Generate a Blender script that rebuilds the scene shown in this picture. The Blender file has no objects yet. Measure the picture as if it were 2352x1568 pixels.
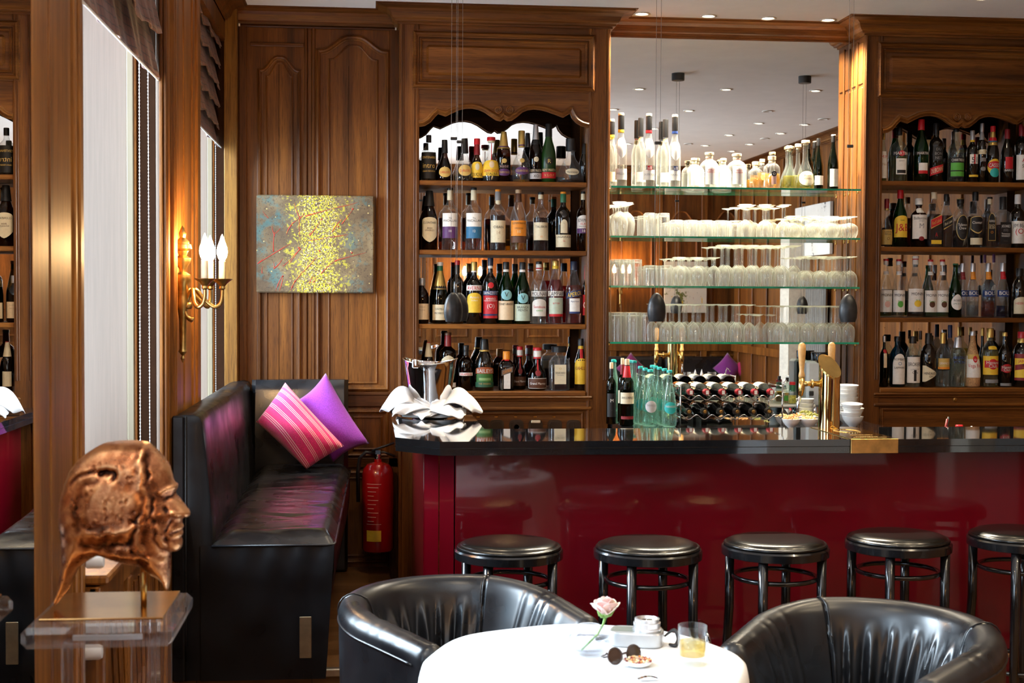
import bpy, bmesh, math, random
import numpy as np
from mathutils import Vector, Matrix
random.seed(7)
SC = bpy.context.scene
COL = SC.collection
PI = math.pi
# ------------------------------------------------------------------ camera
EYE = 1.66
FPX, YAW, PITCH, ROLL = 3169.0, .10293, .03091, .00495
F_ = Vector((math.sin(YAW) * math.cos(PITCH), math.cos(YAW) * math.cos(PITCH), -math.sin(PITCH)))
r_ = Vector((math.cos(YAW), -math.sin(YAW), 0)); u_ = r_.cross(F_)
R_ = r_ * math.cos(ROLL) + u_ * math.sin(ROLL)
U_ = u_ * math.cos(ROLL) - r_ * math.sin(ROLL)
cd = bpy.data.cameras.new('camera'); cam = bpy.data.objects.new('camera', cd); COL.objects.link(cam)
m = Matrix((R_, U_, -F_)).transposed().to_4x4(); m.translation = Vector((0, 0, EYE)); cam.matrix_world = m
cd.sensor_width = 36; cd.lens = FPX / 2352 * 36; cd.clip_start = .05
cd.dof.use_dof = True; cd.dof.focus_distance = 6.2; cd.dof.aperture_fstop = 6.3
SC.camera = cam
CEIL = 3.102
# ------------------------------------------------------------------ world, exposure
w = bpy.data.worlds.new('world'); SC.world = w; w.use_nodes = True
w.node_tree.nodes['Background'].inputs[0].default_value = (.50, .76, 1, 1)
w.node_tree.nodes['Background'].inputs[1].default_value = 5.5
vs = SC.view_settings; vs.view_transform = 'Standard'; vs.look = 'None'; vs.gamma = 1; vs.use_curve_mapping = False
vs.exposure = 0.15
cy = SC.cycles
cy.transparent_max_bounces = 40; cy.max_bounces = 9; cy.diffuse_bounces = 4; cy.glossy_bounces = 5; cy.transmission_bounces = 8
cy.caustics_reflective = False; cy.caustics_refractive = False; cy.sample_clamp_indirect = 6.0; cy.sample_clamp_direct = 0
cy.use_adaptive_sampling = True; cy.adaptive_threshold = .03; cy.use_denoising = True
def area(name, loc, rot, sx, sy, power, col):
    l = bpy.data.lights.new(name, 'AREA'); l.shape = 'RECTANGLE'; l.size = sx; l.size_y = sy; l.energy = power; l.color = col
    o = bpy.data.objects.new(name, l); COL.objects.link(o); o.location = loc; o.rotation_euler = rot; return o
DAY = (.74, .88, 1.0)
# daylight outside the three windows of the left wall and an added fill lamp for the ceiling
TD = math.radians(28)
area('daylight_window_near', (-2.4, 4.80, 2.6), (0, -PI / 2 + TD, -.25), 2.1, 1.1, 470, DAY)
area('daylight_window_far', (-2.4, 6.95, 2.7), (0, -PI / 2 + TD, -.12), 1.9, .9, 330, DAY)
area('daylight_window_side', (-2.4, 1.5, 2.1), (0, -PI / 2 + TD * .5, .15), 2.2, 1.9, 260, DAY)
area('ceiling_fill', (-2.0, 1.0, .2), (0, -PI / 2 - .95, 0), 1.4, 2.2, 850, (.92, .95, 1.0))  # added fill lamp, aimed upwards to brighten the ceiling

# ------------------------------------------------------------------ pixel -> point on a known plane (2352 x 1568 frame)
def ray(px, py): return F_ + R_ * ((px - 1176) / FPX) - U_ * ((py - 784) / FPX)
def atY(px, py, Y): d = ray(px, py); return Vector((0, 0, EYE)) + d * (Y / d.y)
def atZ(px, py, Z): d = ray(px, py); return Vector((0, 0, EYE)) + d * ((Z - EYE) / d.z)
def atX(px, py, X): d = ray(px, py); return Vector((0, 0, EYE)) + d * (X / d.x)

# ------------------------------------------------------------------ mesh builder
class MB:
    def __init__(s): s.v = []; s.f = []
    def add(s, vs_, fs):
        n = len(s.v); s.v += [tuple(p) for p in vs_]; s.f += [tuple(i + n for i in f) for f in fs]; return s
    def box(s, x0, x1, y0, y1, z0, z1, b=0):
        if b:
            b = min(b, (x1-x0)/2.01, (y1-y0)/2.01, (z1-z0)/2.01)
            P = []
            for z, i in ((z0, b), (z0 + b, 0), (z1 - b, 0), (z1, b)):
                for (x, y) in ((x0+i, y0+b), (x0+b, y0+i), (x1-b, y0+i), (x1-i, y0+b), (x1-i, y1-b), (x1-b, y1-i), (x0+b, y1-i), (x0+i, y1-b)):
                    P.append((x, y, z))
            fs = [tuple(range(7, -1, -1)), tuple(range(24, 32))]
            for k in range(3):
                for j in range(8): fs.append((k*8+j, k*8+(j+1) % 8, k*8+8+(j+1) % 8, k*8+8+j))
            return s.add(P, fs)
        P = [(x, y, z) for z in (z0, z1) for y in (y0, y1) for x in (x0, x1)]
        return s.add(P, [(0, 2, 3, 1), (4, 5, 7, 6), (0, 1, 5, 4), (1, 3, 7, 5), (3, 2, 6, 7), (2, 0, 4, 6)])
    def lathe(s, prof, c=(0, 0, 0), seg=20, sq=0, M=None, cap0=True, cap1=True):
        P = []; F = []
        for r, z in prof:
            for k in range(seg):
                a = 2 * PI * k / seg + (PI / seg if sq else 0); ca, sa = math.cos(a), math.sin(a)
                q = r / ((abs(ca) ** sq + abs(sa) ** sq) ** (1 / sq)) if sq else r
                P.append((c[0] + q * ca, c[1] + q * sa, c[2] + z))
        n = len(prof)
        for i in range(n - 1):
            for k in range(seg): F.append((i*seg+k, i*seg+(k+1) % seg, (i+1)*seg+(k+1) % seg, (i+1)*seg+k))
        if cap0 and prof[0][0] > 1e-6: F.append(tuple(range(seg - 1, -1, -1)))
        if cap1 and prof[-1][0] > 1e-6: F.append(tuple((n-1)*seg + k for k in range(seg)))
        if M is not None: P = [tuple(M @ Vector(p)) for p in P]
        return s.add(P, F)
    def tube(s, pts, r, seg=8, closed=False, caps=True, sm=0):
        pts = [Vector(p) for p in pts]; n = len(pts); rs = list(r) if isinstance(r, (list, tuple)) else [r] * n
        if sm:      # Catmull-Rom refinement
            q = []; qr = []
            for i in range(n - 1):
                p0, p1, p2, p3 = pts[max(0, i-1)], pts[i], pts[i+1], pts[min(n-1, i+2)]
                for j in range(sm):
                    k = j / sm; q.append(.5 * ((2 * p1) + (p2 - p0) * k + (2 * p0 - 5 * p1 + 4 * p2 - p3) * k ** 2 + (3 * p1 - p0 - 3 * p2 + p3) * k ** 3)); qr.append(rs[i] * (1 - k) + rs[i+1] * k)
            pts, rs = q + [pts[-1]], qr + [rs[-1]]; n = len(pts)
        P = []; F = []; up = None
        for i, p in enumerate(pts):
            a = pts[(i - 1) % n] if (closed or i > 0) else p; b = pts[(i + 1) % n] if (closed or i < n - 1) else p
            t = (b - a).normalized()
            if up is None:
                up = Vector((0, 0, 1)) if abs(t.z) < .9 else Vector((1, 0, 0))
            side = t.cross(up)
            if side.length < 1e-5: side = t.cross(Vector((0, 1, 0)))
            side.normalize(); up = side.cross(t).normalized()
            for k in range(seg):
                q = 2 * PI * k / seg; P.append(p + side * (math.cos(q) * rs[i]) + up * (math.sin(q) * rs[i]))
        m_ = n if closed else n - 1
        for i in range(m_):
            j = (i + 1) % n
            for k in range(seg): F.append((i*seg+k, i*seg+(k+1) % seg, j*seg+(k+1) % seg, j*seg+k))
        if not closed and caps: F.append(tuple(range(seg - 1, -1, -1))); F.append(tuple((n-1)*seg + k for k in range(seg)))
        return s.add(P, F)
    def grid(s, fn, nu, nv, closeu=False):
        P = [fn(i / (nu - (0 if closeu else 1)), j / (nv - 1)) for j in range(nv) for i in range(nu)]
        F = []
        for j in range(nv - 1):
            for i in range(nu if closeu else nu - 1):
                k = (i + 1) % nu; F.append((j*nu+i, j*nu+k, (j+1)*nu+k, (j+1)*nu+i))
        return s.add(P, F)
    def prism(s, out, fn, h0, h1):      # out: 2D outline, fn(a,b,h)->point
        n = len(out); P = [fn(a, b, h0) for a, b in out] + [fn(a, b, h1) for a, b in out]
        F = [tuple(range(n - 1, -1, -1)), tuple(range(n, 2 * n))] + [(i, (i+1) % n, n+(i+1) % n, n+i) for i in range(n)]
        return s.add(P, F)
    def sweep(s, prof, path, nrm, closed=False):
        """prof: (out, up) pairs; path: points; nrm: the 'up' axis; out = right-hand side of the path direction, mitred"""
        path = [Vector(p) for p in path]; n = len(path); up = Vector(nrm).normalized(); P = []; F = []; m_ = len(prof)
        for i, p in enumerate(path):
            a = path[(i-1) % n] if (closed or i > 0) else None; b = path[(i+1) % n] if (closed or i < n-1) else None
            n1 = (p - a).normalized().cross(up) if a is not None else None
            n2 = (b - p).normalized().cross(up) if b is not None else None
            if n1 is None: o = n2
            elif n2 is None: o = n1
            else:
                o = (n1 + n2); o = o.normalized() if o.length > 1e-6 else n1; c = max(.35, o.dot(n1)); o = o / c
            for (u, q) in prof: P.append(p + o * u + up * q)
        for i in range(n if closed else n - 1):
            j = (i + 1) % n
            for k in range(m_ - 1): F.append((i*m_+k, i*m_+k+1, j*m_+k+1, j*m_+k))
        if not closed: F.append(tuple(range(m_))); F.append(tuple((n-1)*m_ + k for k in range(m_ - 1, -1, -1)))
        return s.add(P, F)
    def build(s, name, mat_, parent=None, smooth=0, local=False, fix=True):
        me = bpy.data.meshes.new(name)
        v = s.v
        if parent is not None and not local:
            L = wloc(parent); v = [(p[0]-L.x, p[1]-L.y, p[2]-L.z) for p in v]
        me.from_pydata([tuple(p) for p in v], [], s.f)
        if fix:
            bm = bmesh.new(); bm.from_mesh(me); bmesh.ops.recalc_face_normals(bm, faces=bm.faces); bm.to_mesh(me); bm.free()
        if smooth:
            me.shade_smooth()
            if smooth > 1: me.set_sharp_from_angle(angle=math.radians(smooth))
        if mat_ is not None: me.materials.append(mat_)
        o = bpy.data.objects.new(name, me); COL.objects.link(o)
        if parent is not None: o.parent = parent
        return o
def wloc(o):
    L = Vector(o.location); p = o.parent
    while p is not None: L += p.location; p = p.parent
    return L
def thing(name, label, cat, loc=(0, 0, 0), group=None, rz=0):
    o = bpy.data.objects.new(name, None); COL.objects.link(o); o.location = loc; o.rotation_euler = (0, 0, rz)
    o.empty_display_size = .02
    o['label'] = label; o['category'] = cat
    if group: o['group'] = group
    return o
def tag(o, label, cat, group=None, kind=None):
    o['label'] = label; o['category'] = cat
    if group: o['group'] = group
    if kind: o['kind'] = kind
    return o
def struct(o): o['kind'] = 'structure'; return o
def dup(root, loc, label=None, group=None, rz=None, sc=None):
    r = root.copy(); COL.objects.link(r); r.location = loc
    if rz is not None: r.rotation_euler = (0, 0, rz)
    if sc is not None: r.scale = sc
    if label: r['label'] = label
    if group: r['group'] = group
    for ch in list(root.children):
        c = ch.copy(); COL.objects.link(c); c.parent = r
        for g in ch.children:
            d = g.copy(); COL.objects.link(d); d.parent = c
    return r

# ------------------------------------------------------------------ materials
_mc = {}
def nodes(name):
    m_ = bpy.data.materials.new(name); m_.use_nodes = True; nt = m_.node_tree; b = nt.nodes['Principled BSDF']
    return m_, nt, b
def setp(b, **k):
    for a, v in k.items():
        n = {'rough': 'Roughness', 'metal': 'Metallic', 'spec': 'Specular IOR Level', 'coat': 'Coat Weight', 'coatr': 'Coat Roughness', 'trans': 'Transmission Weight', 'ior': 'IOR', 'sheen': 'Sheen Weight', 'sub': 'Subsurface Weight'}[a]
        b.inputs[n].default_value = v
def noise(nt, scale, detail=4, rough=.55, vec=None, dim='3D'):
    n = nt.nodes.new('ShaderNodeTexNoise'); n.inputs['Scale'].default_value = scale; n.inputs['Detail'].default_value = detail; n.inputs['Roughness'].default_value = rough
    if vec is not None: nt.links.new(vec, n.inputs['Vector'])
    return n
def coord(nt, scale=(1, 1, 1), which='Object'):
    t = nt.nodes.new('ShaderNodeTexCoord'); mp = nt.nodes.new('ShaderNodeMapping'); mp.inputs['Scale'].default_value = scale
    nt.links.new(t.outputs[which], mp.inputs['Vector']); return mp.outputs['Vector']
def ramp(nt, fac, stops):
    r = nt.nodes.new('ShaderNodeValToRGB'); e = r.color_ramp.elements
    while len(e) < len(stops): e.new(.5)
    for i, (p, c) in enumerate(stops): e[i].position = p; e[i].color = (*c, 1) if len(c) == 3 else c
    nt.links.new(fac, r.inputs['Fac']); return r.outputs['Color']
def bump(nt, b, h, strength, dist=.01):
    n = nt.nodes.new('ShaderNodeBump'); n.inputs['Strength'].default_value = strength; n.inputs['Distance'].default_value = dist
    nt.links.new(h, n.inputs['Height']); nt.links.new(n.outputs['Normal'], b.inputs['Normal']); return n
def plain(name, col, rough=.5, metal=0, var=.12, scale=30, bumpy=0, **k):
    key = (name, tuple(col), rough, metal)
    if key in _mc: return _mc[key]
    m_, nt, b = nodes(name); setp(b, rough=rough, metal=metal, **k)
    n = noise(nt, scale, 3, vec=coord(nt)); c0 = tuple(max(0, x * (1 - var)) for x in col); c1 = tuple(min(1, x * (1 + var)) for x in col)
    nt.links.new(ramp(nt, n.outputs['Fac'], [(.3, c0), (.7, c1)]), b.inputs['Base Color'])
    if bumpy: bump(nt, b, n.outputs['Fac'], bumpy, .003)
    _mc[key] = m_; return m_
def wood(axis='z', tone=1.0, red=1.0, rough=.46, name=None):
    key = ('wood', axis, tone, red)
    if key in _mc: return _mc[key]
    m_, nt, b = nodes(name or 'walnut_' + axis)
    lo, hi = 1.3, 26.0
    sc = {'z': (hi, hi, lo), 'x': (lo, hi, hi), 'y': (hi, lo, hi)}[axis]
    v = coord(nt, sc)
    big = noise(nt, .35, 2, .5, vec=v)
    n = noise(nt, 1.0, 7, .62, vec=v)
    fine = noise(nt, 6.0, 3, .7, vec=v)
    mx = nt.nodes.new('ShaderNodeMix'); mx.data_type = 'FLOAT'; mx.inputs[0].default_value = .45
    nt.links.new(n.outputs['Fac'], mx.inputs[2]); nt.links.new(big.outputs['Fac'], mx.inputs[3])
    c = [(.050 * tone, .0150 * tone / red, .0022 * tone / red), (.145 * tone, .048 * tone / red, .0070 * tone / red), (.260 * tone, .098 * tone / red, .016 * tone / red)]
    col = ramp(nt, mx.outputs[0], [(.32, c[0]), (.5, c[1]), (.68, c[2])])
    dk = nt.nodes.new('ShaderNodeMix'); dk.data_type = 'RGBA'; dk.blend_type = 'MULTIPLY'; dk.inputs[0].default_value = .55
    nt.links.new(col, dk.inputs[6]); nt.links.new(ramp(nt, fine.outputs['Fac'], [(.38, (.35, .3, .25)), (.5, (1, 1, 1))]), dk.inputs[7])
    nt.links.new(dk.outputs[2], b.inputs['Base Color'])
    setp(b, rough=rough, spec=.30, coat=.06, coatr=.3)
    bump(nt, b, fine.outputs['Fac'], .12, .002)
    _mc[key] = m_; return m_
def leather(name, col=(.006, .0065, .008), rough=.3, wr=.5, spec=.42):
    m_, nt, b = nodes(name); setp(b, rough=rough, spec=spec, coat=.05, coatr=.15)
    v = coord(nt); a = noise(nt, 420, 2, vec=v); w_ = noise(nt, 7, 2, .5, vec=v)
    nt.links.new(ramp(nt, w_.outputs['Fac'], [(.3, col), (.7, tuple(x * 1.9 for x in col))]), b.inputs['Base Color'])
    nt.links.new(ramp(nt, w_.outputs['Fac'], [(.3, (rough - .08,) * 3), (.7, (rough + .12,) * 3)]), b.inputs['Roughness'])
    b1 = bump(nt, b, w_.outputs['Fac'], wr, .012)
    b2 = nt.nodes.new('ShaderNodeBump'); b2.inputs['Strength'].default_value = .12; b2.inputs['Distance'].default_value = .0006
    nt.links.new(a.outputs['Fac'], b2.inputs['Height']); nt.links.new(b1.outputs['Normal'], b2.inputs['Normal']); nt.links.new(b2.outputs['Normal'], b.inputs['Normal'])
    return m_
def emit(name, col, s):
    key = ('em', name, tuple(col), s)
    if key in _mc: return _mc[key]
    m_ = bpy.data.materials.new(name); m_.use_nodes = True; nt = m_.node_tree; nt.nodes.clear()
    e = nt.nodes.new('ShaderNodeEmission'); e.inputs[0].default_value = (*col, 1); e.inputs[1].default_value = s
    o = nt.nodes.new('ShaderNodeOutputMaterial'); nt.links.new(e.outputs[0], o.inputs[0]); _mc[key] = m_; return m_
def thin(name, tint=(1, 1, 1), body=0.0, bodycol=(.9, .95, 1), ior=1.5, edge=0.0, rough=.04):
    """thin-walled glass: clear through the middle, mirror-like towards grazing; body = share of milky scatter; edge = extra grazing brightness"""
    key = ('thin', name, tint, body, edge)
    if key in _mc: return _mc[key]
    m_ = bpy.data.materials.new(name); m_.use_nodes = True; nt = m_.node_tree; nt.nodes.clear(); L = nt.links
    tr = nt.nodes.new('ShaderNodeBsdfTransparent'); tr.inputs[0].default_value = (*tint, 1)
    gl = nt.nodes.new('ShaderNodeBsdfGlossy'); gl.inputs[0].default_value = (1, 1, 1, 1); gl.inputs['Roughness'].default_value = rough
    fr = nt.nodes.new('ShaderNodeFresnel'); 
    gm = nt.nodes.new('ShaderNodeNewGeometry'); im = nt.nodes.new('ShaderNodeMapRange'); im.inputs[3].default_value = ior; im.inputs[4].default_value = 1 / ior
    L.new(gm.outputs['Backfacing'], im.inputs[0]); L.new(im.outputs[0], fr.inputs[0])
    nz = noise(nt, 40, 2, vec=coord(nt)); bp = nt.nodes.new('ShaderNodeBump'); bp.inputs['Strength'].default_value = .05; bp.inputs['Distance'].default_value = .002
    L.new(nz.outputs['Fac'], bp.inputs['Height']); L.new(bp.outputs[0], gl.inputs['Normal'])
    a = nt.nodes.new('ShaderNodeMixShader'); L.new(fr.outputs[0], a.inputs[0]); L.new(tr.outputs[0], a.inputs[1]); L.new(gl.outputs[0], a.inputs[2]); out = a.outputs[0]
    if body or edge:
        df = nt.nodes.new('ShaderNodeBsdfDiffuse'); df.inputs[0].default_value = (*bodycol, 1)
        tl = nt.nodes.new('ShaderNodeBsdfTranslucent'); tl.inputs[0].default_value = (*bodycol, 1)
        ms = nt.nodes.new('ShaderNodeMixShader'); ms.inputs[0].default_value = .5; L.new(df.outputs[0], ms.inputs[1]); L.new(tl.outputs[0], ms.inputs[2])
        b_ = nt.nodes.new('ShaderNodeMixShader'); L.new(out, b_.inputs[1]); L.new(ms.outputs[0], b_.inputs[2])
        if edge:
            lw = nt.nodes.new('ShaderNodeLayerWeight'); lw.inputs[0].default_value = .35
            mt = nt.nodes.new('ShaderNodeMath'); mt.operation = 'MULTIPLY_ADD'; mt.inputs[1].default_value = edge; mt.inputs[2].default_value = body
            L.new(lw.outputs['Facing'], mt.inputs[0]); L.new(mt.outputs[0], b_.inputs[0])
        else: b_.inputs[0].default_value = body
        out = b_.outputs[0]
    o = nt.nodes.new('ShaderNodeOutputMaterial'); L.new(out, o.inputs[0]); _mc[key] = m_; return m_
def mirror_mat(name, spots=False, tint=.9):
    m_, nt, b = nodes(name); setp(b, metal=1, rough=.0 if not spots else .01)
    b.inputs['Base Color'].default_value = (tint, tint, tint * .98, 1)
    if spots:
        n = noise(nt, 38, 3, .7, vec=coord(nt)); nt.links.new(ramp(nt, n.outputs['Fac'], [(.285, (.25, .2, .15)), (.33, (tint, tint, tint))]), b.inputs['Base Color'])
    return m_
WV, WH, WY = wood('z'), wood('x'), wood('y')
WVL = wood('z', 1.35, .97); WHL = wood('x', 1.35, .97); WVD = wood('z', .75, 1.05); WHD = wood('x', .75, 1.05)
BRASS = plain('brass', (.75, .50, .17), .22, 1, .15, 12)
BRASSD = plain('old_brass', (.50, .33, .11), .32, 1, .35, 25, .3)
CHROME = plain('chrome', (.8, .8, .82), .08, 1, .03)
STEEL = plain('silver_plate', (.86, .86, .88), .07, 1, .05, 8)
BLACKW = plain('black_lacquered_wood', (.006, .006, .007), .22, 0, .3, 20, coat=.4)
BLACKM = plain('black_metal', (.012, .012, .013), .4)
LEA = leather('black_leather', rough=.30, wr=.10, spec=.5)
LEAB = leather('matte_black_leather', (.004, .0042, .005), .34, .05, .22)
LEA2 = leather('black_seat_leather', (.007, .007, .008), .24, .10)
LEA3 = plain('smooth_seat_leather', (.005, .0046, .004), .24, 0, .15, 8, coat=.05, spec=.4)
PLASTER = plain('ceiling_plaster', (.90, .88, .85), .85, 0, .03, 6)
WHITE = plain('white_ceramic', (.85, .85, .83), .25, 0, .03)
LINEN = plain('white_linen', (.86, .87, .88), .85, 0, .03, 60, .1)
MIRROR = mirror_mat('mirror_silver'); MIRA = mirror_mat('antique_mirror_silver', True, .82)
SWITCH = plain('brown_bakelite', (.035, .022, .015), .3)
# ================================================================== SETTING
YC, YP, YM = 6.90, 7.07, 7.10            # cabinet fronts, panelled back wall, bar mirror
XR, YR = 3.97, -.60                      # right wall, rear wall
CORN = [(0, -.085), (.008, -.085), (.008, -.075), (.022, -.073), (.024, -.064), (.034, -.058), (.040, -.048), (.046, -.030), (.062, -.017), (.092, -.012), (.106, -.010), (.106, -.003), (.118, -.003), (.118, 0), (0, 0)]
HALF = [(-.014, 0), (-.014, .004), (-.009, .005), (-.006, .012), (0, .016), (.006, .012), (.009, .005), (.014, .004), (.014, 0)]
def small(k): return [(a * k, b * k) for a, b in HALF]
def ogee(x0, x1, zs, zp, n=26):
    """arched top of a panel: level shoulders, S-curves up to a rounded crown"""
    P = []
    for i in range(n + 1):
        t = i / n; q = 1 - abs(2 * t - 1); h = 0 if q < .08 else (1 - math.cos(PI * min(1, (q - .08) / .80))) / 2
        P.append((x0 + (x1 - x0) * t, zs + (zp - zs) * h))
    return P
def moulding_xz(mb, pts, Y, k=1.0, closed=True, sgn=-1):
    mb.sweep([(a, b) for a, b in small(k)], [(x, Y, z) for x, z in pts], (0, sgn, 0), closed)

# floor, ceiling, walls
parq, nt, b = nodes('herringbone_parquet')
v = coord(nt); br = nt.nodes.new('ShaderNodeTexBrick'); nt.links.new(v, br.inputs['Vector']); br.inputs['Scale'].default_value = 1; br.inputs['Brick Width'].default_value = .42; br.inputs['Row Height'].default_value = .075; br.inputs['Mortar Size'].default_value = .0015
br.inputs['Color1'].default_value = (.16, .07, .022, 1); br.inputs['Color2'].default_value = (.28, .14, .05, 1); br.inputs['Mortar'].default_value = (.02, .01, .005, 1)
nz = noise(nt, 5, 5, .6, vec=coord(nt, (2, 14, 2))); mx = nt.nodes.new('ShaderNodeMix'); mx.data_type = 'RGBA'; mx.blend_type = 'MULTIPLY'; mx.inputs[0].default_value = .7
nt.links.new(br.outputs['Color'], mx.inputs[6]); nt.links.new(ramp(nt, nz.outputs['Fac'], [(.3, (.5, .5, .5)), (.7, (1, 1, 1))]), mx.inputs[7]); nt.links.new(mx.outputs[2], b.inputs['Base Color']); setp(b, rough=.28, coat=.2)
struct(MB().box(-1.3, XR, YR, 7.3, -.1, 0).build('floor', parq))
pod = MB().box(-.70, .105, 5.12, 7.07, 0, .285, .004); podo = struct(pod.build('floor_podium', parq))
MB().box(-.70, .105, 5.09, 5.125, .262, .292, .004).build('nosing', plain('worn_steel_nosing', (.55, .5, .42), .35, 1), podo)
ceil = struct(MB().box(-1.3, XR, YR, 7.3, CEIL, CEIL + .08).build('ceiling', PLASTER))
struct(MB().box(-1.3, XR + .1, 7.22, 7.32, 0, CEIL).build('wall_back', WV))
struct(MB().box(XR, XR + .1, YR, 7.3, 0, CEIL).build('wall_right', WV))
wr = struct(MB().box(-1.3, XR + .1, YR - .1, YR, 0, CEIL).build('wall_rear', WV))

# left wall -------------------------------------------------------
XL = -.70
XP = -.736; yp = lambda px: atX(px, 700, XP).y
W1, W2 = (yp(195), 4.93), (5.84, 7.0)
wl = MB()
for y0, y1 in ((-.6, .5), (2.45, 2.6), (5.02, 5.84)): wl.box(-1.2, XL - .012, y0, y1, 0, CEIL)
wl.box(-1.2, XP - .03, 2.6, yp(75), 0, CEIL); wl.box(-1.2, XP - .01, yp(75), W1[0], 0, CEIL)                         # behind the mirror
for y0, y1 in ((.5, 2.45), (W1[0], 4.96), (5.84, 7.0)): wl.box(-1.2, XL - .012, y0, y1, 0, .90); wl.box(-1.2, XL - .012, y0, y1, 2.93, CEIL)
wlo = struct(wl.build('wall_left', WV))
# pilaster beside the mirror
def bands(mb, spec, z0, z1):
    for y0, y1, x in spec: mb.box(XL - (.1 if y0 < 4.5 else .026), x, y0, y1, z0, z1, .004)
ya = lambda px: atX(px, 700, XL).y
p = MB(); bands(p, [(yp(75), yp(113), XP), (yp(113), yp(117), XP - .008), (yp(117), yp(165), XP), (yp(165), yp(171), XP - .006), (yp(171), yp(176), XP + .004), (yp(176), yp(181), XP - .004), (yp(181), yp(187), XP + .006), (yp(187), yp(196), XP - .002)], 0, CEIL)
p.build('pilaster', wood('z', 1.5, .95), wlo)
p = MB(); bands(p, [(4.96, 5.005, XL - .004), (5.005, 5.02, XL + .012), (5.02, 5.035, XL + .002), (5.035, 5.06, XL + .014), (5.06, 5.075, XL - .002), (5.075, ya(421), XL), (ya(421), ya(424), XL - .006), (ya(424), ya(440), XL), (ya(440), ya(444), XL + .008), (ya(444), ya(449), XL - .002), (ya(449), ya(456), XL + .01), (ya(456), ya(461), XL)], 0, CEIL)
p.build('pier_panelling', wood('z', 1.75, .9), wlo)  # walnut tone raised so the colour carries the sconce glow
# dado panelling under the near window: framed diagonal boards
p = MB(); p.box(XL - .03, XL, W1[0], 4.93, 0, .12, .004); p.box(XL - .03, XL, W1[0], 4.93, .84, .90, .004)
for y in (3.72, 4.10, 4.49, 4.87): p.box(XL - .03, XL + .002, y, y + .06, .12, .84, .004)
for y in (3.76, 4.14, 4.53):
    for k in range(4):
        a = y + .04 + k * .085
        p.tube([(XL - .008, a, .16), (XL - .008, a + .06, .50), (XL - .008, a, .80)], .009, 6)
p.build('dado', WVL, wlo)
MB().box(-1.15, XL + .020, W1[0], 4.96, .905, .93, .006).build('sill', WVL, wlo)
MB().box(-1.15, XL - .01, 5.84, 7.0, .90, .94, .008).build('sill', plain('white_painted_sill', (.78, .77, .74), .35), wlo)
# jambs facing the room
PALE = wood('z', 1, 1, name='pale'); 
def pale_mat(name, c, var=.18):
    m_, nt, b = nodes(name); n = noise(nt, 1, 6, .65, vec=coord(nt, (130, 130, 3)))
    nt.links.new(ramp(nt, n.outputs['Fac'], [(.3, tuple(x * (1 - var) for x in c)), (.7, c)]), b.inputs['Base Color']); setp(b, rough=.5); return m_
PALEB = pale_mat('limed_oak', (.235, .175, .135)); PALES = pale_mat('cream_painted_wood', (.26, .215, .14)); DARKJ = plain('dark_brown_panel', (.030, .012, .005), .8, spec=.08); GREYW = wood('z', 1.15, .8, name='greyed_walnut')
def jamb(Y, cuts, z0, z1):
    X = [atY(px, 700, Y).x for px, *_ in cuts]
    for (px, dy, mt, nm), xa, xb in zip(cuts[:-1], X[:-1], X[1:]):
        MB().box(xa, xb, Y + dy, Y + .06, z0, z1, .003).build(nm, mt, wlo)
jamb(4.955, [(130, 0, PALEB, 'jamb_board'), (293, -.012, PALES, 'jamb_strip'), (309, -.006, WVL, 'jamb_bead'), (315, .006, DARKJ, 'jamb_recess'), (359, -.002, PALEB, 'jamb_strip'), (368, -.014, WVL, 'jamb_bead'), (376, -.004, WVL, 'jamb_bead'), (384, 0, None, '')], .9, 2.95)
jamb(6.99, [(420, 0, PALEB, 'jamb_board'), (477, -.012, PALES, 'jamb_strip'), (489, -.006, WVL, 'jamb_bead'), (493, .004, DARKJ, 'jamb_recess'), (516, -.02, GREYW, 'jamb_board'), (546, 0, None, '')], .9, CEIL)
# windows
def window(n, y0, y1, z0=.94, z1=2.93):
    fr = MB(); X = -1.16
    for a, b_ in ((y0, y0 + .06), (y1 - .06, y1), ((y0 + y1) / 2 - .03, (y0 + y1) / 2 + .03)): fr.box(X - .03, X + .03, a, b_, z0, z1, .006)
    for a, b_ in ((z0, z0 + .07), (z1 - .07, z1)): fr.box(X - .03, X + .03, y0, y1, a, b_, .006)
    f = struct(fr.build('window_%d' % n, plain('white_window_frame', (.8, .8, .78), .35)))
    MB().box(X - .003, X + .003, y0 + .05, y1 - .05, z0 + .05, z1 - .05).build('pane', thin('window_glass'), f)
window(1, *W1); window(2, 5.84, 7.0); window(3, .5, 2.45)

# panelled back wall, left of the bar cabinet ------------------------------
wb = MB(); xw0 = atY(547, 700, YP).x; xw1 = .16
wb.box(xw0, xw1, YP, 7.22, 0, CEIL).box(-1.3, xw0, 7.045, 7.22, 0, CEIL)
wbo = struct(wb.build('wall_panelled', WV))
q = MB(); zz = lambda py, px=720: atY(px, py, YP).z; xx = lambda px: atY(px, 500, YP).x
for a, c in ((549, 568), (699, 706), (716, 724), (893, 917)): q.box(xx(a), xx(c), YP - .012, YP + .01, 0, CEIL - .08, .004)
q.box(xx(706), xx(716), YP - .004, YP + .01, 0, CEIL - .08, .003)
q.build('stile', WVD, wbo)
q = MB(); q.box(xx(550), xx(915), YP - .016, YP + .01, zz(66), CEIL - .075, .004); q.box(xx(575), xx(698), YP - .014, YP + .01, zz(109), zz(101), .003)
q.box(xx(560), xx(917), YP - .012, YP + .01, zz(935), zz(905), .006); q.box(xx(560), xx(917), YP - .018, YP + .01, zz(908), zz(900), .004); q.box(xx(560), xx(917), YP - .012, YP + .01, zz(1075), zz(1050), .006)
q.build('rail', WHD, wbo)
q = MB()
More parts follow.
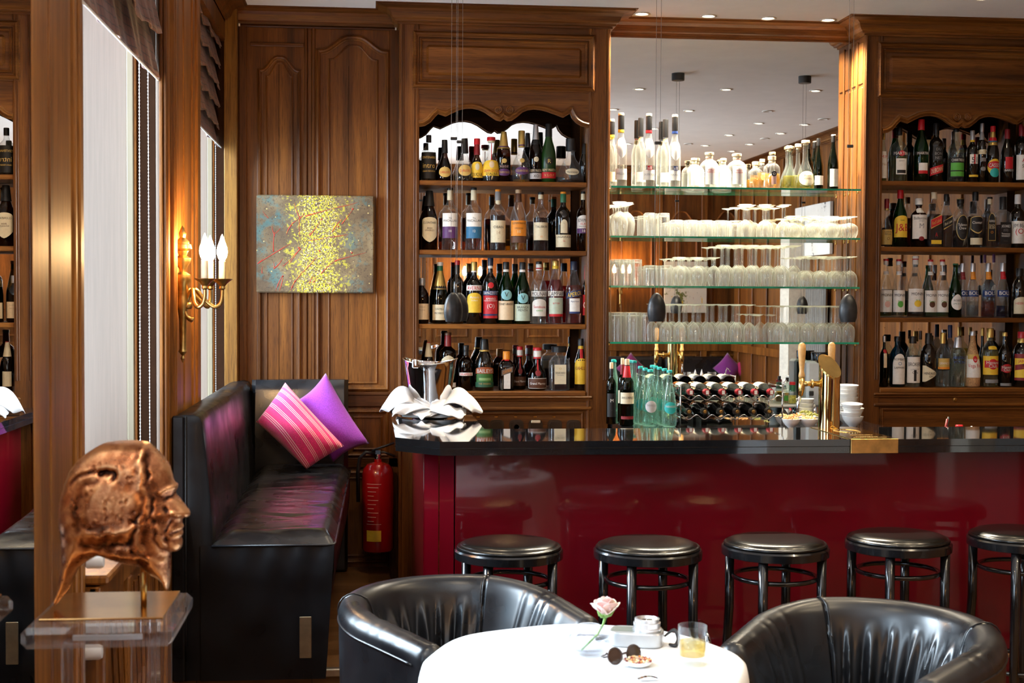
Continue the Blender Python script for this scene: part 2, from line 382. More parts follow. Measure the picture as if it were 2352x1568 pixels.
for (a, c, sh, pk, k) in ((597, 688, 165, 134, 1.0), (731, 891, 117, 84, 1.25)):
    x0, x1 = xx(a), xx(c); top = ogee(x0, x1, zz(sh), zz(pk))
    moulding_xz(q, [(x0, zz(893))] + top + [(x1, zz(893))], YP, k, closed=True)
    i = .055 if k > 1 else .035
    top2 = ogee(x0 + i, x1 - i, zz(sh) - i * .75, zz(pk) - i * .75)
    moulding_xz(q, [(x0 + i, zz(893) + .03)] + top2 + [(x1 - i, zz(893) + .03)], YP, .45, closed=True)
for (a, c, t, bt) in ((597, 688, 945, 1040), (800, 891, 945, 1045), (597, 688, 1085, 1290), (760, 891, 1085, 1290)):
    moulding_xz(q, [(xx(a), zz(bt)), (xx(a), zz(t)), (xx(c), zz(t)), (xx(c), zz(bt))], YP, 1.0)
    moulding_xz(q, [(xx(a) + .03, zz(bt) + .03), (xx(a) + .03, zz(t) - .03), (xx(c) - .03, zz(t) - .03), (xx(c) - .03, zz(bt) + .03)], YP, .5)
q.build('panel_moulding', WV, wbo)
for x0, x1, zc in ((xx(640), xx(641.2), 0), (xx(800), xx(801.2), 0)): MB().box(x0, x1, YP - .0012, YP, zz(890), zz(150)).build('board_joint', DARKJ, wbo)
# small white cable clips at the cornice ends
for px in (551, 908): MB().box(xx(px) - .004, xx(px) + .004, YP - .022, YP - .012, zz(66), zz(56), .001).build('cable_clip', WHITE, wbo)
# cornices
c = MB(); c.sweep(CORN, [(XL - .02, 1.0, CEIL), (XL - .02, YP, CEIL), (.155, YP, CEIL)], (0, 0, 1)); struct(c.build('trim_1', WH))
c = MB(); c.sweep(CORN, [(1.20, YM, CEIL), (2.53, YM, CEIL)], (0, 0, 1)); struct(c.build('trim_2', WHL))
c = MB(); c.sweep(CORN, [(XR, 7.2, CEIL), (XR, YR, CEIL), (-.7, YR, CEIL)], (0, 0, 1)); struct(c.build('trim_3', WHD))

# mirror on the left wall
t = thing('wall_mirror', 'tall mirror on the left wall beside the wooden pilaster, reflecting the bar', 'mirror', (-.74, 2.85, 0))
MB().box(-.76, XP + .0005, 2.62, yp(75) - .002, .3, 2.95).build('glass', MIRROR, t)
MB().box(-.765, -.725, 2.60, 2.64, .25, 3.0, .004).build('frame', WVL, t)
# big mirror behind the glass shelves
t = thing('bar_mirror', 'large wall mirror behind the glass shelves of the bar', 'mirror', (1.85, YM, 1.0))
MB().box(1.205, 2.525, YM, YM + .01, 1.02, 3.03).build('glass', MIRROR, t)
MB().box(1.205, 2.525, YM + .011, YM + .05, 1.0, 3.03).build('backing', WV, t)

# rear side of the room, seen in the mirrors ---------------------------------
q = MB()
for i in range(9):
    x = -.4 + i * .5
    q.box(x, x + .07, YR, YR + .02, .0, CEIL - .08, .004)
    moulding_xz(q, [(x + .12, 1.25)] + ogee(x + .12, x + .45, 2.5, 2.62, 16) + [(x + .45, 1.25)], YR, 1.0, True, 1)
    moulding_xz(q, [(x + .12, .25), (x + .12, 1.05), (x + .45, 1.05), (x + .45, .25)], YR, 1.0, True, 1)
q.box(-.6, XR, YR, YR + .025, 1.1, 1.18, .004); q.box(-.6, XR, YR, YR + .03, 0, .15, .004)
q.build('panel_moulding', WVL, wr)
q = MB()
for i in range(14):
    y = -.4 + i * .52; q.box(XR - .02, XR, y, y + .07, 0, CEIL - .08, .004)
q.box(XR - .03, XR, YR, 7.1, 1.1, 1.18, .004)
struct(q.build('trim_4', WVL))
def vm(px, py, Yv): p_ = atY(px, py, Yv); return Vector((p_.x, 2 * YM - p_.y, p_.z))
# door and curtained window on the right wall
def yr(px, py=690): return 2 * YM - atX(px, py, XR).y
dr = struct(MB().box(XR - .05, XR, yr(1857), yr(1836), .05, 2.25, .01).build('door_1', plain('pale_door', (.62, .58, .50), .5)))
MB().tube([(XR - .09, yr(1850), 1.05), (XR - .09, yr(1845), 1.05)], .011, 8).tube([(XR - .03, yr(1850), 1.05), (XR - .09, yr(1850), 1.05)], .011, 8).build('door_handle', BRASS, dr)
ca, cb_ = yr(1912), yr(1866)
t = thing('curtain', 'long grey curtain on the right wall, seen in the bar mirror', 'curtain', (XR - .06, (ca + cb_) / 2, 0))
MB().grid(lambda u, v: (XR - .06 + .02 * math.sin(u * 60), ca + (cb_ - ca) * u, .1 + 1.75 * v), 80, 2).build('cloth', plain('grey_curtain_cloth', (.20, .19, .18), .9), t)
# ================================================================== BAR CABINETS
SCAL = [(405,1135),(450,1128),(500,1098),(545,1045),(572,1018),(640,1042),(700,1012),(760,985),(820,972),(880,970),(940,982),(1000,1010),(1050,1045),(1100,1078),(1135,1085),(1165,1062),(1195,1085),(1235,1080),(1290,1040),(1330,1005),(1380,985),(1440,978),(1500,985),(1560,1000),(1630,1025),(1698,1052),(1765,1012),(1785,1060),(1820,1100),(1870,1130),(1932,1143)]
SCW = [atY(860 + u / 3.92, v / 3.92, YC) for u, v in SCAL]
SCW = [(p.x, p.z) for p in SCW]; SCW[0] = (.244, SCW[0][1]); SCW[-1] = (1.093, SCW[-1][1])
LX0, LX1, OX0, OX1 = .145, 1.205, .244, 1.093
DX = 2.382
SHL = [2.249, 1.903, 1.532, 1.194]; SHR = [2.279, 1.939, 1.573, 1.208]
ZT = CEIL - .082
def cabinet(dx, dz, sh, label, right=False):
    t = thing('bar_cabinet', label, 'cabinet', ((LX0 + LX1) / 2 + dx, YC, 0))
    X = lambda x: x + dx
    V, Hh = (WV, WH)
    for nm, a, c in (('stile', LX0, OX0), ('stile', OX1, LX1)):
        s = MB().box(X(a), X(c), YC, 7.20, 0, ZT, .003)
        fx = a if nm == 'stile' and a < .5 else c
        xs = [(a + .010, .005, .006), (a + .022, .003, .004), (c - .012, .005, .006), (c - .024, .003, .004)]
        for x, r, d in xs: s.box(X(x - r), X(x + r), YC - d, YC + .01, 1.25 if x != xs[0][0] else 0, ZT, .002)
        s.build(nm, V, t)
    # apron with the scalloped lower edge
    s = MB(); P = [(X(x), z + dz) for x, z in SCW]; n = len(P)
    vs = []
    for y in (YC + .004, YC + .034):
        for x, z in P: vs.append((x, y, z))
        for x, z in P: vs.append((x, y, 2.70))
    fs = []
    for i in range(n - 1):
        fs += [(i, i+1, n+i+1, n+i), (2*n+i+1, 2*n+i, 3*n+i, 3*n+i+1), (i+1, i, 2*n+i, 2*n+i+1)]
    s.add(vs, fs); s.build('apron', Hh, t)
    s = MB(); s.sweep([(a * 1.15 - .012, b * 1.2) for a, b in HALF], [(x, YC + .004, z) for x, z in P], (0, -1, 0), False)
    for cx, sg in ((1115, -1), (1222, 1)):
        c_ = atY(860 + cx / 3.92, 992 / 3.92, YC); pts = []
        s.lathe([(.001, 0), (.0215, 0), (.0215, .008), (.019, .012), (0, .012)], (0, 0, 0), 18, M=Matrix.Translation((X(c_.x), YC + .004, c_.z + dz)) @ Matrix.Rotation(PI / 2, 4, 'X'))
        for i in range(34):
            a = i / 33 * 4.6 * PI * sg + (PI / 2); r = .019 * (1 - i / 36)
            pts.append((X(c_.x) + r * math.cos(a), YC - .010, c_.z + dz + r * math.sin(a)))
        s.tube(pts, .0032, 6)
    s.build('scroll_moulding', Hh, t, 40)
    # frieze with raised panel
    s = MB().box(X(OX0), X(OX1), YC + .008, YC + .05, 2.70, ZT); s.build('frieze', Hh, t)
    a, c_ = atY(954, 76, YC), atY(1363, 205, YC); z0, z1 = c_.z, a.z
    s = MB(); x0, x1 = X(a.x), X(min(c_.x, OX1 + .02))
    for i, k in ((0, 1.25), (.030, .55)):
        moulding_xz(s, [(x0 + i, z0 + i), (x0 + i, z1 - i), (x1 - i, z1 - i), (x1 - i, z0 + i)], YC + .002, k)
    s.build('panel_moulding', Hh, t, 40)
    MB().box(x0 + .055, x1 - .055, YC - .006, YC + .02, z0 + .055, z1 - .055, .012).build('raised_panel', wood('x', 1.1), t)
    # cornice
    c = MB(); c.sweep(CORN, [(X(LX0), YP + .1, CEIL), (X(LX0), YC, CEIL), (X(LX1), YC, CEIL), (X(LX1), YP + .1, CEIL)], (0, 0, 1)); c.build('cornice', WH if not right else WHL, t)
    # shelves, mirror back, linings
    for z in sh[:3]: MB().box(X(OX0) + .001, X(OX1) - .001, YC + .012, 7.165, z - .024, z, .003).build('shelf', WHL, t)
    MB().box(X(OX0) + .001, X(OX1) - .001, YC - .004, 7.165, sh[3] - .026, sh[3], .006).build('shelf', WHL, t)
    MB().box(X(OX0), X(1.045), 7.166, 7.172, sh[3], 2.72).build('mirror_back', MIRA, t)
    MB().box(X(OX0), X(OX1), 7.174, 7.20, .9, ZT).build('back_board', DARKJ, t)
    MB().box(X(OX0), X(OX1), YC + .03, 7.17, 2.70, 2.715).build('top_lining', DARKJ, t)
    # lower rails and base
    s = MB(); s.box(X(OX0), X(OX1), YC + .006, YC + .05, sh[3] - .094, sh[3] - .02)
    s.box(X(OX0) - .03, X(OX1) + .03, YC - .012, YC + .02, sh[3] - .038, sh[3] - .024, .005)
    s.box(X(OX0) - .03, X(OX1) + .03, YC - .006, YC + .02, sh[3] - .048, sh[3] - .040, .003)
    s.box(X(OX0) - .03, X(OX1) + .03, YC - .010, YC + .02, sh[3] - .096, sh[3] - .078, .006)
    s.build('rail', Hh, t)
    s = MB().box(X(OX0), X(OX1), YC + .012, YC + .05, 0, sh[3] - .093)
    zb = sh[3] - .110
    moulding_xz(s, [(X(OX0) + .02, .6), (X(OX0) + .02, zb), (X(OX1) - .02, zb), (X(OX1) - .02, .6)], YC + .012, .8)
    s.build('base_panel', wood('x', .95), t)
    if right:
        s = MB()
        for y0, y1 in ((YC + .025, 6.985), (7.015, 7.085)):
            s.box(X(LX0) - .005, X(LX0) + .01, y0, y1, 1.0, 2.76, .004); s.box(X(LX0) - .005, X(LX0) + .01, y0, y1, 2.775, 2.99, .004)
        s.box(X(LX0) - .010, X(LX0) + .01, 6.99, 7.01, 1.0, 3.0, .004)
        s.build('side_panel', WVL, t)
        MB().lathe([(.011, 0), (.011, .002), (.004, .004), (.0, .004)], (0, 0, 0), 12, M=Matrix.Translation((X(.655), YC + .006, sh[3] - .062)) @ Matrix.Rotation(PI / 2, 4, 'X')).build('keyhole_plate', BRASSD, t)
    return t
cabinet(0, 0, SHL, 'carved walnut wall cabinet left of the mirror, four shelves of spirit bottles')
cabinet(DX, .008, SHR, 'carved walnut wall cabinet at the right edge, shelves crowded with bottles', True)
# switches under the left cabinet
for i, (px, nm) in enumerate(((1107, 0), (1141, 0), (1186, 1), (1230, 2), (1274, 0), (1317, 3))):
    desc = ['brown rounded switch plate, leftmost of the row under the cabinet', 'brown rounded switch plate, second from left in the row under the cabinet', 'brown plate with a round socket in the row under the cabinet', 'brown plate with a pale top edge in the row under the cabinet', 'brown rounded switch plate, second from right in the row under the cabinet', 'brown double rocker switch plate, rightmost of the row under the cabinet'][i]
    c = atY(px, 980, YC + .012); t = thing('wall_switch', desc, 'switch', (c.x, YC + .012, c.z), 'switches in the row under the cabinet')
    out = []
    for k in range(28):
        a = 2 * PI * k / 28; q = .036 / ((abs(math.cos(a)) ** 4 + abs(math.sin(a)) ** 4) ** .25); out.append((q * math.cos(a), q * math.sin(a)))
    MB().prism(out, lambda a, b_, h: (a, -h, b_), 0, .009).build('plate', SWITCH, t, 30, True)
    q = MB().prism([(a * .74, b_ * .74) for a, b_ in out], lambda a, b_, h: (a, -h, b_), .009, .013)
    if nm == 1: q.lathe([(.019, .013), (.019, .016), (.014, .016), (.012, .013)], seg=20, M=Matrix.Rotation(PI / 2, 4, 'X'))
    if nm == 3: q.box(-.001, .001, -.0145, -.012, -.026, .026)
    q.build('rocker', plain('dark_rocker', (.022, .014, .010), .3), t, 30, True)
    if nm == 2: MB().box(-.024, .024, -.016, -.008, .020, .034, .003).build('pale_edge', plain('cream_plastic', (.75, .62, .42), .4), t, 0, True)
    if i < 5: 
        c2 = atY([1098, 1140, 1184, 1229, 1272][i], 957, YC + .012); q = MB().box(-.0085, .0085, -.0025, 0, -.004, .004, .001)
        g = thing('name_tag', ['small brass tag on the panel, leftmost of five', 'small brass tag on the panel, second from left of five', 'small brass tag on the panel, middle one of five', 'small brass tag on the panel, fourth from left of five', 'small brass tag on the panel, rightmost of five'][i], 'tag', (c2.x, YC + .012, c2.z), 'brass tags above the switches')
        q.build('plate', BRASS, g, 0, True)
        MB().lathe([(.001, 0), (.001, .003)], (-.0072, 0, 0), 6, M=Matrix.Rotation(PI / 2, 4, 'X')).lathe([(.001, 0), (.001, .003)], (.0072, 0, 0), 6, M=Matrix.Rotation(PI / 2, 4, 'X')).build('screw', BRASSD, g, 0, True)

# glass shelves -------------------------------------------------------------
SHG = [2.232, 1.981, 1.729, 1.444]
GSH = thin('shelf_glass', (.96, .99, .975), .0, rough=.02); GEDGE = plain('green_glass_edge', (.012, .30, .17), .12, 0, .25, 14, coat=.6)
for i, z in enumerate(SHG):
    t = thing('glass_shelf', ['top glass shelf in front of the mirror, carrying clear spirit bottles', 'second glass shelf from the top, with goblets and tumblers', 'third glass shelf from the top, with stemmed glasses', 'lowest glass shelf in front of the mirror'][i], 'shelf', (1.86, 6.99, z), 'glass shelves before the mirror')
    MB().box(1.212, 2.512, 6.895, 7.09, z - .0085, z).build('pane', GSH, t)
    MB().box(1.212, 2.512, 6.8925, 6.8948, z - .009, z + .0005).build('green_edge', GEDGE, t)
    b_ = MB()
    for x in (1.206, 2.505):
        for y in (6.93, 7.06): b_.box(x, x + .010, y, y + .014, z - .020, z - .009, .002)
    b_.build('bracket', BRASS, t)

# ================================================================== BAR COUNTER
gran, nt, b = nodes('black_granite'); n = noise(nt, 900, 2, vec=coord(nt)); n2 = noise(nt, 300, 2, vec=coord(nt))
nt.links.new(ramp(nt, n.outputs['Fac'], [(.55, (.006, .006, .007)), (.72, (.05, .05, .055))]), b.inputs['Base Color']); setp(b, rough=.045, spec=.8, coat=.6, coatr=.03)
red, nt, b = nodes('red_lacquer'); n = noise(nt, 3, 2, vec=coord(nt)); nt.links.new(ramp(nt, n.outputs['Fac'], [(.3, (.105, .0006, .004)), (.7, (.14, .001, .007))]), b.inputs['Base Color']); setp(b, rough=.30, spec=.2, coat=.6, coatr=.04)
n2 = noise(nt, 5, 1, vec=coord(nt)); bump(nt, b, n2.outputs['Fac'], .05, .01)
t = thing('bar_counter', 'long bar counter with black granite top and deep red lacquered front', 'bar counter', (2.0, 5.4, 0))
OUT = [(.264, 5.19), (3.96, 5.19), (3.96, 5.69), (.475, 5.69), (.475, 6.886), (.10, 6.886), (.10, 5.365)]
def inset(o, d): return [(.264 + d * .4, 5.19 + d), (3.96, 5.19 + d), (3.96, 5.69 - d), (.475 - d, 5.69 - d), (.475 - d, 6.886), (.10 + d, 6.886), (.10 + d, 5.365 + d * .4)]
xy = lambda a, b_, h: (a, b_, h)
MB().prism(OUT, xy, 1.094, 1.12).build('countertop', gran, t)
MB().prism(inset(OUT, .004), xy, 1.0915, 1.094).build('groove', BLACKM, t)
MB().prism(inset(OUT, .0015), xy, 1.067, 1.0915).build('lower_slab', gran, t)
MB().box(.33, 3.96, 5.30, 5.34, 0, 1.067, .003).build('front_panel', red, t)
q = MB().add([(.325, 5.305, 0), (.272, 5.355, 0), (.272, 5.355, 1.067), (.325, 5.305, 1.067), (.33, 5.33, 0), (.33, 5.33, 1.067)], [(0, 1, 2, 3), (0, 3, 5, 4)])
q.build('corner_post', red, t)
MB().add([(.268, 5.360, 0), (.215, 5.43, 0), (.215, 5.43, 1.067), (.268, 5.360, 1.067)], [(0, 1, 2, 3)]).build('chamfer_panel', red, t)
MB().box(.212, .24, 5.43, 6.89, 0, 1.067).build('side_panel', red, t)
MB().box(.33, 3.96, 5.62, 5.66, 0, 1.067).build('rear_panel', WVD, t)
q = MB().tube([(.4, 5.165, .275), (3.9, 5.165, .275)], .019, 12)
for x in (.5, 1.3, 2.1, 2.9, 3.6): q.tube([(x, 5.165, .275), (x, 5.175, .34), (x, 5.215, .375), (x, 5.30, .385)], .014, 8, sm=4)
q.build('foot_rail', CHROME, t, 1)
# brass plaque wrapped over the edge
c = [atZ(px, py, 1.1215) for px, py in ((1943, 1008.5), (2056, 1008), (1982, 981.5), (1874, 982))]
xa, xb = 1.862, 2.052
t = thing('brass_plaque', 'engraved brass plaque folded over the front edge of the bar counter', 'plaque', (1.956, 5.4, 1.121))
BR2 = plain('polished_brass', (.70, .40, .10), .13, 1, .25, 9)
MB().box(xa, xb, 5.183, 5.688, 1.1205, 1.1225, .001).build('top_plate', BR2, t)
MB().box(xa, xb, 5.182, 5.1895, 1.066, 1.1225, .001).build('front_plate', plain('rubbed_brass', (.72, .42, .14), .3, 1, .3, 15), t)
q = MB(); rr = random.Random(3)
for row, (y, hh, m0, m1) in enumerate(((5.33, .016, .05, .14), (5.265, .012, .05, .14), (5.235, .012, .03, .16))):
    x = xa + m0
    while x < xa + m1:
        w_ = rr.uniform(.003, .008); q.box(x, x + w_, y, y + hh * rr.uniform(.5, 1), 1.1226, 1.1232); x += w_ + .003
for k in range(26):
    a = k / 26 * 2 * PI; q.tube([(xa + .095 + .05 * math.cos(a), 5.50 + .085 * math.sin(a), 1.1228), (xa + .095 + .045 * math.cos(a + .5), 5.50 + .06 * math.sin(a + .4), 1.1228)], .0018, 4)
q.build('engraving', plain('bright_brass', (1, .72, .30), .3, 1), t)

# back bar under the mirror
t = thing('back_bar', 'low worktop against the wall behind the bar, under the mirror', 'worktop', (1.86, 6.7, 0))
MB().box(1.215, 2.515, 6.42, 7.095, 1.010, 1.045, .004).build('worktop', gran, t)
MB().box(1.23, 2.50, 6.46, 7.09, 0, 1.009).build('body', WVD, t)
tr = tag(MB().box(1.70, 2.30, 6.93, 7.085, 1.105, 1.12, .004).build('serving_board', WHITE), 'white board behind the wine rack, carrying a jar', 'board')
MB().box(1.70, 1.73, 6.95, 7.07, 1.046, 1.105).box(2.27, 2.30, 6.95, 7.07, 1.046, 1.105).build('foot', BLACKM, tr)

# ================================================================== STOOLS
def stool(x, y, label):
    t = thing('bar_stool', label, 'stool', (x, y, 0), 'round black stools along the bar'); Z = .79; R = .192
    MB().lathe([(R - .012, Z - .048), (R, Z - .044), (R + .001, Z - .018), (R - .004, Z - .012), (R - .02, Z - .011)], seg=48).build('seat_ring', BLACKW, t, 40, True)
    MB().lathe([(R - .010, Z - .012), (R - .006, Z - .006), (R - .012, Z + .001), (R - .016, Z - .002), (R - .020, Z + .004), (R - .035, Z + .011), (R - .065, Z + .014), (0, Z + .013)], seg=48).build('seat', LEA3, t, 1, True)
    for k in range(4):
        a = PI / 4 + k * PI / 2 + .25; c_, s_ = math.cos(a), math.sin(a); r0, r1 = R - .024, R + .0
        MB().tube([(r0 * c_, r0 * s_, Z - .03), (r0 * c_ * 1.0, r0 * s_ * 1.0, Z - .25), (r1 * c_ * 1.04, r1 * s_ * 1.04, 0)], [.0175, .0175, .015], 12).build('leg', BLACKW, t, 1, True)
    for z, r in ((Z - .125, R - .045), (.30, R - .012)):
        MB().tube([(r * math.cos(2*PI*k/40), r * math.sin(2*PI*k/40), z) for k in range(40)], .009, 8, True).build('ring', BLACKW, t, 1, True)
    return t
for i, (x, y) in enumerate(((.492, 4.835), (.985, 4.80), (1.456, 4.825), (1.94, 4.89), (2.43, 4.93))):
    stool(x, y, ['round black bar stool nearest the corner of the bar, above the left armchair', 'round black bar stool behind the rose, second from the left', 'round black bar stool behind the whisky glass, third from the left', 'round black bar stool right behind the right armchair', 'round black bar stool cut off by the right edge of the photo'][i])
# ================================================================== BOTTLES
PROF = {  # (height share, radius share) up to the lip
 'whisky': [(0,.90),(.012,1),(.56,1),(.62,.97),(.67,.84),(.71,.62),(.74,.43),(.78,.35),(.88,.32),(.99,.33)],
 'slope':  [(0,.92),(.012,1),(.50,1),(.58,.93),(.66,.74),(.74,.52),(.82,.37),(.90,.33),(.99,.34)],
 'bord':   [(0,.93),(.01,1),(.62,1),(.66,.97),(.70,.82),(.73,.58),(.76,.40),(.80,.36),(.99,.35)],
 'champ':  [(0,.92),(.01,1),(.42,1),(.50,.95),(.60,.78),(.70,.54),(.80,.38),(.92,.33),(.99,.36)],
 'bell':   [(0,.88),(.02,1),(.10,1),(.28,.90),(.42,.66),(.52,.42),(.60,.31),(.70,.28),(.99,.27)],
 'round':  [(0,.80),(.03,.92),(.14,1),(.30,.98),(.42,.84),(.52,.56),(.58,.40),(.66,.33),(.99,.31)],
 'slim':   [(0,.90),(.01,1),(.50,1),(.56,.93),(.64,.60),(.70,.46),(.80,.42),(.99,.42)],
 'square': [(0,.95),(.01,1),(.60,1),(.66,.96),(.70,.75),(.73,.42),(.78,.36),(.99,.36)],
 'short':  [(0,.92),(.015,1),(.56,1),(.66,.95),(.74,.70),(.80,.38),(.86,.34),(.99,.36)],
 'tri':    [(0,.90),(.02,1),(.12,1),(.30,.84),(.46,.58),(.60,.36),(.72,.27),(.99,.25)],
 'bowling':[(0,.86),(.02,.95),(.20,1),(.40,.93),(.58,.72),(.72,.48),(.84,.34),(.99,.31)],
 'vodka':  [(0,.93),(.012,1),(.66,1),(.72,.96),(.77,.78),(.795,.48),(.82,.36),(.99,.37)],
}
GL = {
 'clear': thin('clear_glass', (.93, .95, .95), .02, edge=.12), 'dark': plain('black_bottle_glass', (.006, .005, .004), .07, 0, .2, 20, coat=.5),
 'brown': thin('brown_glass', (.16, .055, .015), .03, (.10, .03, .008)), 'green': thin('green_glass', (.03, .22, .06), .10, (.004, .10, .02)),
 'dgreen': thin('dark_green_glass', (.035, .09, .03), .10, (.01, .03, .01)), 'frost': plain('frosted_green_glass', (.012, .05, .008), .32, 0, .2, 8),
 'blue': thin('blue_glass', (.02, .22, .38), .15, (.0, .10, .20)), 'pale': thin('pale_glass', (.86, .93, .86), .03, edge=.12),
 'milk': thin('frosted_clear_glass', (.7, .75, .78), .35, (.4, .42, .45)), 'aqua': thin('aqua_glass', (.80, .93, .88), .07, (.42, .72, .62), edge=.24),
 'rope': plain('woven_straw', (.52, .30, .14), .9, 0, .35, 160, .9),
 'white': thin('lit_clear_glass', (.95, .96, .94), .07, (.95, .96, .92), edge=.30),  # clear glass again, with lit brightness mixed into body and rim
}
LQ = {'amber': ((.62, .20, .03), (.30, .08, .01)), 'gold': ((.90, .62, .15), (.60, .36, .03)), 'darkamber': ((.25, .055, .010), (.08, .015, .004)), 'red': ((.62, .010, .012), (.42, .006, .008)),
      'black': ((.02, .012, .008), (.012, .006, .003)), 'yellow': ((.82, .74, .22), (.50, .42, .08)), 'water': ((.90, .93, .92), (.6, .65, .6)), 'blue': ((.01, .03, .35), (.0, .01, .12)), 'orange': ((.70, .10, .01), (.40, .05, .01)), 'olive': ((.50, .50, .08), (.30, .28, .03)), 'green':((.25,.42,.10),(.1,.2,.04))}
def liquid(n):
    a, b_ = LQ[n]; return thin('liquid_' + n, a, .22, b_)
PALC = {'k': (.008, .008, .009), 'w': (.82, .80, .76), 'c': (.74, .66, .46), 'r': (.55, .012, .02), 'dr': (.22, .01, .015), 'g': (.62, .42, .12), 's': (.55, .55, .57), 'b': (.015, .04, .16), 'y': (.85, .56, .04), 'o': (.80, .28, .02), 'gr': (.02, .14, .06), 'lg': (.10, .42, .06), 'p': (.10, .03, .14), 'bl': (.03, .16, .32), 'br': (.10, .035, .015), 'n': (.01, .02, .05), 'pk': (.75, .45, .40), 't': (.50, .34, .20), 'pg': (.52, .62, .50), 'gy': (.25, .25, .26), 'tq': (.02, .42, .40), 'cr': (.80, .62, .40), 'db': (.015, .06, .12)}
def pal(k): return PALC[k] if isinstance(k, str) else k
def capmat(k): return plain('cap_' + (k if isinstance(k, str) else 'x'), pal(k), .35 if k not in ('g', 's') else .3, .7 if k in ('g', 's') else 0, .1)
def labmat(k): return plain('paper_' + (k if isinstance(k, str) else 'x'), pal(k), .55, 0, .05, 90)
_tc = {}
def text_mesh(s_, bold=0.0):
    """flat lettering, width and height in units of the letter height, centred"""
    if (s_, bold) in _tc: return _tc[(s_, bold)]
    cu = bpy.data.curves.new('lettering', 'FONT'); cu.body = s_; cu.resolution_u = 2; cu.offset = bold; cu.align_x = 'CENTER'; cu.fill_mode = 'FRONT'
    o = bpy.data.objects.new('lettering', cu); me = bpy.data.meshes.new_from_object(o)
    V = [(v_.co.x, v_.co.y) for v_ in me.vertices]; Fc = [tuple(p_.vertices) for p_ in me.polygons]
    xs = [a for a, _ in V]; c_ = (min(xs) + max(xs)) / 2; V = [(a - c_, b_ - .35) for a, b_ in V]
    bpy.data.objects.remove(o); bpy.data.meshes.remove(me); bpy.data.curves.remove(cu); _tc[(s_, bold)] = (V, Fc, max(xs) - min(xs)); return _tc[(s_, bold)]
def radius_at(prof, R, f):
    for (a, ra), (b_, rb) in zip(prof[:-1], prof[1:]):
        if a <= f <= b_: return R * (ra + (rb - ra) * (f - a) / max(1e-6, b_ - a))
    return R * prof[-1][1]
def wrapf(prof, R, h, sq, off, yaw=0):
    def fn(s_, z):
        r = radius_at(prof, R, z / h) + off
        if sq: return (s_, -r, z)
        a = s_ / max(r, 1e-4) + yaw; return (r * math.sin(a), -r * math.cos(a), z)
    return fn
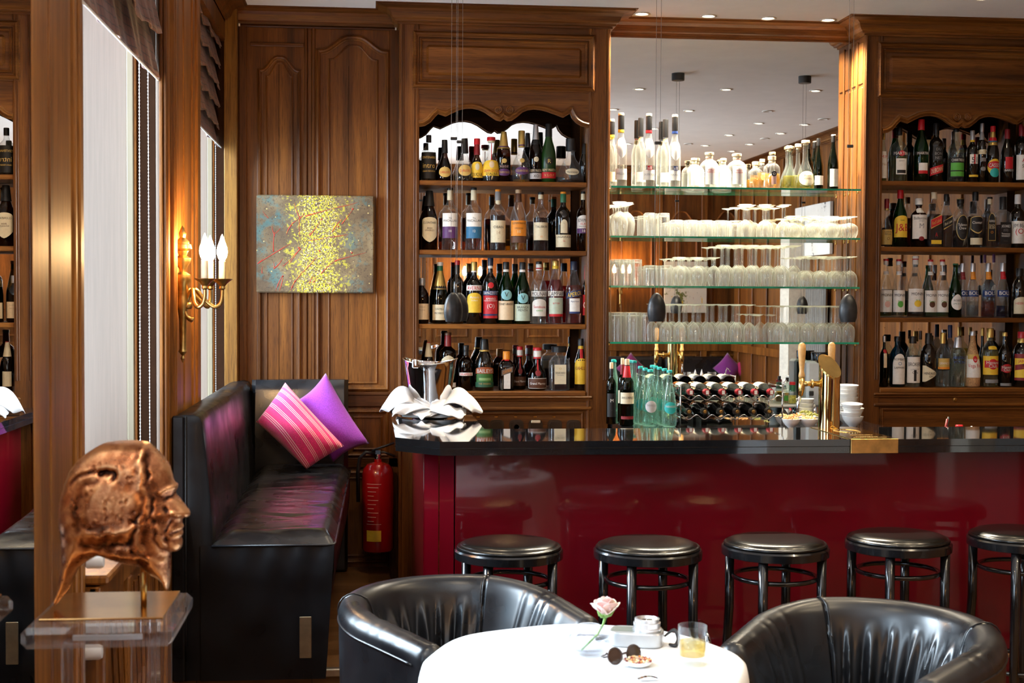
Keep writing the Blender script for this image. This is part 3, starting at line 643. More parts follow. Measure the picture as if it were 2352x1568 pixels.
# label shapes: return z range for s in [-1,1]
def shape(kind, s_):
    q = math.sqrt(max(0, 1 - s_ * s_))
    return {'rect': (0, 1), 'oval': (.5 - .5 * q, .5 + .5 * q), 'arch': (0, .72 + .28 * q), 'shield': (.26 * abs(s_) ** 1.5, .85 + .15 * q), 'tomb': (0, .62 + .38 * q), 'diag': (.0 + .2 * (s_ + 1), .6 + .2 * (s_ + 1)), 'diamond': (.5 - .5 * min(1, (1 - s_) * .62), .5 + .5 * min(1, (1 - s_) * .62)), 'drop': (.5 - .5 * q, .5 + .5 * q * (1 + .25 * (1 - abs(s_))))}[kind]
def bottle(name, x, y, z, h, R, prof, glass, liq, lev, cap, labels, desc, cat='bottle', group=None, sq=0, seg=28, yaw=0.0):
    """cap: (colour, start share, width factor) or list of bands; labels: (shape, z0, z1, half width share, colour, [(text, zshare, size share, colour)])"""
    pr = PROF[prof]; t = thing(name, desc, cat, (x, y, z), group)
    caps = cap if isinstance(cap, list) else [cap]
    zt = caps[0][1]
    gp = [(radius_at(pr, R, f), f * h) for f in [a for a, _ in pr if a < zt + .03] + [min(.99, zt + .03)]]
    MB().lathe([(gp[0][0] * .85, 0)] + [(r, max(z_, .0015)) for r, z_ in gp], seg=seg, sq=sq, cap1=False).build('glass_body', GL[glass], t, 35 if sq else 1, True)
    if liq:
        lp = [(radius_at(pr, R, f) - .0022, f * h) for f in [a for a, _ in pr if .01 < a < lev] + [lev]]
        MB().lathe([(lp[0][0], .006)] + lp, seg=seg, sq=sq).build('liquid', liquid(liq), t, 35 if sq else 1, True)
    q = None
    for i, (cc, z0, kk) in enumerate(caps):
        z1 = caps[i + 1][1] if i + 1 < len(caps) else 1.0
        r = radius_at(pr, R, min(.985, z0 + .01)) * kk + .0008
        r2 = radius_at(pr, R, min(.985, z1 - .01)) * kk + .0008
        MB().lathe([(r, z0 * h), (r, (z0 + .004) * h), (r2, (z1 - .012) * h), (r2 * .9, z1 * h)], seg=16).build('cap' if i == len(caps) - 1 else 'neck_foil', capmat(cc), t, 40, True)
    for li, (kind, z0, z1, wd, col, txt) in enumerate(labels):
        fn = wrapf(pr, R, h, sq, .0007 + li * .0004, yaw); Rm = radius_at(pr, R, (z0 + z1) / 2)
        W = Rm * (1.35 * wd if not sq else .86 * wd); nu = 13
        g = MB(); vs = []; fs = []; nv = 10
        for i in range(nu):
            s_ = -1 + 2 * i / (nu - 1); s2 = math.sin(s_ * PI / 2) if kind in ('oval', 'drop', 'arch', 'tomb', 'shield') else s_
            a, b_ = shape(kind, s2)
            for j in range(nv): vs.append(fn(s2 * W, (z0 + (z1 - z0) * (a + (b_ - a) * j / (nv - 1))) * h))
        for i in range(nu - 1):
            for j in range(nv - 1): fs.append((i*nv+j, (i+1)*nv+j, (i+1)*nv+j+1, i*nv+j+1))
        lo = g.add(vs, fs).build('label', labmat(col), t, 1, True) if col is not None else t
        fn2 = wrapf(pr, R, h, sq, .0016 + li * .0004, yaw)
        byc = {}
        for (s_, zs, sz, tc) in txt:
            V, Fc, Wt = text_mesh(s_, 0.0); k = sz * (z1 - z0) * h * 1.35
            if Wt * k > 1.62 * W: kx = 1.62 * W / Wt
            else: kx = k
            zc = (z0 + (z1 - z0) * zs) * h; tilt = .4 * (z1 - z0) * h / W * .5 if kind == 'diag' else 0
            byc.setdefault(tc, MB()).add([fn2(a * kx, zc + b_ * k + a * kx * tilt) for a, b_ in V], Fc)
        for tc, mb in byc.items():
            o = mb.build('lettering', plain('ink_' + (tc if isinstance(tc, str) else 'x'), pal(tc), .5), lo, 0, True, False)
    return t
def place(row, x0, y0, sc, S, Y, specs, yy=None):
    """row of bottles read off the photo in zoomed pixels: px = x0 + u/sc, py = y0 + v/sc"""
    for sp in specs:
        (u, vt, wd, prof, glass, liq, lev, cap, labels, desc) = sp[:10]; kw = sp[10] if len(sp) > 10 else {}
        YY = kw.pop('Y', Y); px, py = x0 + u / sc, y0 + vt / sc
        top = atY(px, py, YY); h = top.z - S; p1 = atY(px + wd / sc / 2, py, YY); R = (p1.x - top.x)
        if kw.get('sq'): R *= .98
        kw.pop('Y', None)
        bottle(kw.pop('name', row), top.x, YY, S + .0005, h, R, prof, glass, liq, lev, cap, labels, desc, **kw)
Wt = 'w'
YB = 6.985
# left cabinet, top shelf
place('spirit_bottle', 950, 240, 5.227, SHL[0], YB, [
 (182, 368, 178, 'whisky', 'clear', 'black', .40, ('k', .84, 1.05), [('rect', .05, .62, .98, 'k', [('CENTENARIO', .80, .09, 'g'), ('intro', .50, .20, 'g'), ('GRAN RESERVA', .28, .06, 'g')])], 'clear bottle with black wraparound label, leftmost on the top left shelf'),
 (373, 425, 205, 'tri', 'brown', 'black', .55, [('k', .68, 1.25)], [('oval', .09, .34, .62, 'g', [('CARLOS I', .48, .22, 'r')])], 'dark conical brandy bottle with gold oval label and long black cap'),
 (612, 410, 235, 'tri', 'clear', 'black', .12, [('k', .66, 1.25)], [('oval', .12, .38, .60, 'g', [('CARLOS I', .48, .22, 'r')])], 'nearly empty clear conical bottle with gold oval label and black cap'),
 (762, 410, 150, 'round', 'brown', 'darkamber', .5, [('dr', .62, 1.35), ('r', .86, 1.5)], [('arch', .09, .46, .85, 'y', [('DUQUE', .20, .22, 'k')]), ('oval', .26, .42, .28, 'c', [])], 'dark bottle with red wax neck and yellow portrait label, half hidden by its twin'),
 (932, 393, 212, 'round', 'clear', 'black', .40, [('c', .88, 1.2), ('r', .92, 1.5)], [('arch', .13, .48, .95, 'y', [('GRAN DUQUE', .32, .17, 'r'), ("D'ALBA", .12, .17, 'k')]), ('oval', .30, .46, .24, 'cr', []), ('rect', .48, .86, .10, 'r', [])], 'bulbous bottle with red ribbon on its neck and wide yellow label'),
 (1083, 328, 165, 'whisky', 'brown', 'black', .5, [('g', .66, 1.15), ('p', .69, 1.17), ('g', .71, 1.15)], [('oval', .12, .26, .80, 'p', [('COURVOISIER', .5, .30, 'g')]), ('oval', .37, .46, .28, 'g', []), ('rect', .27, .34, .6, 'k', [('V.S.O.P', .5, .6, 'pk')])], 'dark brown bottle with long gold cap and purple oval label'),
 (1297, 316, 222, 'round', 'clear', 'gold', .05, [('g', .68, 1.1), ('p', .71, 1.12), ('g', .73, 1.1)], [('oval', .14, .29, .62, 'p', [('COURVOISIER', .5, .30, 'g')]), ('oval', .37, .46, .22, 'g', [])], 'empty clear round bottle with long gold cap and purple oval label'),
 (1467, 242, 150, 'slope', 'brown', 'darkamber', .66, [('k', .66, 1.05), ('s', .74, 1.05)], [('rect', .06, .16, .85, 's', [('XO', .5, .5, 'k')]), ('oval', .35, .44, .30, 'c', []), ('rect', .17, .23, .9, 'k', [('REMY MARTIN', .5, .8, 'cr')])], 'slender amber cognac bottle with silver foil neck beside the green one'),
 (1622, 234, 180, 'champ', 'frost', None, 0, [('k', .78, 1.1)], [('rect', .07, .175, .95, 'r', [('V.S.O.P', .5, .42, 'g')]), ('rect', .185, .235, .9, (.02, .07, .01), [('REMY MARTIN', .5, .9, 'cr')]), ('oval', .30, .42, .40, 'k', [('R', .5, .6, 'g')])], 'tall frosted green cognac bottle with red band, on the top left shelf'),
 (1888, 410, 320, 'bell', 'clear', 'darkamber', .06, [('k', .72, 1.35)], [('oval', .16, .31, .42, 'c', [('Hennessy', .48, .36, 'k')])], 'wide crystal cognac decanter bottle with cream oval label and black cap'),
 (2052, 470, 120, 'slope', 'dark', None, 0, [('k', .74, 1.1)], [], 'plain dark bottle in the right corner of the top left shelf'),
])
# second shelf
place('whisky_bottle', 950, 420, 5.227, SHL[1], YB, [
 (190, 95, 196, 'slope', 'brown', 'amber', .60, [('k', .74, 1.25)], [('shield', .13, .55, .80, 'c', [('CLONTARF', .78, .085, 'k'), ('IRISH', .56, .07, 'br'), ('WHISKEY', .47, .07, 'br'), ('. . . . . .', .30, .05, 't')])], 'whisky bottle with tall cream shield label, leftmost on the second left shelf'),
 (437, 60, 196, 'whisky', 'clear', 'amber', .58, [('c', .80, 1.0), ('k', .96, 1.1)], [('rect', .19, .59, .84, Wt, [('The', .80, .06, 'k'), ('MACALLAN', .70, .095, 'k'), ('. . . .', .60, .04, 'gy')]), ('rect', .19, .375, .845, 'p', [('18', .62, .22, 'w')])], 'whisky bottle with a white label over a purple panel, second left shelf'),
 (722, 58, 198, 'whisky', 'clear', 'amber', .58, [('c', .80, 1.0), ('k', .96, 1.1)], [('rect', .19, .59, .84, Wt, [('The', .80, .06, 'k'), ('MACALLAN', .70, .095, 'k'), ('. . . .', .60, .04, 'gy')]), ('rect', .19, .375, .845, 'bl', [('12', .62, .22, 'w')])], 'whisky bottle with a white label over a blue panel, second left shelf'),
 (1014, 80, 186, 'whisky', 'clear', 'darkamber', .58, [('gy', .82, 1.1), ('o', .965, 1.1)], [('rect', .13, .49, .92, 'c', [('OBAN', .70, .13, 'k'), ('14', .45, .16, 't'), ('~', .18, .1, 'gy')]), ('oval', .75, .84, .9, 'c', [])], 'whisky bottle with plain cream label, round neck seal and orange stopper'),
 (1260, 82, 196, 'slope', 'clear', 'gold', .42, [('br', .80, 1.0), ('t', .94, 1.1)], [('rect', .24, .49, .86, 'o', [('GLENMORANGIE', .83, .14, 'k'), ('ORIGINAL', .50, .10, 'br'), ('10', .28, .20, 'c')]), ('rect', .13, .23, .86, 'br', [])], 'slender-necked whisky bottle with orange label, second left shelf'),
 (1527, 110, 182, 'whisky', 'clear', 'darkamber', .56, [('c', .88, 1.0), ('k', .955, 1.15)], [('rect', .18, .48, .92, 'c', [('TALISKER', .76, .13, 'k'), ('. . . . . . . .', .50, .05, 'gy'), ('10', .20, .12, 'o')])], 'whisky bottle with square cream label and short black stopper'),
 (1797, 108, 186, 'whisky', 'dark', None, 0, [('gr', .82, 1.1), ('o', .965, 1.1)], [('rect', .065, .275, .92, 'c', [('LAGAVULIN', .82, .18, 'k'), ('16', .50, .16, 'r')]), ('tomb', .30, .53, .34, 'c', [('L', .75, .14, 't')])], 'dark whisky bottle with low cream label and small tall seal above it'),
 (2035, 104, 150, 'whisky', 'brown', 'darkamber', .58, [('c', .86, 1.0), ('k', .96, 1.1)], [('arch', .30, .60, .95, Wt, [('BOWMORE', .72, .20, 'k'), ('ISLAY', .52, .12, 'r'), ('SINGLE MALT', .38, .07, 'k')]), ('rect', .30, .38, .955, 'p', [('18', .5, .6, 'w')])], 'whisky bottle with white and purple label in the right corner of the second shelf'),
])
# third shelf
place('liqueur_bottle', 950, 570, 5.227, SHL[2], YB, [
 (100, 360, 165, 'short', 'brown', 'black', .5, [('s', .84, 1.2)], [('rect', .09, .44, .98, 'cr', [('VIEILLE', .80, .10, 't'), ('PRUNE', .60, .10, 't'), ('. . . .', .25, .06, 't')])], 'squat dark flagon with peach label at the left end of the third shelf'),
 (318, 168, 186, 'champ', 'dgreen', 'black', .45, [('g', .56, 1.02), ('gr', .86, 1.05), ('w', .94, 1.1)], [('rect', .06, .31, .96, 'c', [('CASTELLO', .72, .12, 'k'), ('PROSECCO', .45, .12, 'k'), ('. . . . .', .2, .08, 't')]), ('rect', .57, .63, 1.0, 'k', [])], 'sparkling wine bottle with gold neck foil and cream label'),
 (525, 148, 150, 'bord', 'dark', None, 0, [('k', .80, 1.05), ('r', .93, 1.1)], [('rect', .10, .40, .9, 'c', [])], 'dark wine bottle with red foil behind the hanging lamps'),
 (727, 163, 188, 'whisky', 'dark', None, 0, [('w', .83, 1.1), ('g', .855, 1.15)], [('rect', .535, .62, .96, 'w', [('AVERNA', .5, .75, 'r')]), ('arch', .18, .50, .80, 'y', [('Amaro', .78, .13, 'w'), ('Siciliano', .62, .08, 'w'), ('. . . .', .3, .06, 'g')])], 'dark bitter bottle with white and yellow label, gold cap, beside the lamps'),
 (922, 117, 176, 'whisky', 'dark', None, 0, [('w', .84, 1.05), ('n', .88, 1.15)], [('rect', .085, .43, .96, 'r', [('AMARO', .86, .10, 'w'), ('FELSINA RAMAZZOTTI', .77, .06, 'w'), ('(O)', .55, .18, 'w'), ('. . . . .', .3, .06, 'w')]), ('rect', .435, .50, .99, 'b', [('RAMAZZOTTI', .5, .72, 'w')]), ('oval', .54, .63, .30, 'r', []), ('rect', .125, .15, .965, 'b', [])], 'dark bitter bottle with tall bright red label and navy cap'),
 (1110, 165, 186, 'slope', 'green', 'black', .60, [('w', .84, 1.05), ('k', .88, 1.15)], [('rect', .065, .37, .98, 'cr', [('FERNET-BRANCA', .84, .12, 'k'), ('. . . . . . . .', .60, .05, 't'), ('. . . . . . . .', .4, .05, 't'), ('. . . . . . .', .2, .05, 't')]), ('oval', .385, .55, .55, (.25, .55, .60), [('V', .55, .5, 'k')])], 'green bottle with peach label and a flying eagle roundel'),
 (1307, 168, 190, 'slope', 'green', 'black', .60, [('w', .84, 1.05), ('k', .88, 1.15)], [('rect', .05, .32, .98, 'pg', [('BRANCA', .82, .14, 'k'), ('MENTA', .64, .14, 'k'), ('. . . . . . . .', .4, .05, 'gy'), ('. . . . . . .', .2, .05, 'gy')]), ('oval', .335, .50, .55, (.25, .55, .60), [('V', .55, .5, 'k')])], 'green bottle with pale mint label under an eagle roundel'),
 (1505, 160, 190, 'whisky', 'clear', 'water', .55, [('w', .86, 1.15), ('r', .88, 1.15), ('w', .90, 1.1), ('k', .955, 1.1)], [('rect', .44, .525, .98, 'w', [('MOLINARI', .5, .80, 'k')]), ('arch', .125, .40, .78, 'w', [('Sambuca', .55, .16, 'r'), ('extra', .35, .14, 'lg')])], 'clear liqueur bottle with white label and white neck band'),
 (1705, 150, 188, 'slope', 'clear', 'red', .70, [('y', .87, 1.15), ('g', .92, 1.15)], [('rect', .44, .52, .99, 'w', [('CAMPARI', .5, .90, 'k')]), ('rect', .12, .415, .76, 'pg', [('BITTER', .70, .09, 'r'), ('. . . .', .5, .06, 'g')]), ('rect', .12, .16, .765, 'r', [])], 'red bitter bottle with cream label, yellow and gold cap'),
 (1925, 158, 196, 'slope', 'clear', 'red', .62, [('n', .86, 1.15)], [('diag', .40, .56, .90, 'b', [('APEROL', .5, .45, 'y')]), ('rect', .18, .41, .50, 'w', [('Aperitivo', .8, .12, 'b'), ('. . .', .4, .08, 'r')]), ('rect', .17, .20, .5, 'b', [])], 'orange red aperitif bottle with slanted blue banner'),
 (2068, 205, 80, 'whisky', 'dark', None, 0, [('r', .76, 1.2)], [('rect', .15, .50, .9, 'r', [('C', .5, .4, 'w')])], 'dark bottle with red cap in the right corner of the third shelf'),
])
# bottom shelf
place('liqueur_bottle', 950, 740, 5.227, SHL[3], YB, [
 (180, 240, 110, 'bord', 'dark', None, 0, [('c', .70, 1.15), ('r', .99, 1.15)], [('rect', .1, .4, .9, 'c', [])], 'dark bottle with cream neck label, rising behind the ice bucket'),
 (412, 122, 210, 'bord', 'brown', 'darkamber', .66, [('dr', .76, 1.0), ('br', .95, 1.1)], [('drop', .34, .58, .75, 'c', [('SOUTHERN', .62, .15, 'r'), ('COMFORT', .42, .15, 'r')]), ('rect', .06, .14, .8, 'w', [])], 'brown liqueur bottle with rounded cream label, right of the ice bucket'),
 (628, 276, 172, 'whisky', 'brown', 'black', .6, [('k', .78, 1.1), ('k', .88, 1.25)], [('rect', .33, .40, .86, 'w', [('DRAMBUIE', .5, .85, 'r')])], 'dark brown liqueur bottle with a narrow white and red name strip'),
 (850, 200, 225, 'slope', 'dark', None, 0, [('g', .76, 1.15), ('k', .79, 1.15)], [('tomb', .16, .38, .78, (.04, .16, .03), []), ('rect', .20, .25, .5, (.25, .42, .16), []), ('rect', .07, .165, .9, (.02, .10, .05), [('THE ORIGINAL', .7, .3, 'g'), ('. . . . .', .3, .2, 'g')]), ('tomb', .33, .46, .86, (.35, .08, .02), [('BAILEYS', .42, .60, 'w')])], 'black cream-liqueur bottle with a green landscape label'),
 (1115, 348, 188, 'short', 'brown', 'black', .6, [('r', .76, 1.15), ('o', .79, 1.25)], [('rect', .05, .52, .50, 'w', [('. . .', .6, .05, 'k'), ('. . .', .4, .05, 'k'), ('. . .', .2, .05, 'k')]), ('diag', .38, .62, .84, (.12, .10, .09), [('COINTREAU', .5, .36, 'o')])], 'square brown liqueur bottle with orange cap and red slanted strip', {'sq': 5}),
 (1275, 290, 160, 'round', 'brown', 'black', .5, [('r', .76, 1.3), ('w', .79, 1.35), ('r', .92, 1.4)], [('rect', .09, .30, .95, 'br', [('Grand Marnier', .5, .26, 'w')]), ('rect', .42, .72, .16, 'r', []), ('oval', .36, .50, .30, 'dr', [])], 'bulbous orange-liqueur bottle with red ribbon, the left one of two', {'Y': 7.06}),
 (1485, 303, 230, 'round', 'brown', 'black', .45, [('r', .74, 1.2), ('w', .78, 1.25), ('r', .93, 1.4)], [('rect', .05, .29, .92, 'w', []), ('rect', .06, .28, .85, 'br', [('Grand Marnier', .5, .26, 'w'), ('. . . .', .2, .1, 'w')]), ('rect', .42, .72, .13, 'r', []), ('oval', .34, .48, .26, 'dr', [])], 'bulbous orange-liqueur bottle with red ribbon and brown label, the right one of two'),
 (1747, 288, 250, 'short', 'clear', 'darkamber', .42, [('k', .865, 2.1)], [('rect', .15, .59, .66, 'c', [('DISARONNO', .58, .11, 'k'), ('ORIGINALE', .46, .05, 'gy'), ('. . . . .', .25, .04, 'gy'), ('O', .80, .12, 'g')]), ('rect', .885, .965, 1.0, 'k', [('DISARONNO', .5, .6, 'c')])], 'square faceted liqueur bottle with wide black stopper and cream label', {'sq': 5}),
 (2008, 195, 150, 'slope', 'dark', None, 0, [('y', .80, 1.1), ('k', .86, 1.2)], [('arch', .12, .62, .98, 'y', [('KAHLUA', .62, .14, 'dr'), ('. . .', .2, .06, 'br')]), ('rect', .62, .80, .28, 'r', [])], 'coffee-liqueur bottle with tall yellow label at the right end of the bottom shelf'),
])
# top glass shelf
YG = 6.985
RB = lambda k: [(k, .735, 1.15), ('k', .775, 1.15), ('cr', .965, 1.15)]
place('spirit_bottle', 1380, 240, 3.79, SHG[0], 6.95, [
 (178, 74, 104, 'slim', 'white', None, 0, RB('y'), [('rect', .09, .24, .95, 'w', [('WILLIAMS', .55, .22, 'gy')]), ('shield', .38, .66, .55, 'w', [('. . .', .6, .08, 't'), ('. . .', .4, .08, 't')]), ('rect', .235, .29, .28, 'c', [('s8', .5, .8, 'k')])], 'tall clear schnapps bottle with yellow neck band, leftmost on the top glass shelf'),
 (420, 80, 104, 'slim', 'white', None, 0, RB('r'), [('rect', .09, .23, .95, 'w', [('SAUERKIRSCH', .55, .22, 'gy')]), ('shield', .38, .66, .55, 'w', [('. . .', .6, .08, 't'), ('. . .', .4, .08, 't')]), ('rect', .225, .285, .28, 'r', [('s8', .5, .8, 'w')])], 'tall clear schnapps bottle with red neck band on the top glass shelf'),
 (646, 88, 100, 'slim', 'white', None, 0, RB('b'), [('rect', .09, .23, .95, 'w', [('MARILLE', .55, .22, 'gy')]), ('shield', .36, .62, .60, 'w', []), ('rect', .225, .285, .28, 'b', [('s8', .5, .8, 'w')])], 'tall clear schnapps bottle with blue neck band on the top glass shelf'),
 (98, 128, 90, 'slim', 'white', None, 0, RB('y'), [('rect', .09, .23, .9, 'c', [])], 'clear schnapps bottle with yellow band behind the leftmost one', {'Y': 7.05}),
 (348, 118, 92, 'slim', 'white', None, 0, [('k', .74, 1.15)], [('rect', .09, .23, .9, 'w', []), ('oval', .66, .72, .8, 'g', [])], 'clear schnapps bottle with all black cap behind the red-banded one', {'Y': 7.05}),
 (564, 130, 92, 'slim', 'white', None, 0, [('k', .74, 1.15)], [('rect', .09, .23, .9, 'w', []), ('oval', .66, .72, .8, 'g', [])], 'clear schnapps bottle with all black cap behind the blue-banded one', {'Y': 7.05}),
 (945, 418, 158, 'short', 'white', None, 0, [('c', .84, 1.1), ('cr', .93, 1.35)], [('rect', .08, .70, .50, 'w', [('WILD', .66, .10, 'r'), ('KIRSCH', .56, .08, 'r'), ('. . .', .3, .04, 'gy')]), ('rect', .83, .845, 1.2, 'r', [])], 'clear square flask with cork and red lettering, left one of the big pair'),
 (1184, 430, 168, 'short', 'white', None, 0, [('c', .84, 1.1), ('cr', .93, 1.35)], [('rect', .10, .62, .50, 'w', [('WILD', .76, .10, 'r'), ('HIMBEER', .64, .08, 'r'), ('. . .', .3, .04, 'gy')]), ('rect', .83, .845, 1.2, 'r', [])], 'clear flask with cork and red lettering, right one of the big pair'),
 (1066, 470, 110, 'short', 'white', None, 0, [('c', .84, 1.1), ('cr', .93, 1.35)], [('rect', .10, .62, .55, 'w', [])], 'small clear flask with cork standing between the two big flasks', {'Y': 7.03}),
 (812, 468, 110, 'short', 'white', None, 0, [('c', .84, 1.1), ('cr', .93, 1.35)], [('rect', .10, .62, .55, 'w', [])], 'small clear flask with cork left of the big flasks', {'Y': 7.03}),
 (1345, 498, 96, 'short', 'clear', 'gold', .42, [('c', .80, 1.1), ('cr', .88, 1.35)], [], 'small corked flask half full of amber spirit, left of the labelled one', {'Y': 7.03}),
 (1405, 476, 90, 'short', 'clear', 'gold', .55, [('c', .82, 1.1), ('cr', .90, 1.35)], [('oval', .3, .5, .4, 'g', [])], 'small corked flask of amber spirit in the middle of three', {'Y': 7.03}),
 (1490, 450, 140, 'short', 'clear', 'gold', .45, [('c', .80, 1.1), ('cr', .88, 1.35)], [('rect', .12, .42, .24, 'pk', [('. .', .5, .1, 'k')]), ('oval', .36, .52, .26, 'k', [('O', .5, .5, 'w')])], 'corked flask of amber spirit with black round seal'),
 (1640, 360, 122, 'bell', 'pale', 'yellow', .30, [('c', .88, 1.1), ('cr', .93, 1.7)], [], 'conical corked carafe with pale yellow liqueur, no label'),
 (1718, 343, 112, 'bell', 'pale', 'yellow', .32, [('c', .88, 1.1), ('cr', .93, 1.7)], [], 'conical corked carafe with yellow liqueur behind the labelled one', {'Y': 7.04}),
 (1783, 312, 148, 'bell', 'pale', 'yellow', .30, [('c', .90, 1.1), ('cr', .94, 1.7)], [('oval', .06, .36, .86, 'c', [('Poire', .70, .16, 'br'), ('Williams', .48, .12, 'br'), ('. . . .', .25, .08, 'br')])], 'conical corked carafe with a hand-lettered oval yellow label'),
 (1896, 296, 84, 'champ', 'dgreen', None, 0, [('k', .86, 1.1)], [('rect', .10, .28, .8, 'w', [])], 'slender dark green wine bottle, left one of the pair on the glass shelf', {'Y': 7.02}),
 (2026, 262, 90, 'champ', 'dgreen', None, 0, [('k', .86, 1.1), ('w', .975, 1.15)], [('rect', .05, .37, .70, 'w', [('. . .', .75, .06, 'k'), ('v', .9, .07, 'k')])], 'slender dark green wine bottle with tall white label at the end of the glass shelf'),
])
# right cabinet
CQ = 6.497
place('vermouth_bottle', 1990, 240, CQ, SHR[0], YB, [
 (262, 425, 92, 'champ', 'pale', 'olive', .5, [('g', .86, 1.1)], [('rect', .07, .62, .98, 'w', [('M.M', .80, .12, 'r'), ('No', .52, .1, 't')])], 'bottle with long white label at the left edge of the upper right shelf'),
 (490, 345, 238, 'whisky', 'pale', 'olive', .46, [('k', .86, 1.1)], [('rect', .475, .555, .92, 'k', [('MARTINI', .5, .75, 'w')]), ('oval', .465, .565, .30, 'r', []), ('rect', .13, .42, .52, 'w', [('BIANCO', .85, .07, 'k'), ('. . .', .6, .05, 'k')]), ('rect', .15, .21, .42, 'k', [])], 'clear vermouth bottle with white label and black cap on the upper right shelf'),
 (822, 225, 210, 'slope', 'green', 'darkamber', .2, [('r', .83, 1.2)], [('rect', .43, .48, .9, 'k', [('MARTINI', .5, .8, 'w')]), ('rect', .13, .30, .5, 'w', [('. . .', .6, .1, 'k')]), ('rect', .13, .18, .51, 'r', [])], 'green vermouth bottle with bright red cap on the upper right shelf'),
 (1045, 280, 200, 'bord', 'dark', None, 0, [('k', .80, 1.1)], [('diag', .10, .32, .98, 'r', [('DUBONNET', .5, .36, 'c')]), ('rect', .36, .6, .6, 'k', [('DU', .8, .2, 'gy'), ('BON', .5, .2, 'gy'), ('NET', .2, .2, 'gy')])], 'black aperitif bottle with a slanted red band'),
 (1340, 362, 225, 'whisky', 'pale', 'black', .16, [('k', .94, 1.1)], [('rect', .09, .46, .90, 'k', []), ('rect', .22, .36, .78, 'lg', []), ('rect', .11, .20, .78, 'lg', []), ('rect', .37, .45, .86, 'k', [('CHARTREUSE', .5, .6, 'w')])], 'round liqueur bottle with bright green label framed in black'),
 (1585, 390, 165, 'whisky', 'dark', None, 0, [('y', .78, 1.1), ('s', .82, 1.1)], [('rect', .36, .54, .60, 'w', [('51', .42, .62, 'k')]), ('rect', .36, .54, .10, 'r', []), ('rect', .11, .15, .7, 'y', [])], 'dark bottle with a square white numeral label and silver cap'),
 (1728, 283, 120, 'bord', 'dark', None, 0, [('gy', .72, 1.05), ('s', .86, 1.15)], [('arch', .48, .56, .9, 'c', []), ('rect', .36, .42, .6, 'gy', []), ('oval', .2, .27, .5, 'gy', [])], 'dark slim bottle with silver cap and three small badges'),
 (1890, 325, 178, 'slope', 'dark', None, 0, [('g', .66, 1.1), ('bl', .72, 1.25), ('r', .74, 1.25), ('g', .80, 1.1), ('r', .90, 1.15)], [('oval', .14, .42, .95, 'y', []), ('oval', .24, .38, .92, 'r', [('CASSISS', .5, .5, 'w')]), ('oval', .10, .26, .6, 'tq', [])], 'dark bottle with a gaudy red, yellow and turquoise fruit label'),
 (2105, 370, 180, 'slope', 'dark', None, 0, [('dr', .82, 1.15)], [('rect', .26, .48, .5, 'r', []), ('rect', .21, .26, .7, 'k', [('BARDO', .5, .8, 'w')])], 'dark bottle with red cap and small red label near the right frame edge'),
 (2320, 300, 190, 'bord', 'dark', None, 0, [('dr', .80, 1.1)], [('rect', .06, .48, .9, 'w', [('A', .80, .2, 'r'), ('So', .55, .14, 'k')])], 'wine bottle with large white label cut off by the frame, upper right shelf'),
])
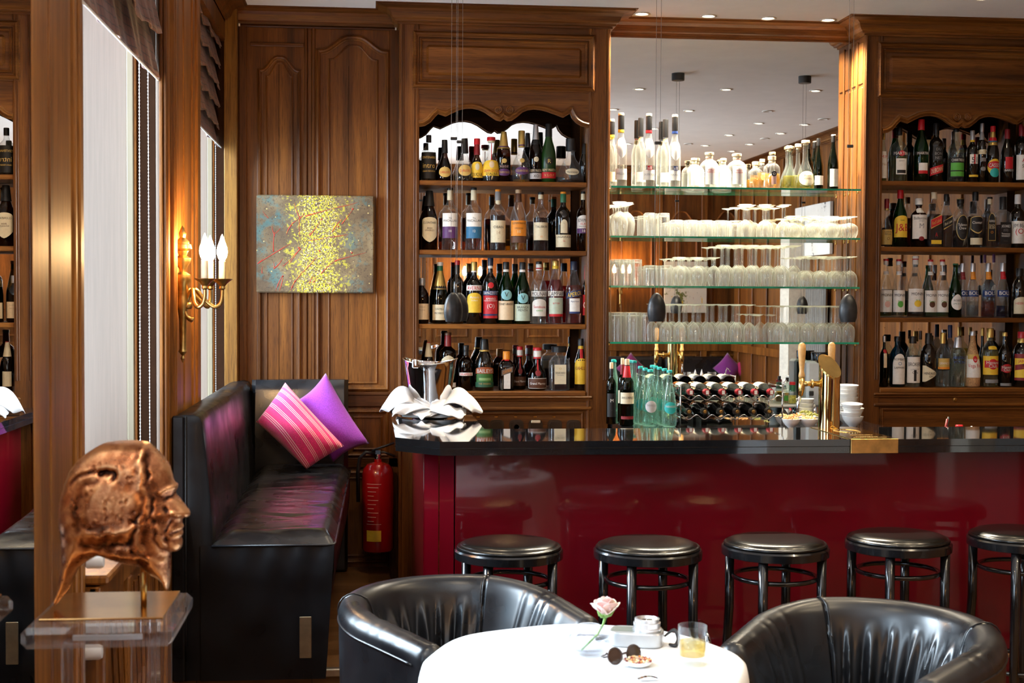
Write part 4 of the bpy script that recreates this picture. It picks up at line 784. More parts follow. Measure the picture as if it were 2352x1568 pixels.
place('whisky_bottle', 1990, 420, CQ, SHR[1], YB, [
 (305, 238, 165, 'round', 'clear', 'darkamber', .4, [('g', .76, 1.15), ('dr', .80, 1.25)], [('rect', .05, .36, .98, 'g', [('CHIVAS', .85, .12, 'k'), ('REGAL', .70, .12, 'k'), ('O', .4, .2, 'br')])], 'small round whisky bottle with gold label at the left of the second right shelf'),
 (508, 108, 200, 'slope', 'green', 'black', .5, [('r', .85, 1.2)], [('arch', .17, .55, .97, 'y', [('RARE', .78, .06, 'k'), ('J&B', .46, .36, 'r'), ('. . . . .', .12, .06, 'k')])], 'green whisky bottle with yellow label and red letters'),
 (785, 232, 232, 'bord', 'brown', 'black', .6, [('k', .84, 1.1), ('w', .87, 1.3)], [('rect', .17, .66, .90, 'w', [('Ballantine\'s', .86, .12, 'k'), ('FINEST', .74, .06, 'gy'), ('M', .54, .22, 'gy'), ('. . . . .', .3, .05, 'gy')]), ('oval', .13, .22, .26, 'dr', []), ('tomb', .70, .80, .85, 'w', [])], 'broad whisky bottle with tall white label and white cap'),
 (1012, 140, 200, 'slope', 'clear', 'darkamber', .6, [('c', .88, 1.2)], [('diag', .33, .60, .95, 'g', []), ('diag', .35, .58, .96, 'r', [('Red Label', .5, .30, 'g')]), ('rect', .06, .13, .9, 'y', []), ('rect', .16, .30, .3, 'k', [('A', .5, .6, 'r')])], 'square whisky bottle with slanted red label', {'sq': 5}),
 (1195, 168, 165, 'slope', 'clear', 'darkamber', .6, [('k', .86, 1.25)], [('diag', .33, .60, .95, 'g', []), ('diag', .35, .58, .96, 'k', [('Black Label', .5, .24, 'c')])], 'square whisky bottle with slanted black label', {'sq': 5}),
 (1403, 235, 214, 'short', 'clear', 'darkamber', .35, [('k', .84, 1.15), ('k', .90, 1.3), ('g', .985, 1.3)], [('oval', .15, .66, .66, 'g', []), ('oval', .16, .65, .61, 'k', [('Tullamore', .62, .12, 'w'), ('Dew', .48, .12, 'w'), ('. . . .', .3, .05, 'w')])], 'whisky bottle with black oval label edged in gold'),
 (1628, 135, 200, 'whisky', 'clear', 'darkamber', .56, [('k', .84, 1.25)], [('shield', .25, .56, .80, 'g', []), ('shield', .27, .55, .74, 'k', [('Clontarf', .64, .17, 'w'), ('. . . .', .45, .06, 'g')]), ('rect', .055, .175, .80, 'c', [])], 'whisky bottle with black shield label above a cream strip'),
 (1842, 213, 172, 'square', 'clear', 'darkamber', .6, [('c', .86, 1.0), ('k', .965, 1.2)], [('tomb', .14, .68, .76, 'g', []), ('tomb', .15, .67, .70, 'k', [('BUSHMILLS', .72, .09, 'w'), ('BLACK', .56, .09, 'c'), ('BUSH', .47, .09, 'c'), ('O', .3, .1, 'o')])], 'square whisky bottle with black and gold arched label', {'sq': 5}),
 (2040, 208, 205, 'square', 'clear', 'darkamber', .45, [('k', .75, 1.3)], [('rect', .08, .50, .92, 'k', [("JACK DANIEL'S", .82, .13, 'w'), ('(O)', .64, .12, 'gy'), ('Tennessee', .47, .08, 'w'), ('WHISKEY', .36, .08, 'w'), ('. . . . .', .15, .06, 'w')])], 'square whiskey bottle with black label and white lettering', {'sq': 6}),
 (2262, 173, 215, 'whisky', 'dark', 'darkamber', .5, [('w', .82, 1.2)], [('rect', .085, .50, .94, 'w', [('JIM BEAM', .80, .17, 'k'), ('(O)', .55, .26, 'r'), ('. . . . .', .25, .06, 'k')])], 'bourbon bottle with white label and red rosette, second right shelf'),
])
MON = lambda a, c_: [('rect', .09, .465, .96, 'w', [('MONIN', .78, .13, 'k'), (a, .50, .10, 'lg'), ('. . . .', .35, .06, 't'), ('. . . . .', .10, .05, 'pk')]), ('oval', .17, .28, .35, c_, []), ('rect', .73, .79, .95, 'w', [('. . .', .5, .3, 'br')])]
MC = [('w', .90, 1.1), ('r', .965, 1.12)]
place('syrup_bottle', 1990, 570, CQ, SHR[2], YB, [
 (293, 160, 180, 'champ', 'clear', 'green', .1, MC, MON('* *', 'pk'), 'syrup bottle with white plant label, leftmost on the third right shelf'),
 (485, 165, 182, 'champ', 'clear', 'water', .4, MC, MON('Kiwi', 'lg'), 'syrup bottle with green twig label, second from left on the third right shelf'),
 (735, 116, 230, 'champ', 'clear', 'black', .11, [('w', .86, 1.1), ('r', .94, 1.12), ('w', .955, 1.12)], MON('Y Y', 'y')[:2], 'larger syrup bottle with palm tree label, standing taller than its neighbours'),
 (958, 170, 182, 'champ', 'clear', 'green', .3, MC, MON('Sucre', 'br'), 'syrup bottle with brown sugar-cane label on the third right shelf'),
 (1136, 170, 182, 'champ', 'clear', 'green', .3, MC, MON('Coco', 'br'), 'syrup bottle with coconut label, touching the green one'),
 (1330, 230, 192, 'champ', 'green', 'green', .5, [('gr', .975, 1.1)], [('drop', .14, .40, .72, 'w', [("ROSE'S", .68, .14, 'k'), ('LIME JUICE', .45, .10, 'gr'), ('. . .', .2, .06, 'gy')])], 'bright green lime cordial bottle with drop-shaped white label'),
])
BO = lambda c_: [('rect', .385, .50, .99, 'b', [('BOLS', .55, .62, 'w')]), ('rect', .70, .84, 1.02, c_, [('. .', .5, .3, 'w')])]
BOC = [('s', .84, 1.08)]
place('liqueur_bottle', 1990, 570, CQ, SHR[2], YB, [
 (1440, 225, 150, 'champ', 'clear', 'water', .3, BOC, BO('dr'), 'clear liqueur bottle with blue band and dark red neck label, first of four alike'),
 (1590, 222, 168, 'champ', 'clear', 'water', .3, BOC, BO('o'), 'clear liqueur bottle with blue band and orange neck label, second of four alike'),
 (1822, 222, 186, 'champ', 'clear', 'orange', .30, BOC, BO('o'), 'liqueur bottle with blue band, holding a red orange liquid'),
 (2038, 218, 176, 'champ', 'clear', 'blue', .22, BOC, BO('r'), 'liqueur bottle with blue band, holding a dark blue liquid'),
 (1768, 95, 84, 'slim', 'clear', None, 0, [('p', .87, 1.1)], [], 'tall clear bottle with purple cap, left of two behind the banded liqueurs', {'Y': 7.09}),
 (1902, 90, 84, 'slim', 'clear', None, 0, [('p', .87, 1.1)], [('drop', .35, .5, .9, 'w', [])], 'tall clear bottle with purple cap, right of two behind the banded liqueurs', {'Y': 7.09}),
 (2285, 300, 200, 'short', 'dark', None, 0, [('k', .84, 1.3)], [('arch', .08, .42, .9, 'c', [('HEERING', .62, .14, 'r'), ('. . . .', .4, .06, 'k')])], 'dark cherry liqueur bottle with arched cream label at the right frame edge'),
])
place('spirit_bottle', 1990, 730, 6.03, SHR[3], YB, [
 (248, 250, 110, 'whisky', 'dgreen', 'black', .6, [('s', .88, 1.2)], [('oval', .66, .74, .5, 'r', []), ('rect', .38, .66, .3, 'cr', [])], 'green gin bottle with round red seal, leftmost on the lowest right shelf'),
 (432, 255, 200, 'short', 'blue', 'blue', .2, [('k', .90, 1.2)], [('tomb', .06, .66, .72, 'w', [('BOMBAY', .82, .08, 'k'), ('SAPPHIRE', .54, .07, 'k'), ('O', .68, .12, 'bl'), ('. . . .', .35, .04, 'gy'), ('. . . .', .2, .04, 'gy')])], 'blue gin bottle with tall white arched label'),
 (645, 255, 190, 'short', 'pale', 'water', .2, [('k', .86, 1.4)], [('rect', .085, .595, .90, 'w', [('BROKERS', .72, .15, 'k'), ('LONDON', .52, .06, 'gy'), ('GIN', .40, .10, 'k'), ('. . . .', .2, .05, 'gy')]), ('rect', .12, .34, .14, 'k', [])], 'gin bottle with tall white label and black bowler-shaped cap'),
 (862, 210, 208, 'short', 'dark', None, 0, [('k', .80, 1.15)], [('diamond', .10, .40, .85, 'c', [("HENDRICK'S", .52, .16, 'k'), ('GIN', .33, .12, 'k')])], 'black gin bottle with cream pointed label'),
 (1062, 205, 175, 'whisky', 'clear', 'water', .3, [('g', .80, 1.15)], [('rect', .33, .53, .8, 'g', [('GRANIDO', .55, .22, 'w')]), ('rect', .33, .37, .85, 'o', [])], 'clear spirit bottle with gold neck foil and gold label'),
 (1160, 98, 150, 'bord', 'milk', None, 0, [('b', .79, 1.05)], [], 'tall frosted vodka bottle with blue cap in the back row', {'Y': 7.08}),
 (1268, 268, 208, 'vodka', 'pale', 'water', .5, [('s', .79, 1.1)], [('rect', .42, .66, .95, None, [('ABSOLUT', .72, .24, 'b'), ('VODKA', .36, .26, 'b')])], 'clear round-shouldered vodka bottle with dark blue letters'),
 (1475, 183, 212, 'bowling', 'rope', None, 0, [('s', .92, 1.1)], [('rect', .17, .56, .92, 'w', [('Vega Fina', .55, .18, 'r'), ('. . . . .', .35, .05, 'gy')]), ('rect', .50, .585, .95, 'g', [('. . . .', .5, .4, 'k')]), ('oval', .44, .56, .26, 'r', [('o', .5, .5, 'w')])], 'straw-wrapped spirit bottle with white label and red letters'),
 (1715, 143, 215, 'whisky', 'pale', 'yellow', .62, [('g', .84, 1.25)], [('rect', .21, .53, .98, 'y', [('. . . .', .15, .1, 'r')]), ('oval', .30, .48, .46, 'r', []), ('rect', .33, .45, .8, (.55, .012, .021), [('Havana', .75, .50, 'w'), ('Club', .25, .50, 'w')]), ('rect', .07, .13, .7, 'gy', []), ('tomb', .64, .70, .5, 'y', [])], 'pale rum bottle with bold yellow label and red sun'),
 (1920, 200, 170, 'whisky', 'dark', None, 0, [('g', .93, 1.1)], [('oval', .26, .42, .70, 'r', []), ('rect', .29, .39, .72, (.30, .012, .02), [('Havana', .75, .50, 'w'), ('Club', .25, .50, 'w')]), ('rect', .02, .07, .8, 'gy', [])], 'black rum bottle with red sun label'),
 (2155, 190, 235, 'short', 'dark', None, 0, [('g', .80, 1.3), ('r', .88, 1.3)], [('rect', .12, .60, .95, 'dr', []), ('rect', .17, .52, .93, 'y', [('JAMAICA', .85, .14, 'r'), ('RUM', .66, .12, 'k')]), ('diag', .30, .46, .90, 'dr', [('. . . .', .5, .3, 'y')])], 'rum bottle with yellow and dark red picture label at the frame edge'),
 (1610, 138, 90, 'slim', 'dark', None, 0, [('g', .86, 1.1)], [], 'dark slim bottle with gold cap in the back row of the lowest right shelf', {'Y': 7.09}),
 (750, 178, 80, 'slim', 'pale', None, 0, [('br', .84, 1.1)], [], 'clear bottle with olive brown cap in the back row of the lowest right shelf', {'Y': 7.09}),
])
# wine and mineral water on the back bar
place('wine_bottle', 1380, 780, 3.79, 1.0455, 6.70, [
 (92, 198, 84, 'bord', 'dgreen', 'black', .6, [('k', .80, 1.0), ('cr', .90, 1.0)], [('rect', .12, .5, .8, 'k', [('M', .7, .15, 'w'), ('. . .', .3, .04, 'w')])], 'green wine bottle with black label beside the cabinet'),
 (188, 160, 78, 'bord', 'dgreen', 'black', .7, [('dr', .74, 1.0), ('cr', .90, 1.0)], [('rect', .3, .5, .9, 'c', [])], 'corked wine bottle standing behind the one with the cream label', {'Y': 6.80}),
 (228, 168, 120, 'bord', 'dgreen', 'black', .58, [('r', .72, 1.05), ('k', .90, 1.0), ('cr', .91, .95)], [('rect', .33, .50, .93, 'c', [('SAN LORENZO', .55, .20, 'k'), ('. . .', .25, .1, 'gy')]), ('rect', .10, .145, .8, 'dr', [('. . .', .5, .5, 'c')])], 'opened red wine bottle with cream label and loose cork', {'Y': 6.62}),
])
k = 0
for (u, v_, wd, Y_, lab) in ((430, 258, 135, 6.60, 'silver'), (598, 265, 128, 6.56, 'teal'), (345, 230, 120, 6.72, 'n'), (385, 245, 120, 6.66, 'n'), (450, 220, 120, 6.86, 'n'), (475, 228, 120, 6.80, 'n'), (510, 238, 120, 6.72, 'n'), (555, 250, 120, 6.64, 'n')):
    L = {'silver': [('oval', .24, .45, .62, 's', [('THENASQUE', .62, .18, 'gy'), ('. . .', .3, .1, 'gy')])], 'teal': [('oval', .23, .44, .70, (.02, .45, .45), [('THENASQUE', .62, .18, 'w'), ('. . .', .3, .1, 'w')])], 'n': [('oval', .24, .44, .6, (.02, .40, .36), [])]}[lab]
    D = ['mineral water bottle with silver oval label, front left of the cluster', 'mineral water bottle with turquoise oval label, front right of the cluster'][k] if k < 2 else 'aqua mineral water bottle behind the two front ones, ' + ['leftmost', 'between the leftmost and the silver-labelled one', 'fourth from the right', 'third from the right', 'second from the right', 'rightmost'][k - 2]
    place('water_bottle', 1380, 780, 3.79, 1.0455, Y_, [(u, v_, wd, 'bowling', 'aqua', None, 0, [('tq', .955, 1.15)], L, D, {'group': 'mineral water bottles on the back bar'})]); k += 1

# ================================================================== DRINKING GLASSES (all upturned)
CRY = thin('crystal', (.995, .995, .99), .038, (1, .98, .92), edge=.50, rough=.05)  # milky body and bright rim painted in for refracted lamp light
def glassmesh(kind):
    q = MB()
    P = {'wine': ([(.034,0),(.0355,.02),(.036,.045),(.031,.07),(.018,.088),(.0045,.097),(.0035,.11),(.0035,.165),(.006,.172),(.033,.178),(.0335,.180),(0,.181)], .181),
         'flute': ([(.026,0),(.029,.03),(.030,.06),(.026,.082),(.012,.098),(.004,.104),(.0033,.12),(.0033,.185),(.007,.193),(.031,.198),(.0315,.200),(0,.201)], .201),
         'goblet': ([(.033,0),(.040,.03),(.043,.06),(.038,.085),(.022,.10),(.008,.108),(.007,.125),(.012,.138),(.036,.146),(.0365,.148),(0,.149)], .149),
         'brandy': ([(.026,0),(.034,.025),(.0365,.05),(.034,.075),(.02,.092),(.006,.10),(.005,.125),(.010,.134),(.033,.139),(.0335,.141),(0,.142)], .142),
         'small': ([(.018,0),(.019,.03),(.018,.05),(.008,.062),(.0035,.066),(.003,.10),(.006,.106),(.026,.110),(.0265,.112),(0,.113)], .113),
         'tumbler': ([(.036,0),(.035,.05),(.0335,.078),(.032,.082),(0,.083)], .083),
         'highball': ([(.031,0),(.0305,.08),(.029,.128),(.028,.132),(0,.133)], .133)}[kind]
    q.lathe(P[0], seg=20, cap0=False)
    if kind in ('tumbler', 'highball'):
        h = P[1]; r = P[0][2][0]; q.lathe([(0, h - .012), (r * .9, h - .014), (r * .96, h - .020)], seg=20, cap0=False, cap1=False)
    me = q.build(kind, CRY, None, 50); m_ = me.data; bpy.data.objects.remove(me); return m_, P[1], max(r for r, _ in P[0])
GM = {k: glassmesh(k) for k in ('wine', 'flute', 'goblet', 'brandy', 'small', 'tumbler', 'highball')}
def ORD(i, n): return 'leftmost' if n > 1 and i == 0 else 'alone' if n == 1 else 'rightmost' if i == n - 1 else ('second', 'third', 'fourth', 'fifth', 'sixth', 'seventh', 'eighth', 'ninth')[i - 1] + ' from left'
def glasses(kind, pxs, py, S, wpx, name, label, group, rows=(6.93, 6.99, 7.05), cat='glass'):
    me, h0, r0 = GM[kind]; rows = (6.928, 6.975, 7.022, 7.060)
    top = atY(pxs[0], py, rows[0]); h = top.z - S
    R = (atY(pxs[0] + wpx / 2, py, rows[0]).x - top.x); sx = R / r0; n = 0
    xa_, xb_ = max(1.216 + R, atY(pxs[0], py, rows[0]).x), min(2.510 - R, atY(pxs[-1], py, rows[0]).x)
    cnt = max(1, int((xb_ - xa_) / (2.03 * R) + 1.02)); stp = (xb_ - xa_) / max(1, cnt - 1) if cnt > 1 else 0
    for ri, Y in enumerate(rows):
        for i in range(cnt):
            x = xa_ + stp * i + (0, 1.0, .45, 1.45)[ri] * R
            if x > 2.512 - R: x = 2.512 - R
            if ri and i == cnt - 1 and x > xb_ + R * .7: continue
            o = bpy.data.objects.new(name, me); COL.objects.link(o); o.location = (x, Y, S + .0005); o.scale = (sx, sx, h / h0); o.rotation_euler = (0, 0, random.random() * 6)
            tag(o, label + (', front row, ' + ORD(i, cnt) if ri == 0 else ', ranks behind the front row'), cat, group + (', rear ranks' if ri else ', front row'))
rng = lambda a, b_, n: [a + (b_ - a) * i / (n - 1) for i in range(n)]
S2, S3, S4 = SHG[1], SHG[2], SHG[3]
glasses('goblet', [1413, 1456], 463, S2, 39, 'goblet', 'upturned fat goblet, second glass shelf', 'goblets on the second glass shelf', (6.94, 7.03))
glasses('highball', [1493, 1525], 489, S2, 27, 'highball_glass', 'upturned tall straight glass, second glass shelf', 'tall straight glasses on the second shelf')
glasses('tumbler', rng(1554, 1690, 5), 505, S2, 30, 'tumbler', 'upturned low tumbler, second glass shelf', 'low tumblers on the second shelf', (6.935, 7.01))
glasses('wine', rng(1712, 1803, 5), 469, S2, 31, 'wine_glass', 'upturned long-stemmed wine glass, second glass shelf', 'tall stemmed glasses on the second shelf', (6.93, 6.965, 7.0, 7.05))
glasses('brandy', rng(1822, 1954, 6), 496, S2, 37, 'stemmed_glass', 'upturned wide short-stemmed glass, second glass shelf', 'wide glasses at the right of the second shelf')
glasses('highball', [1409, 1436, 1463], 595, S3, 24, 'highball_glass', 'upturned tall fluted glass, third glass shelf', 'tall fluted glasses on the third shelf')
glasses('tumbler', [1494, 1528], 609, S3, 32, 'tumbler', 'upturned plain tumbler, third glass shelf', 'plain tumblers on the third shelf')
glasses('brandy', rng(1560, 1640, 4), 590, S3, 31, 'stemmed_glass', 'upturned low stemmed glass, third glass shelf', 'low stemmed glasses on the third shelf', (6.93, 6.96, 7.0, 7.05))
glasses('flute', rng(1662, 1826, 8), 562, S3, 29, 'wine_glass', 'upturned wine glass of the tallest kind, third shelf', 'tallest glasses on the third shelf', (6.93, 6.965, 7.0, 7.05))
glasses('wine', rng(1850, 1956, 6), 588, S3, 32, 'wine_glass', 'upturned wine glass at the right end, third shelf', 'wine glasses at the right of the third shelf')
glasses('highball', rng(1412, 1486, 4), 718, S4, 27, 'highball_glass', 'upturned straight beer glass, lowest glass shelf', 'straight glasses on the lowest shelf')
glasses('flute', rng(1530, 1722, 10), 698, S4, 28, 'wine_glass', 'upturned tall wine glass, left half of lowest shelf', 'tall glasses left on the lowest shelf', (6.93, 6.965, 7.0, 7.05))
glasses('small', [1740, 1756, 1772], 722, S4, 18, 'cordial_glass', 'upturned small cordial glass, lowest glass shelf', 'small cordial glasses on the lowest shelf')
glasses('flute', rng(1790, 1950, 8), 702, S4, 29, 'wine_glass', 'upturned tall wine glass, right half of lowest shelf', 'tall glasses right on the lowest shelf', (6.93, 6.965, 7.0, 7.05))
# ================================================================== WINE RACK
t = thing('wine_rack', 'chrome wire wine rack with two wavy tiers on the back bar', 'wine rack', (1.75, 6.65, 1.045))
xa, xb = atY(1563, 930, 6.55).x, atY(1797, 930, 6.55).x
rows_px = [[1380 + u / 3.79 for u in (762, 902, 1040, 1182, 1320, 1458)], [1380 + u / 3.79 for u in (748, 885, 1025, 1165, 1305, 1440)]]
zr = [atY(1700, 901, 6.60).z, atY(1700, 945, 6.60).z]
for x in (xa, xb):
    q = MB()
    for y in (6.55, 6.78): q.tube([(x, y, 1.048), (x, y, 1.245)], .0035, 8)
    for z in (1.09, 1.24): q.tube([(x, 6.55, z), (x, 6.78, z)], .003, 8)
    if x == xb: q.tube([(xb, 6.55, 1.235), (xb + .012, 6.55, 1.275), (xb + .03, 6.56, 1.255)], .003, 8)
    q.build('end_frame', CHROME, t, 1)
for r in (0, 1):
    q = MB(); xs = [atY(p, 945, 6.60).x for p in rows_px[r]]; dxx = xs[1] - xs[0]
    for y in (6.56, 6.77):
        pts = []; N = 60
        for i in range(N + 1):
            x = xa + (xb - xa) * i / N; pts.append((x, y, zr[r] - .034 + .016 * (1 - math.cos(2 * PI * (x - xs[0]) / dxx)) * .5 * 1.4))
        q.tube(pts, .0026, 6)
    q.build('wavy_wire', CHROME, t, 1)
wp = [(0, 0), (.034, 0), (.0368, .006), (.0368, .185), (.034, .205), (.022, .228), (.0155, .245), (.014, .30)]
ords = ['leftmost', 'second from the left', 'third from the left', 'fourth from the left', 'fifth from the left', 'rightmost']
for r in (0, 1):
    for i, px in enumerate(rows_px[r]):
        x = atY(px, 945, 6.60).x; M = Matrix.Rotation(PI / 2, 4, 'X')
        t = thing('wine_bottle', ('red-capped wine bottle with pale label lying in the upper tier, %s' if r == 0 else 'black-capped wine bottle lying in the lower tier, %s') % ords[i], 'bottle', (x, 6.85, zr[r] + .0045), 'wine bottles lying in the rack')
        MB().lathe(wp, seg=28, M=M).build('glass_body', plain('dark_wine_glass', (.004, .004, .005), .05, 0, .2, 10, coat=1), t, 30, True)
        MB().lathe([(.0150, .235), (.0152, .296), (.0145, .3015), (0, .3015)], seg=20, M=M, cap0=False).build('capsule', plain('capsule_red', (.28, .012, .02), .3, 0, .1, 20) if r == 0 else plain('capsule_black', (.012, .01, .008), .4), t, 30, True)
        MB().box(-.006, .008, -.3035, -.3010, -.010, .009).build('end_seal', WHITE, t, 0, True) if r == 0 else MB().lathe([(0, .3016), (.008, .3025), (.009, .3018)], seg=14, M=M).build('end_seal', BRASSD, t, 1, True)
        lb = MB(); lb.grid(lambda u, v_: (.0372 * math.cos(.2 + 2.4 * u), -(.07 + .10 * v_), .0372 * math.sin(.2 + 2.4 * u)), 16, 3)
        if r == 0: lb.build('label', labmat('c'), t, 1, True)

# ================================================================== BEER TAP COLUMN
bx = (atY(1880, 960, 5.62).x + atY(1928, 960, 5.62).x) / 2; bR = (atY(1928, 960, 5.62).x - atY(1880, 960, 5.62).x) / 2 * .98
t = thing('beer_tap', 'polished brass beer column with slanted top and two wooden tap handles', 'beer tap', (bx, 5.62, 1.12))
vs = []; fs = []; N = 40
zt0 = atY(1900, 842, 5.62).z - 1.12
for j, kk in enumerate((0, 1)):
    for i in range(N):
        a = 2 * PI * i / N; xx_, yy_ = bR * math.cos(a), bR * math.sin(a)
        vs.append((xx_, yy_, 0 if kk == 0 else zt0 + yy_ * 1.0 - xx_ * .34 - .004))
fs = [(i, (i + 1) % N, N + (i + 1) % N, N + i) for i in range(N)]
MB().add(vs, fs).build('column', plain('mirror_brass', (.85, .62, .25), .06, 1, .05, 6), t, 60, True)
vs = [((bR + .003) * math.cos(2*PI*i/N), (bR + .003) * math.sin(2*PI*i/N), zt0 + bR * math.sin(2*PI*i/N) * 1.0 - bR * math.cos(2*PI*i/N) * .34 + dz) for dz in (-.006, .004) for i in range(N)]
MB().add(vs, fs + [tuple(N + i for i in range(N)), tuple(range(N - 1, -1, -1))]).build('slanted_lid', BRASS, t, 30, True)
for (ux, uy, Lk) in ((-1.0, .05, .118), (.42, .90, .075)):
    P = lambda d, z: (ux * d * Lk, uy * d * Lk, z)
    MB().tube([P(.3, .19), P(.75, .19), P(1.0, .19)], [.013, .010, .013], 12).tube([P(1, .215), P(1, .17), P(1.04, .14)], [.013, .014, .010], 12).lathe([(.018, -.004), (.018, .004)], seg=16, M=Matrix.Translation(P(.62, .19)) @ Matrix.Rotation(PI / 2, 4, 'Y')).build('tap_body', BRASS, t, 1, True)
    MB().tube([P(1.05, .145), P(1.12, .10), P(1.14, .07)], [.0075, .0065, .006], 10).build('spout', CHROME, t, 1, True)
    MB().lathe([(.011, .215), (.014, .222), (.0115, .235), (.0095, .243), (.0135, .29), (.0165, .335), (.0150, .352), (.008, .361), (0, .363)], P(1, 0), 20).build('tap_handle', plain('beech_wood', (.66, .36, .12), .35, 0, .15, 60), t, 1, True)

# ================================================================== SMALL THINGS BEHIND THE BAR
bowlP = [(.018, 0), (.020, .004), (.034, .016), (.046, .034), (.052, .050), (.0505, .0505), (.044, .036), (.032, .019), (.0, .010)]
def bowl(x, y, z, label, group, k=1.0, fill=None, tilt=0, rz=0):
    if fill:
        t = thing('snack_bowl', label, 'bowl', (x, y, z), group)
        MB().lathe([(r * k, h * k) for r, h in bowlP], seg=32, cap0=True).build('dish', WHITE, t, 50, True)
        q = MB(); rr = random.Random(int(x * 1000))
        for i in range(46):
            a, r = rr.random() * 6.28, .043 * k * math.sqrt(rr.random()); s_ = rr.uniform(.004, .008) * k
            q.lathe([(0, -s_), (s_, -s_ * .3), (s_ * .8, s_ * .5), (0, s_)], (r * math.cos(a), r * math.sin(a), k * .046 + rr.uniform(0, .008) + (.010 * (1 - r / (.045 * k)))), 6)
        o = q.build('snacks', fill, t, 1, True); o['kind'] = 'stuff'; return t
    o = MB().lathe([(r * k, h * k) for r, h in bowlP], seg=32).build('bowl', WHITE, None, 50); o.location = (x, y, z); o.rotation_euler = (tilt, 0, rz); return tag(o, label, 'bowl', group)
NUT = plain('toasted_nuts', (.62, .33, .12), .6, 0, .5, 90); OLV = plain('green_olives', (.20, .20, .03), .35, 0, .4, 60); NUT2 = plain('salted_crackers', (.72, .46, .20), .7, 0, .4, 70)
for (px, Y, fill, lab) in ((1817, 6.36 + .1, NUT, 'white snack bowl of nuts, left one of the front pair'), (1857, 6.46, NUT2, 'white snack bowl of crackers in front, the right one, next to the brass column'), (1800, 6.60, NUT2, 'white snack bowl of pale crackers just behind the wine rack end'), (1830, 6.60, NUT, 'white snack bowl of mixed nuts in the second rank'), (1866, 6.62, OLV, 'white snack bowl with olives in the second rank beside the brass column'), (1850, 6.78, OLV, 'white dish with green olives at the back of the snack bowls')):
    p_ = atY(px, 950, Y); bowl(p_.x, Y, 1.046, lab, 'snack bowls on the back bar', .86, fill)
x1 = atY(1957, 950, 6.50).x; x2 = atY(1948, 950, 6.66).x; x3 = atY(1866, 950, 6.80).x
for i in range(4): bowl(x1 + (.004, -.004, .005, -.002)[i], 6.50, 1.046 + i * .021, 'white bowl in the front stack right of the brass column, %s' % ['bottom of the stack', 'second from the bottom', 'third from the bottom', 'topmost of the stack'][i], 'white bowls stacked beside the brass column', 1.0, None, (.0, .0, .05, .08)[i])
for i in range(8): bowl(x2 + (0, .002, -.002)[i % 3], 6.68, 1.046 + i * .020, 'white bowl in the tall rear stack right of the column, ' + ['bottom', 'second', 'third', 'fourth', 'fifth', 'sixth', 'seventh', 'topmost'][i] + ' from below', 'white bowls in the tall rear stack', 1.05, None, .04 if i > 4 else 0)
for i in range(4): bowl(x3 - .02, 6.86, 1.046 + i * .022, 'white bowl in the half hidden stack left of the column, ' + ['bottom', 'second', 'third', 'topmost'][i], 'white bowls stacked left of the brass column', .9)
# olive jar, oil bottle, glasses and grinder
p_ = atY(1820, 900, 6.98); t = thing('olive_jar', 'glass jar of green olives with red lid on the white board', 'jar', (p_.x, 6.98, 1.1205))
MB().lathe([(.02, 0), (.022, .01), (.022, .055), (.014, .075), (.013, .10)], seg=20).build('jar_glass', GL['clear'], t, 40, True)
MB().lathe([(0, .003), (.020, .003), (.0205, .045), (0, .046)], seg=16).build('contents', plain('olives_in_jar', (.55, .47, .04), .4, 0, .45, 120), t, 1, True)
MB().lathe([(.0145, .065), (.0150, .098)], seg=20, cap0=False, cap1=False).build('label', labmat('gr'), t, 1, True)
MB().lathe([(.0155, .100), (.0158, .113), (.014, .115)], seg=20).build('lid', capmat('r'), t, 40, True)
p_ = atY(1808, 870, 7.03); bottle('oil_bottle', p_.x, 7.03, 1.1205, .135, .017, 'short', 'pale', 'gold', .4, [('k', .84, 1.3)], [('rect', .1, .3, .9, 'lg', [])], 'small oil bottle with black pourer behind the jar of olives')
for i, px in enumerate((1690, 1704, 1724, 1768)):
    p_ = atY(px, 880, 7.0); o = MB().lathe([(.022, 0), (.023, .002), (.025, .066), (.0235, .066), (.021, .004), (0, .004)], seg=20).build('shot_glass', CRY, None, 50); o.location = (p_.x, 7.0 + .02 * (i % 2), 1.1205); tag(o, ['small clear glass on the white board behind the wine rack, leftmost', 'small clear glass on the white board behind the wine rack, second from left', 'small clear glass on the white board behind the wine rack, next to the pens', 'small clear glass of toothpicks end of the white board'][i], 'glass', 'small glasses on the white board')
p_ = atY(1742, 880, 7.0); t = thing('pen_cup', 'steel cup holding a black and a red pen behind the wine rack', 'cup', (p_.x, 7.0, 1.1205))
MB().lathe([(.018, 0), (.020, .06), (.019, .06), (.017, .003)], seg=18).build('cup', STEEL, t, 40, True)
MB().tube([(0, 0, .005), (.012, 0, .088)], .005, 8).build('pen', BLACKM, t, 1, True); MB().tube([(.004, .006, .005), (.022, .006, .083)], .0045, 8).build('pen', capmat('dr'), t, 1, True)
p_ = atY(1866, 860, 6.99); t = thing('coffee_grinder', 'silver coffee grinder with black hopper behind the brass column', 'grinder', (p_.x, 6.99, 1.046))
MB().box(-.045, .03, -.05, .06, .06, .30, .012).build('body', plain('grey_enamel', (.55, .60, .64), .25, 0, .05), t, 0, True)
MB().lathe([(.045, .0), (.05, .03), (.04, .06)], (.01, 0, 0), 24).build('base', CHROME, t, 30, True)
MB().lathe([(.028, .20), (.045, .29), (.048, .34), (.046, .345)], (.035, -.01, 0), 24).build('hopper', plain('smoked_hopper', (.02, .02, .022), .1, .3), t, 30, True)
MB().box(-.035, -.012, -.062, -.05, .12, .145, .003).build('switch', BLACKM, t, 0, True)
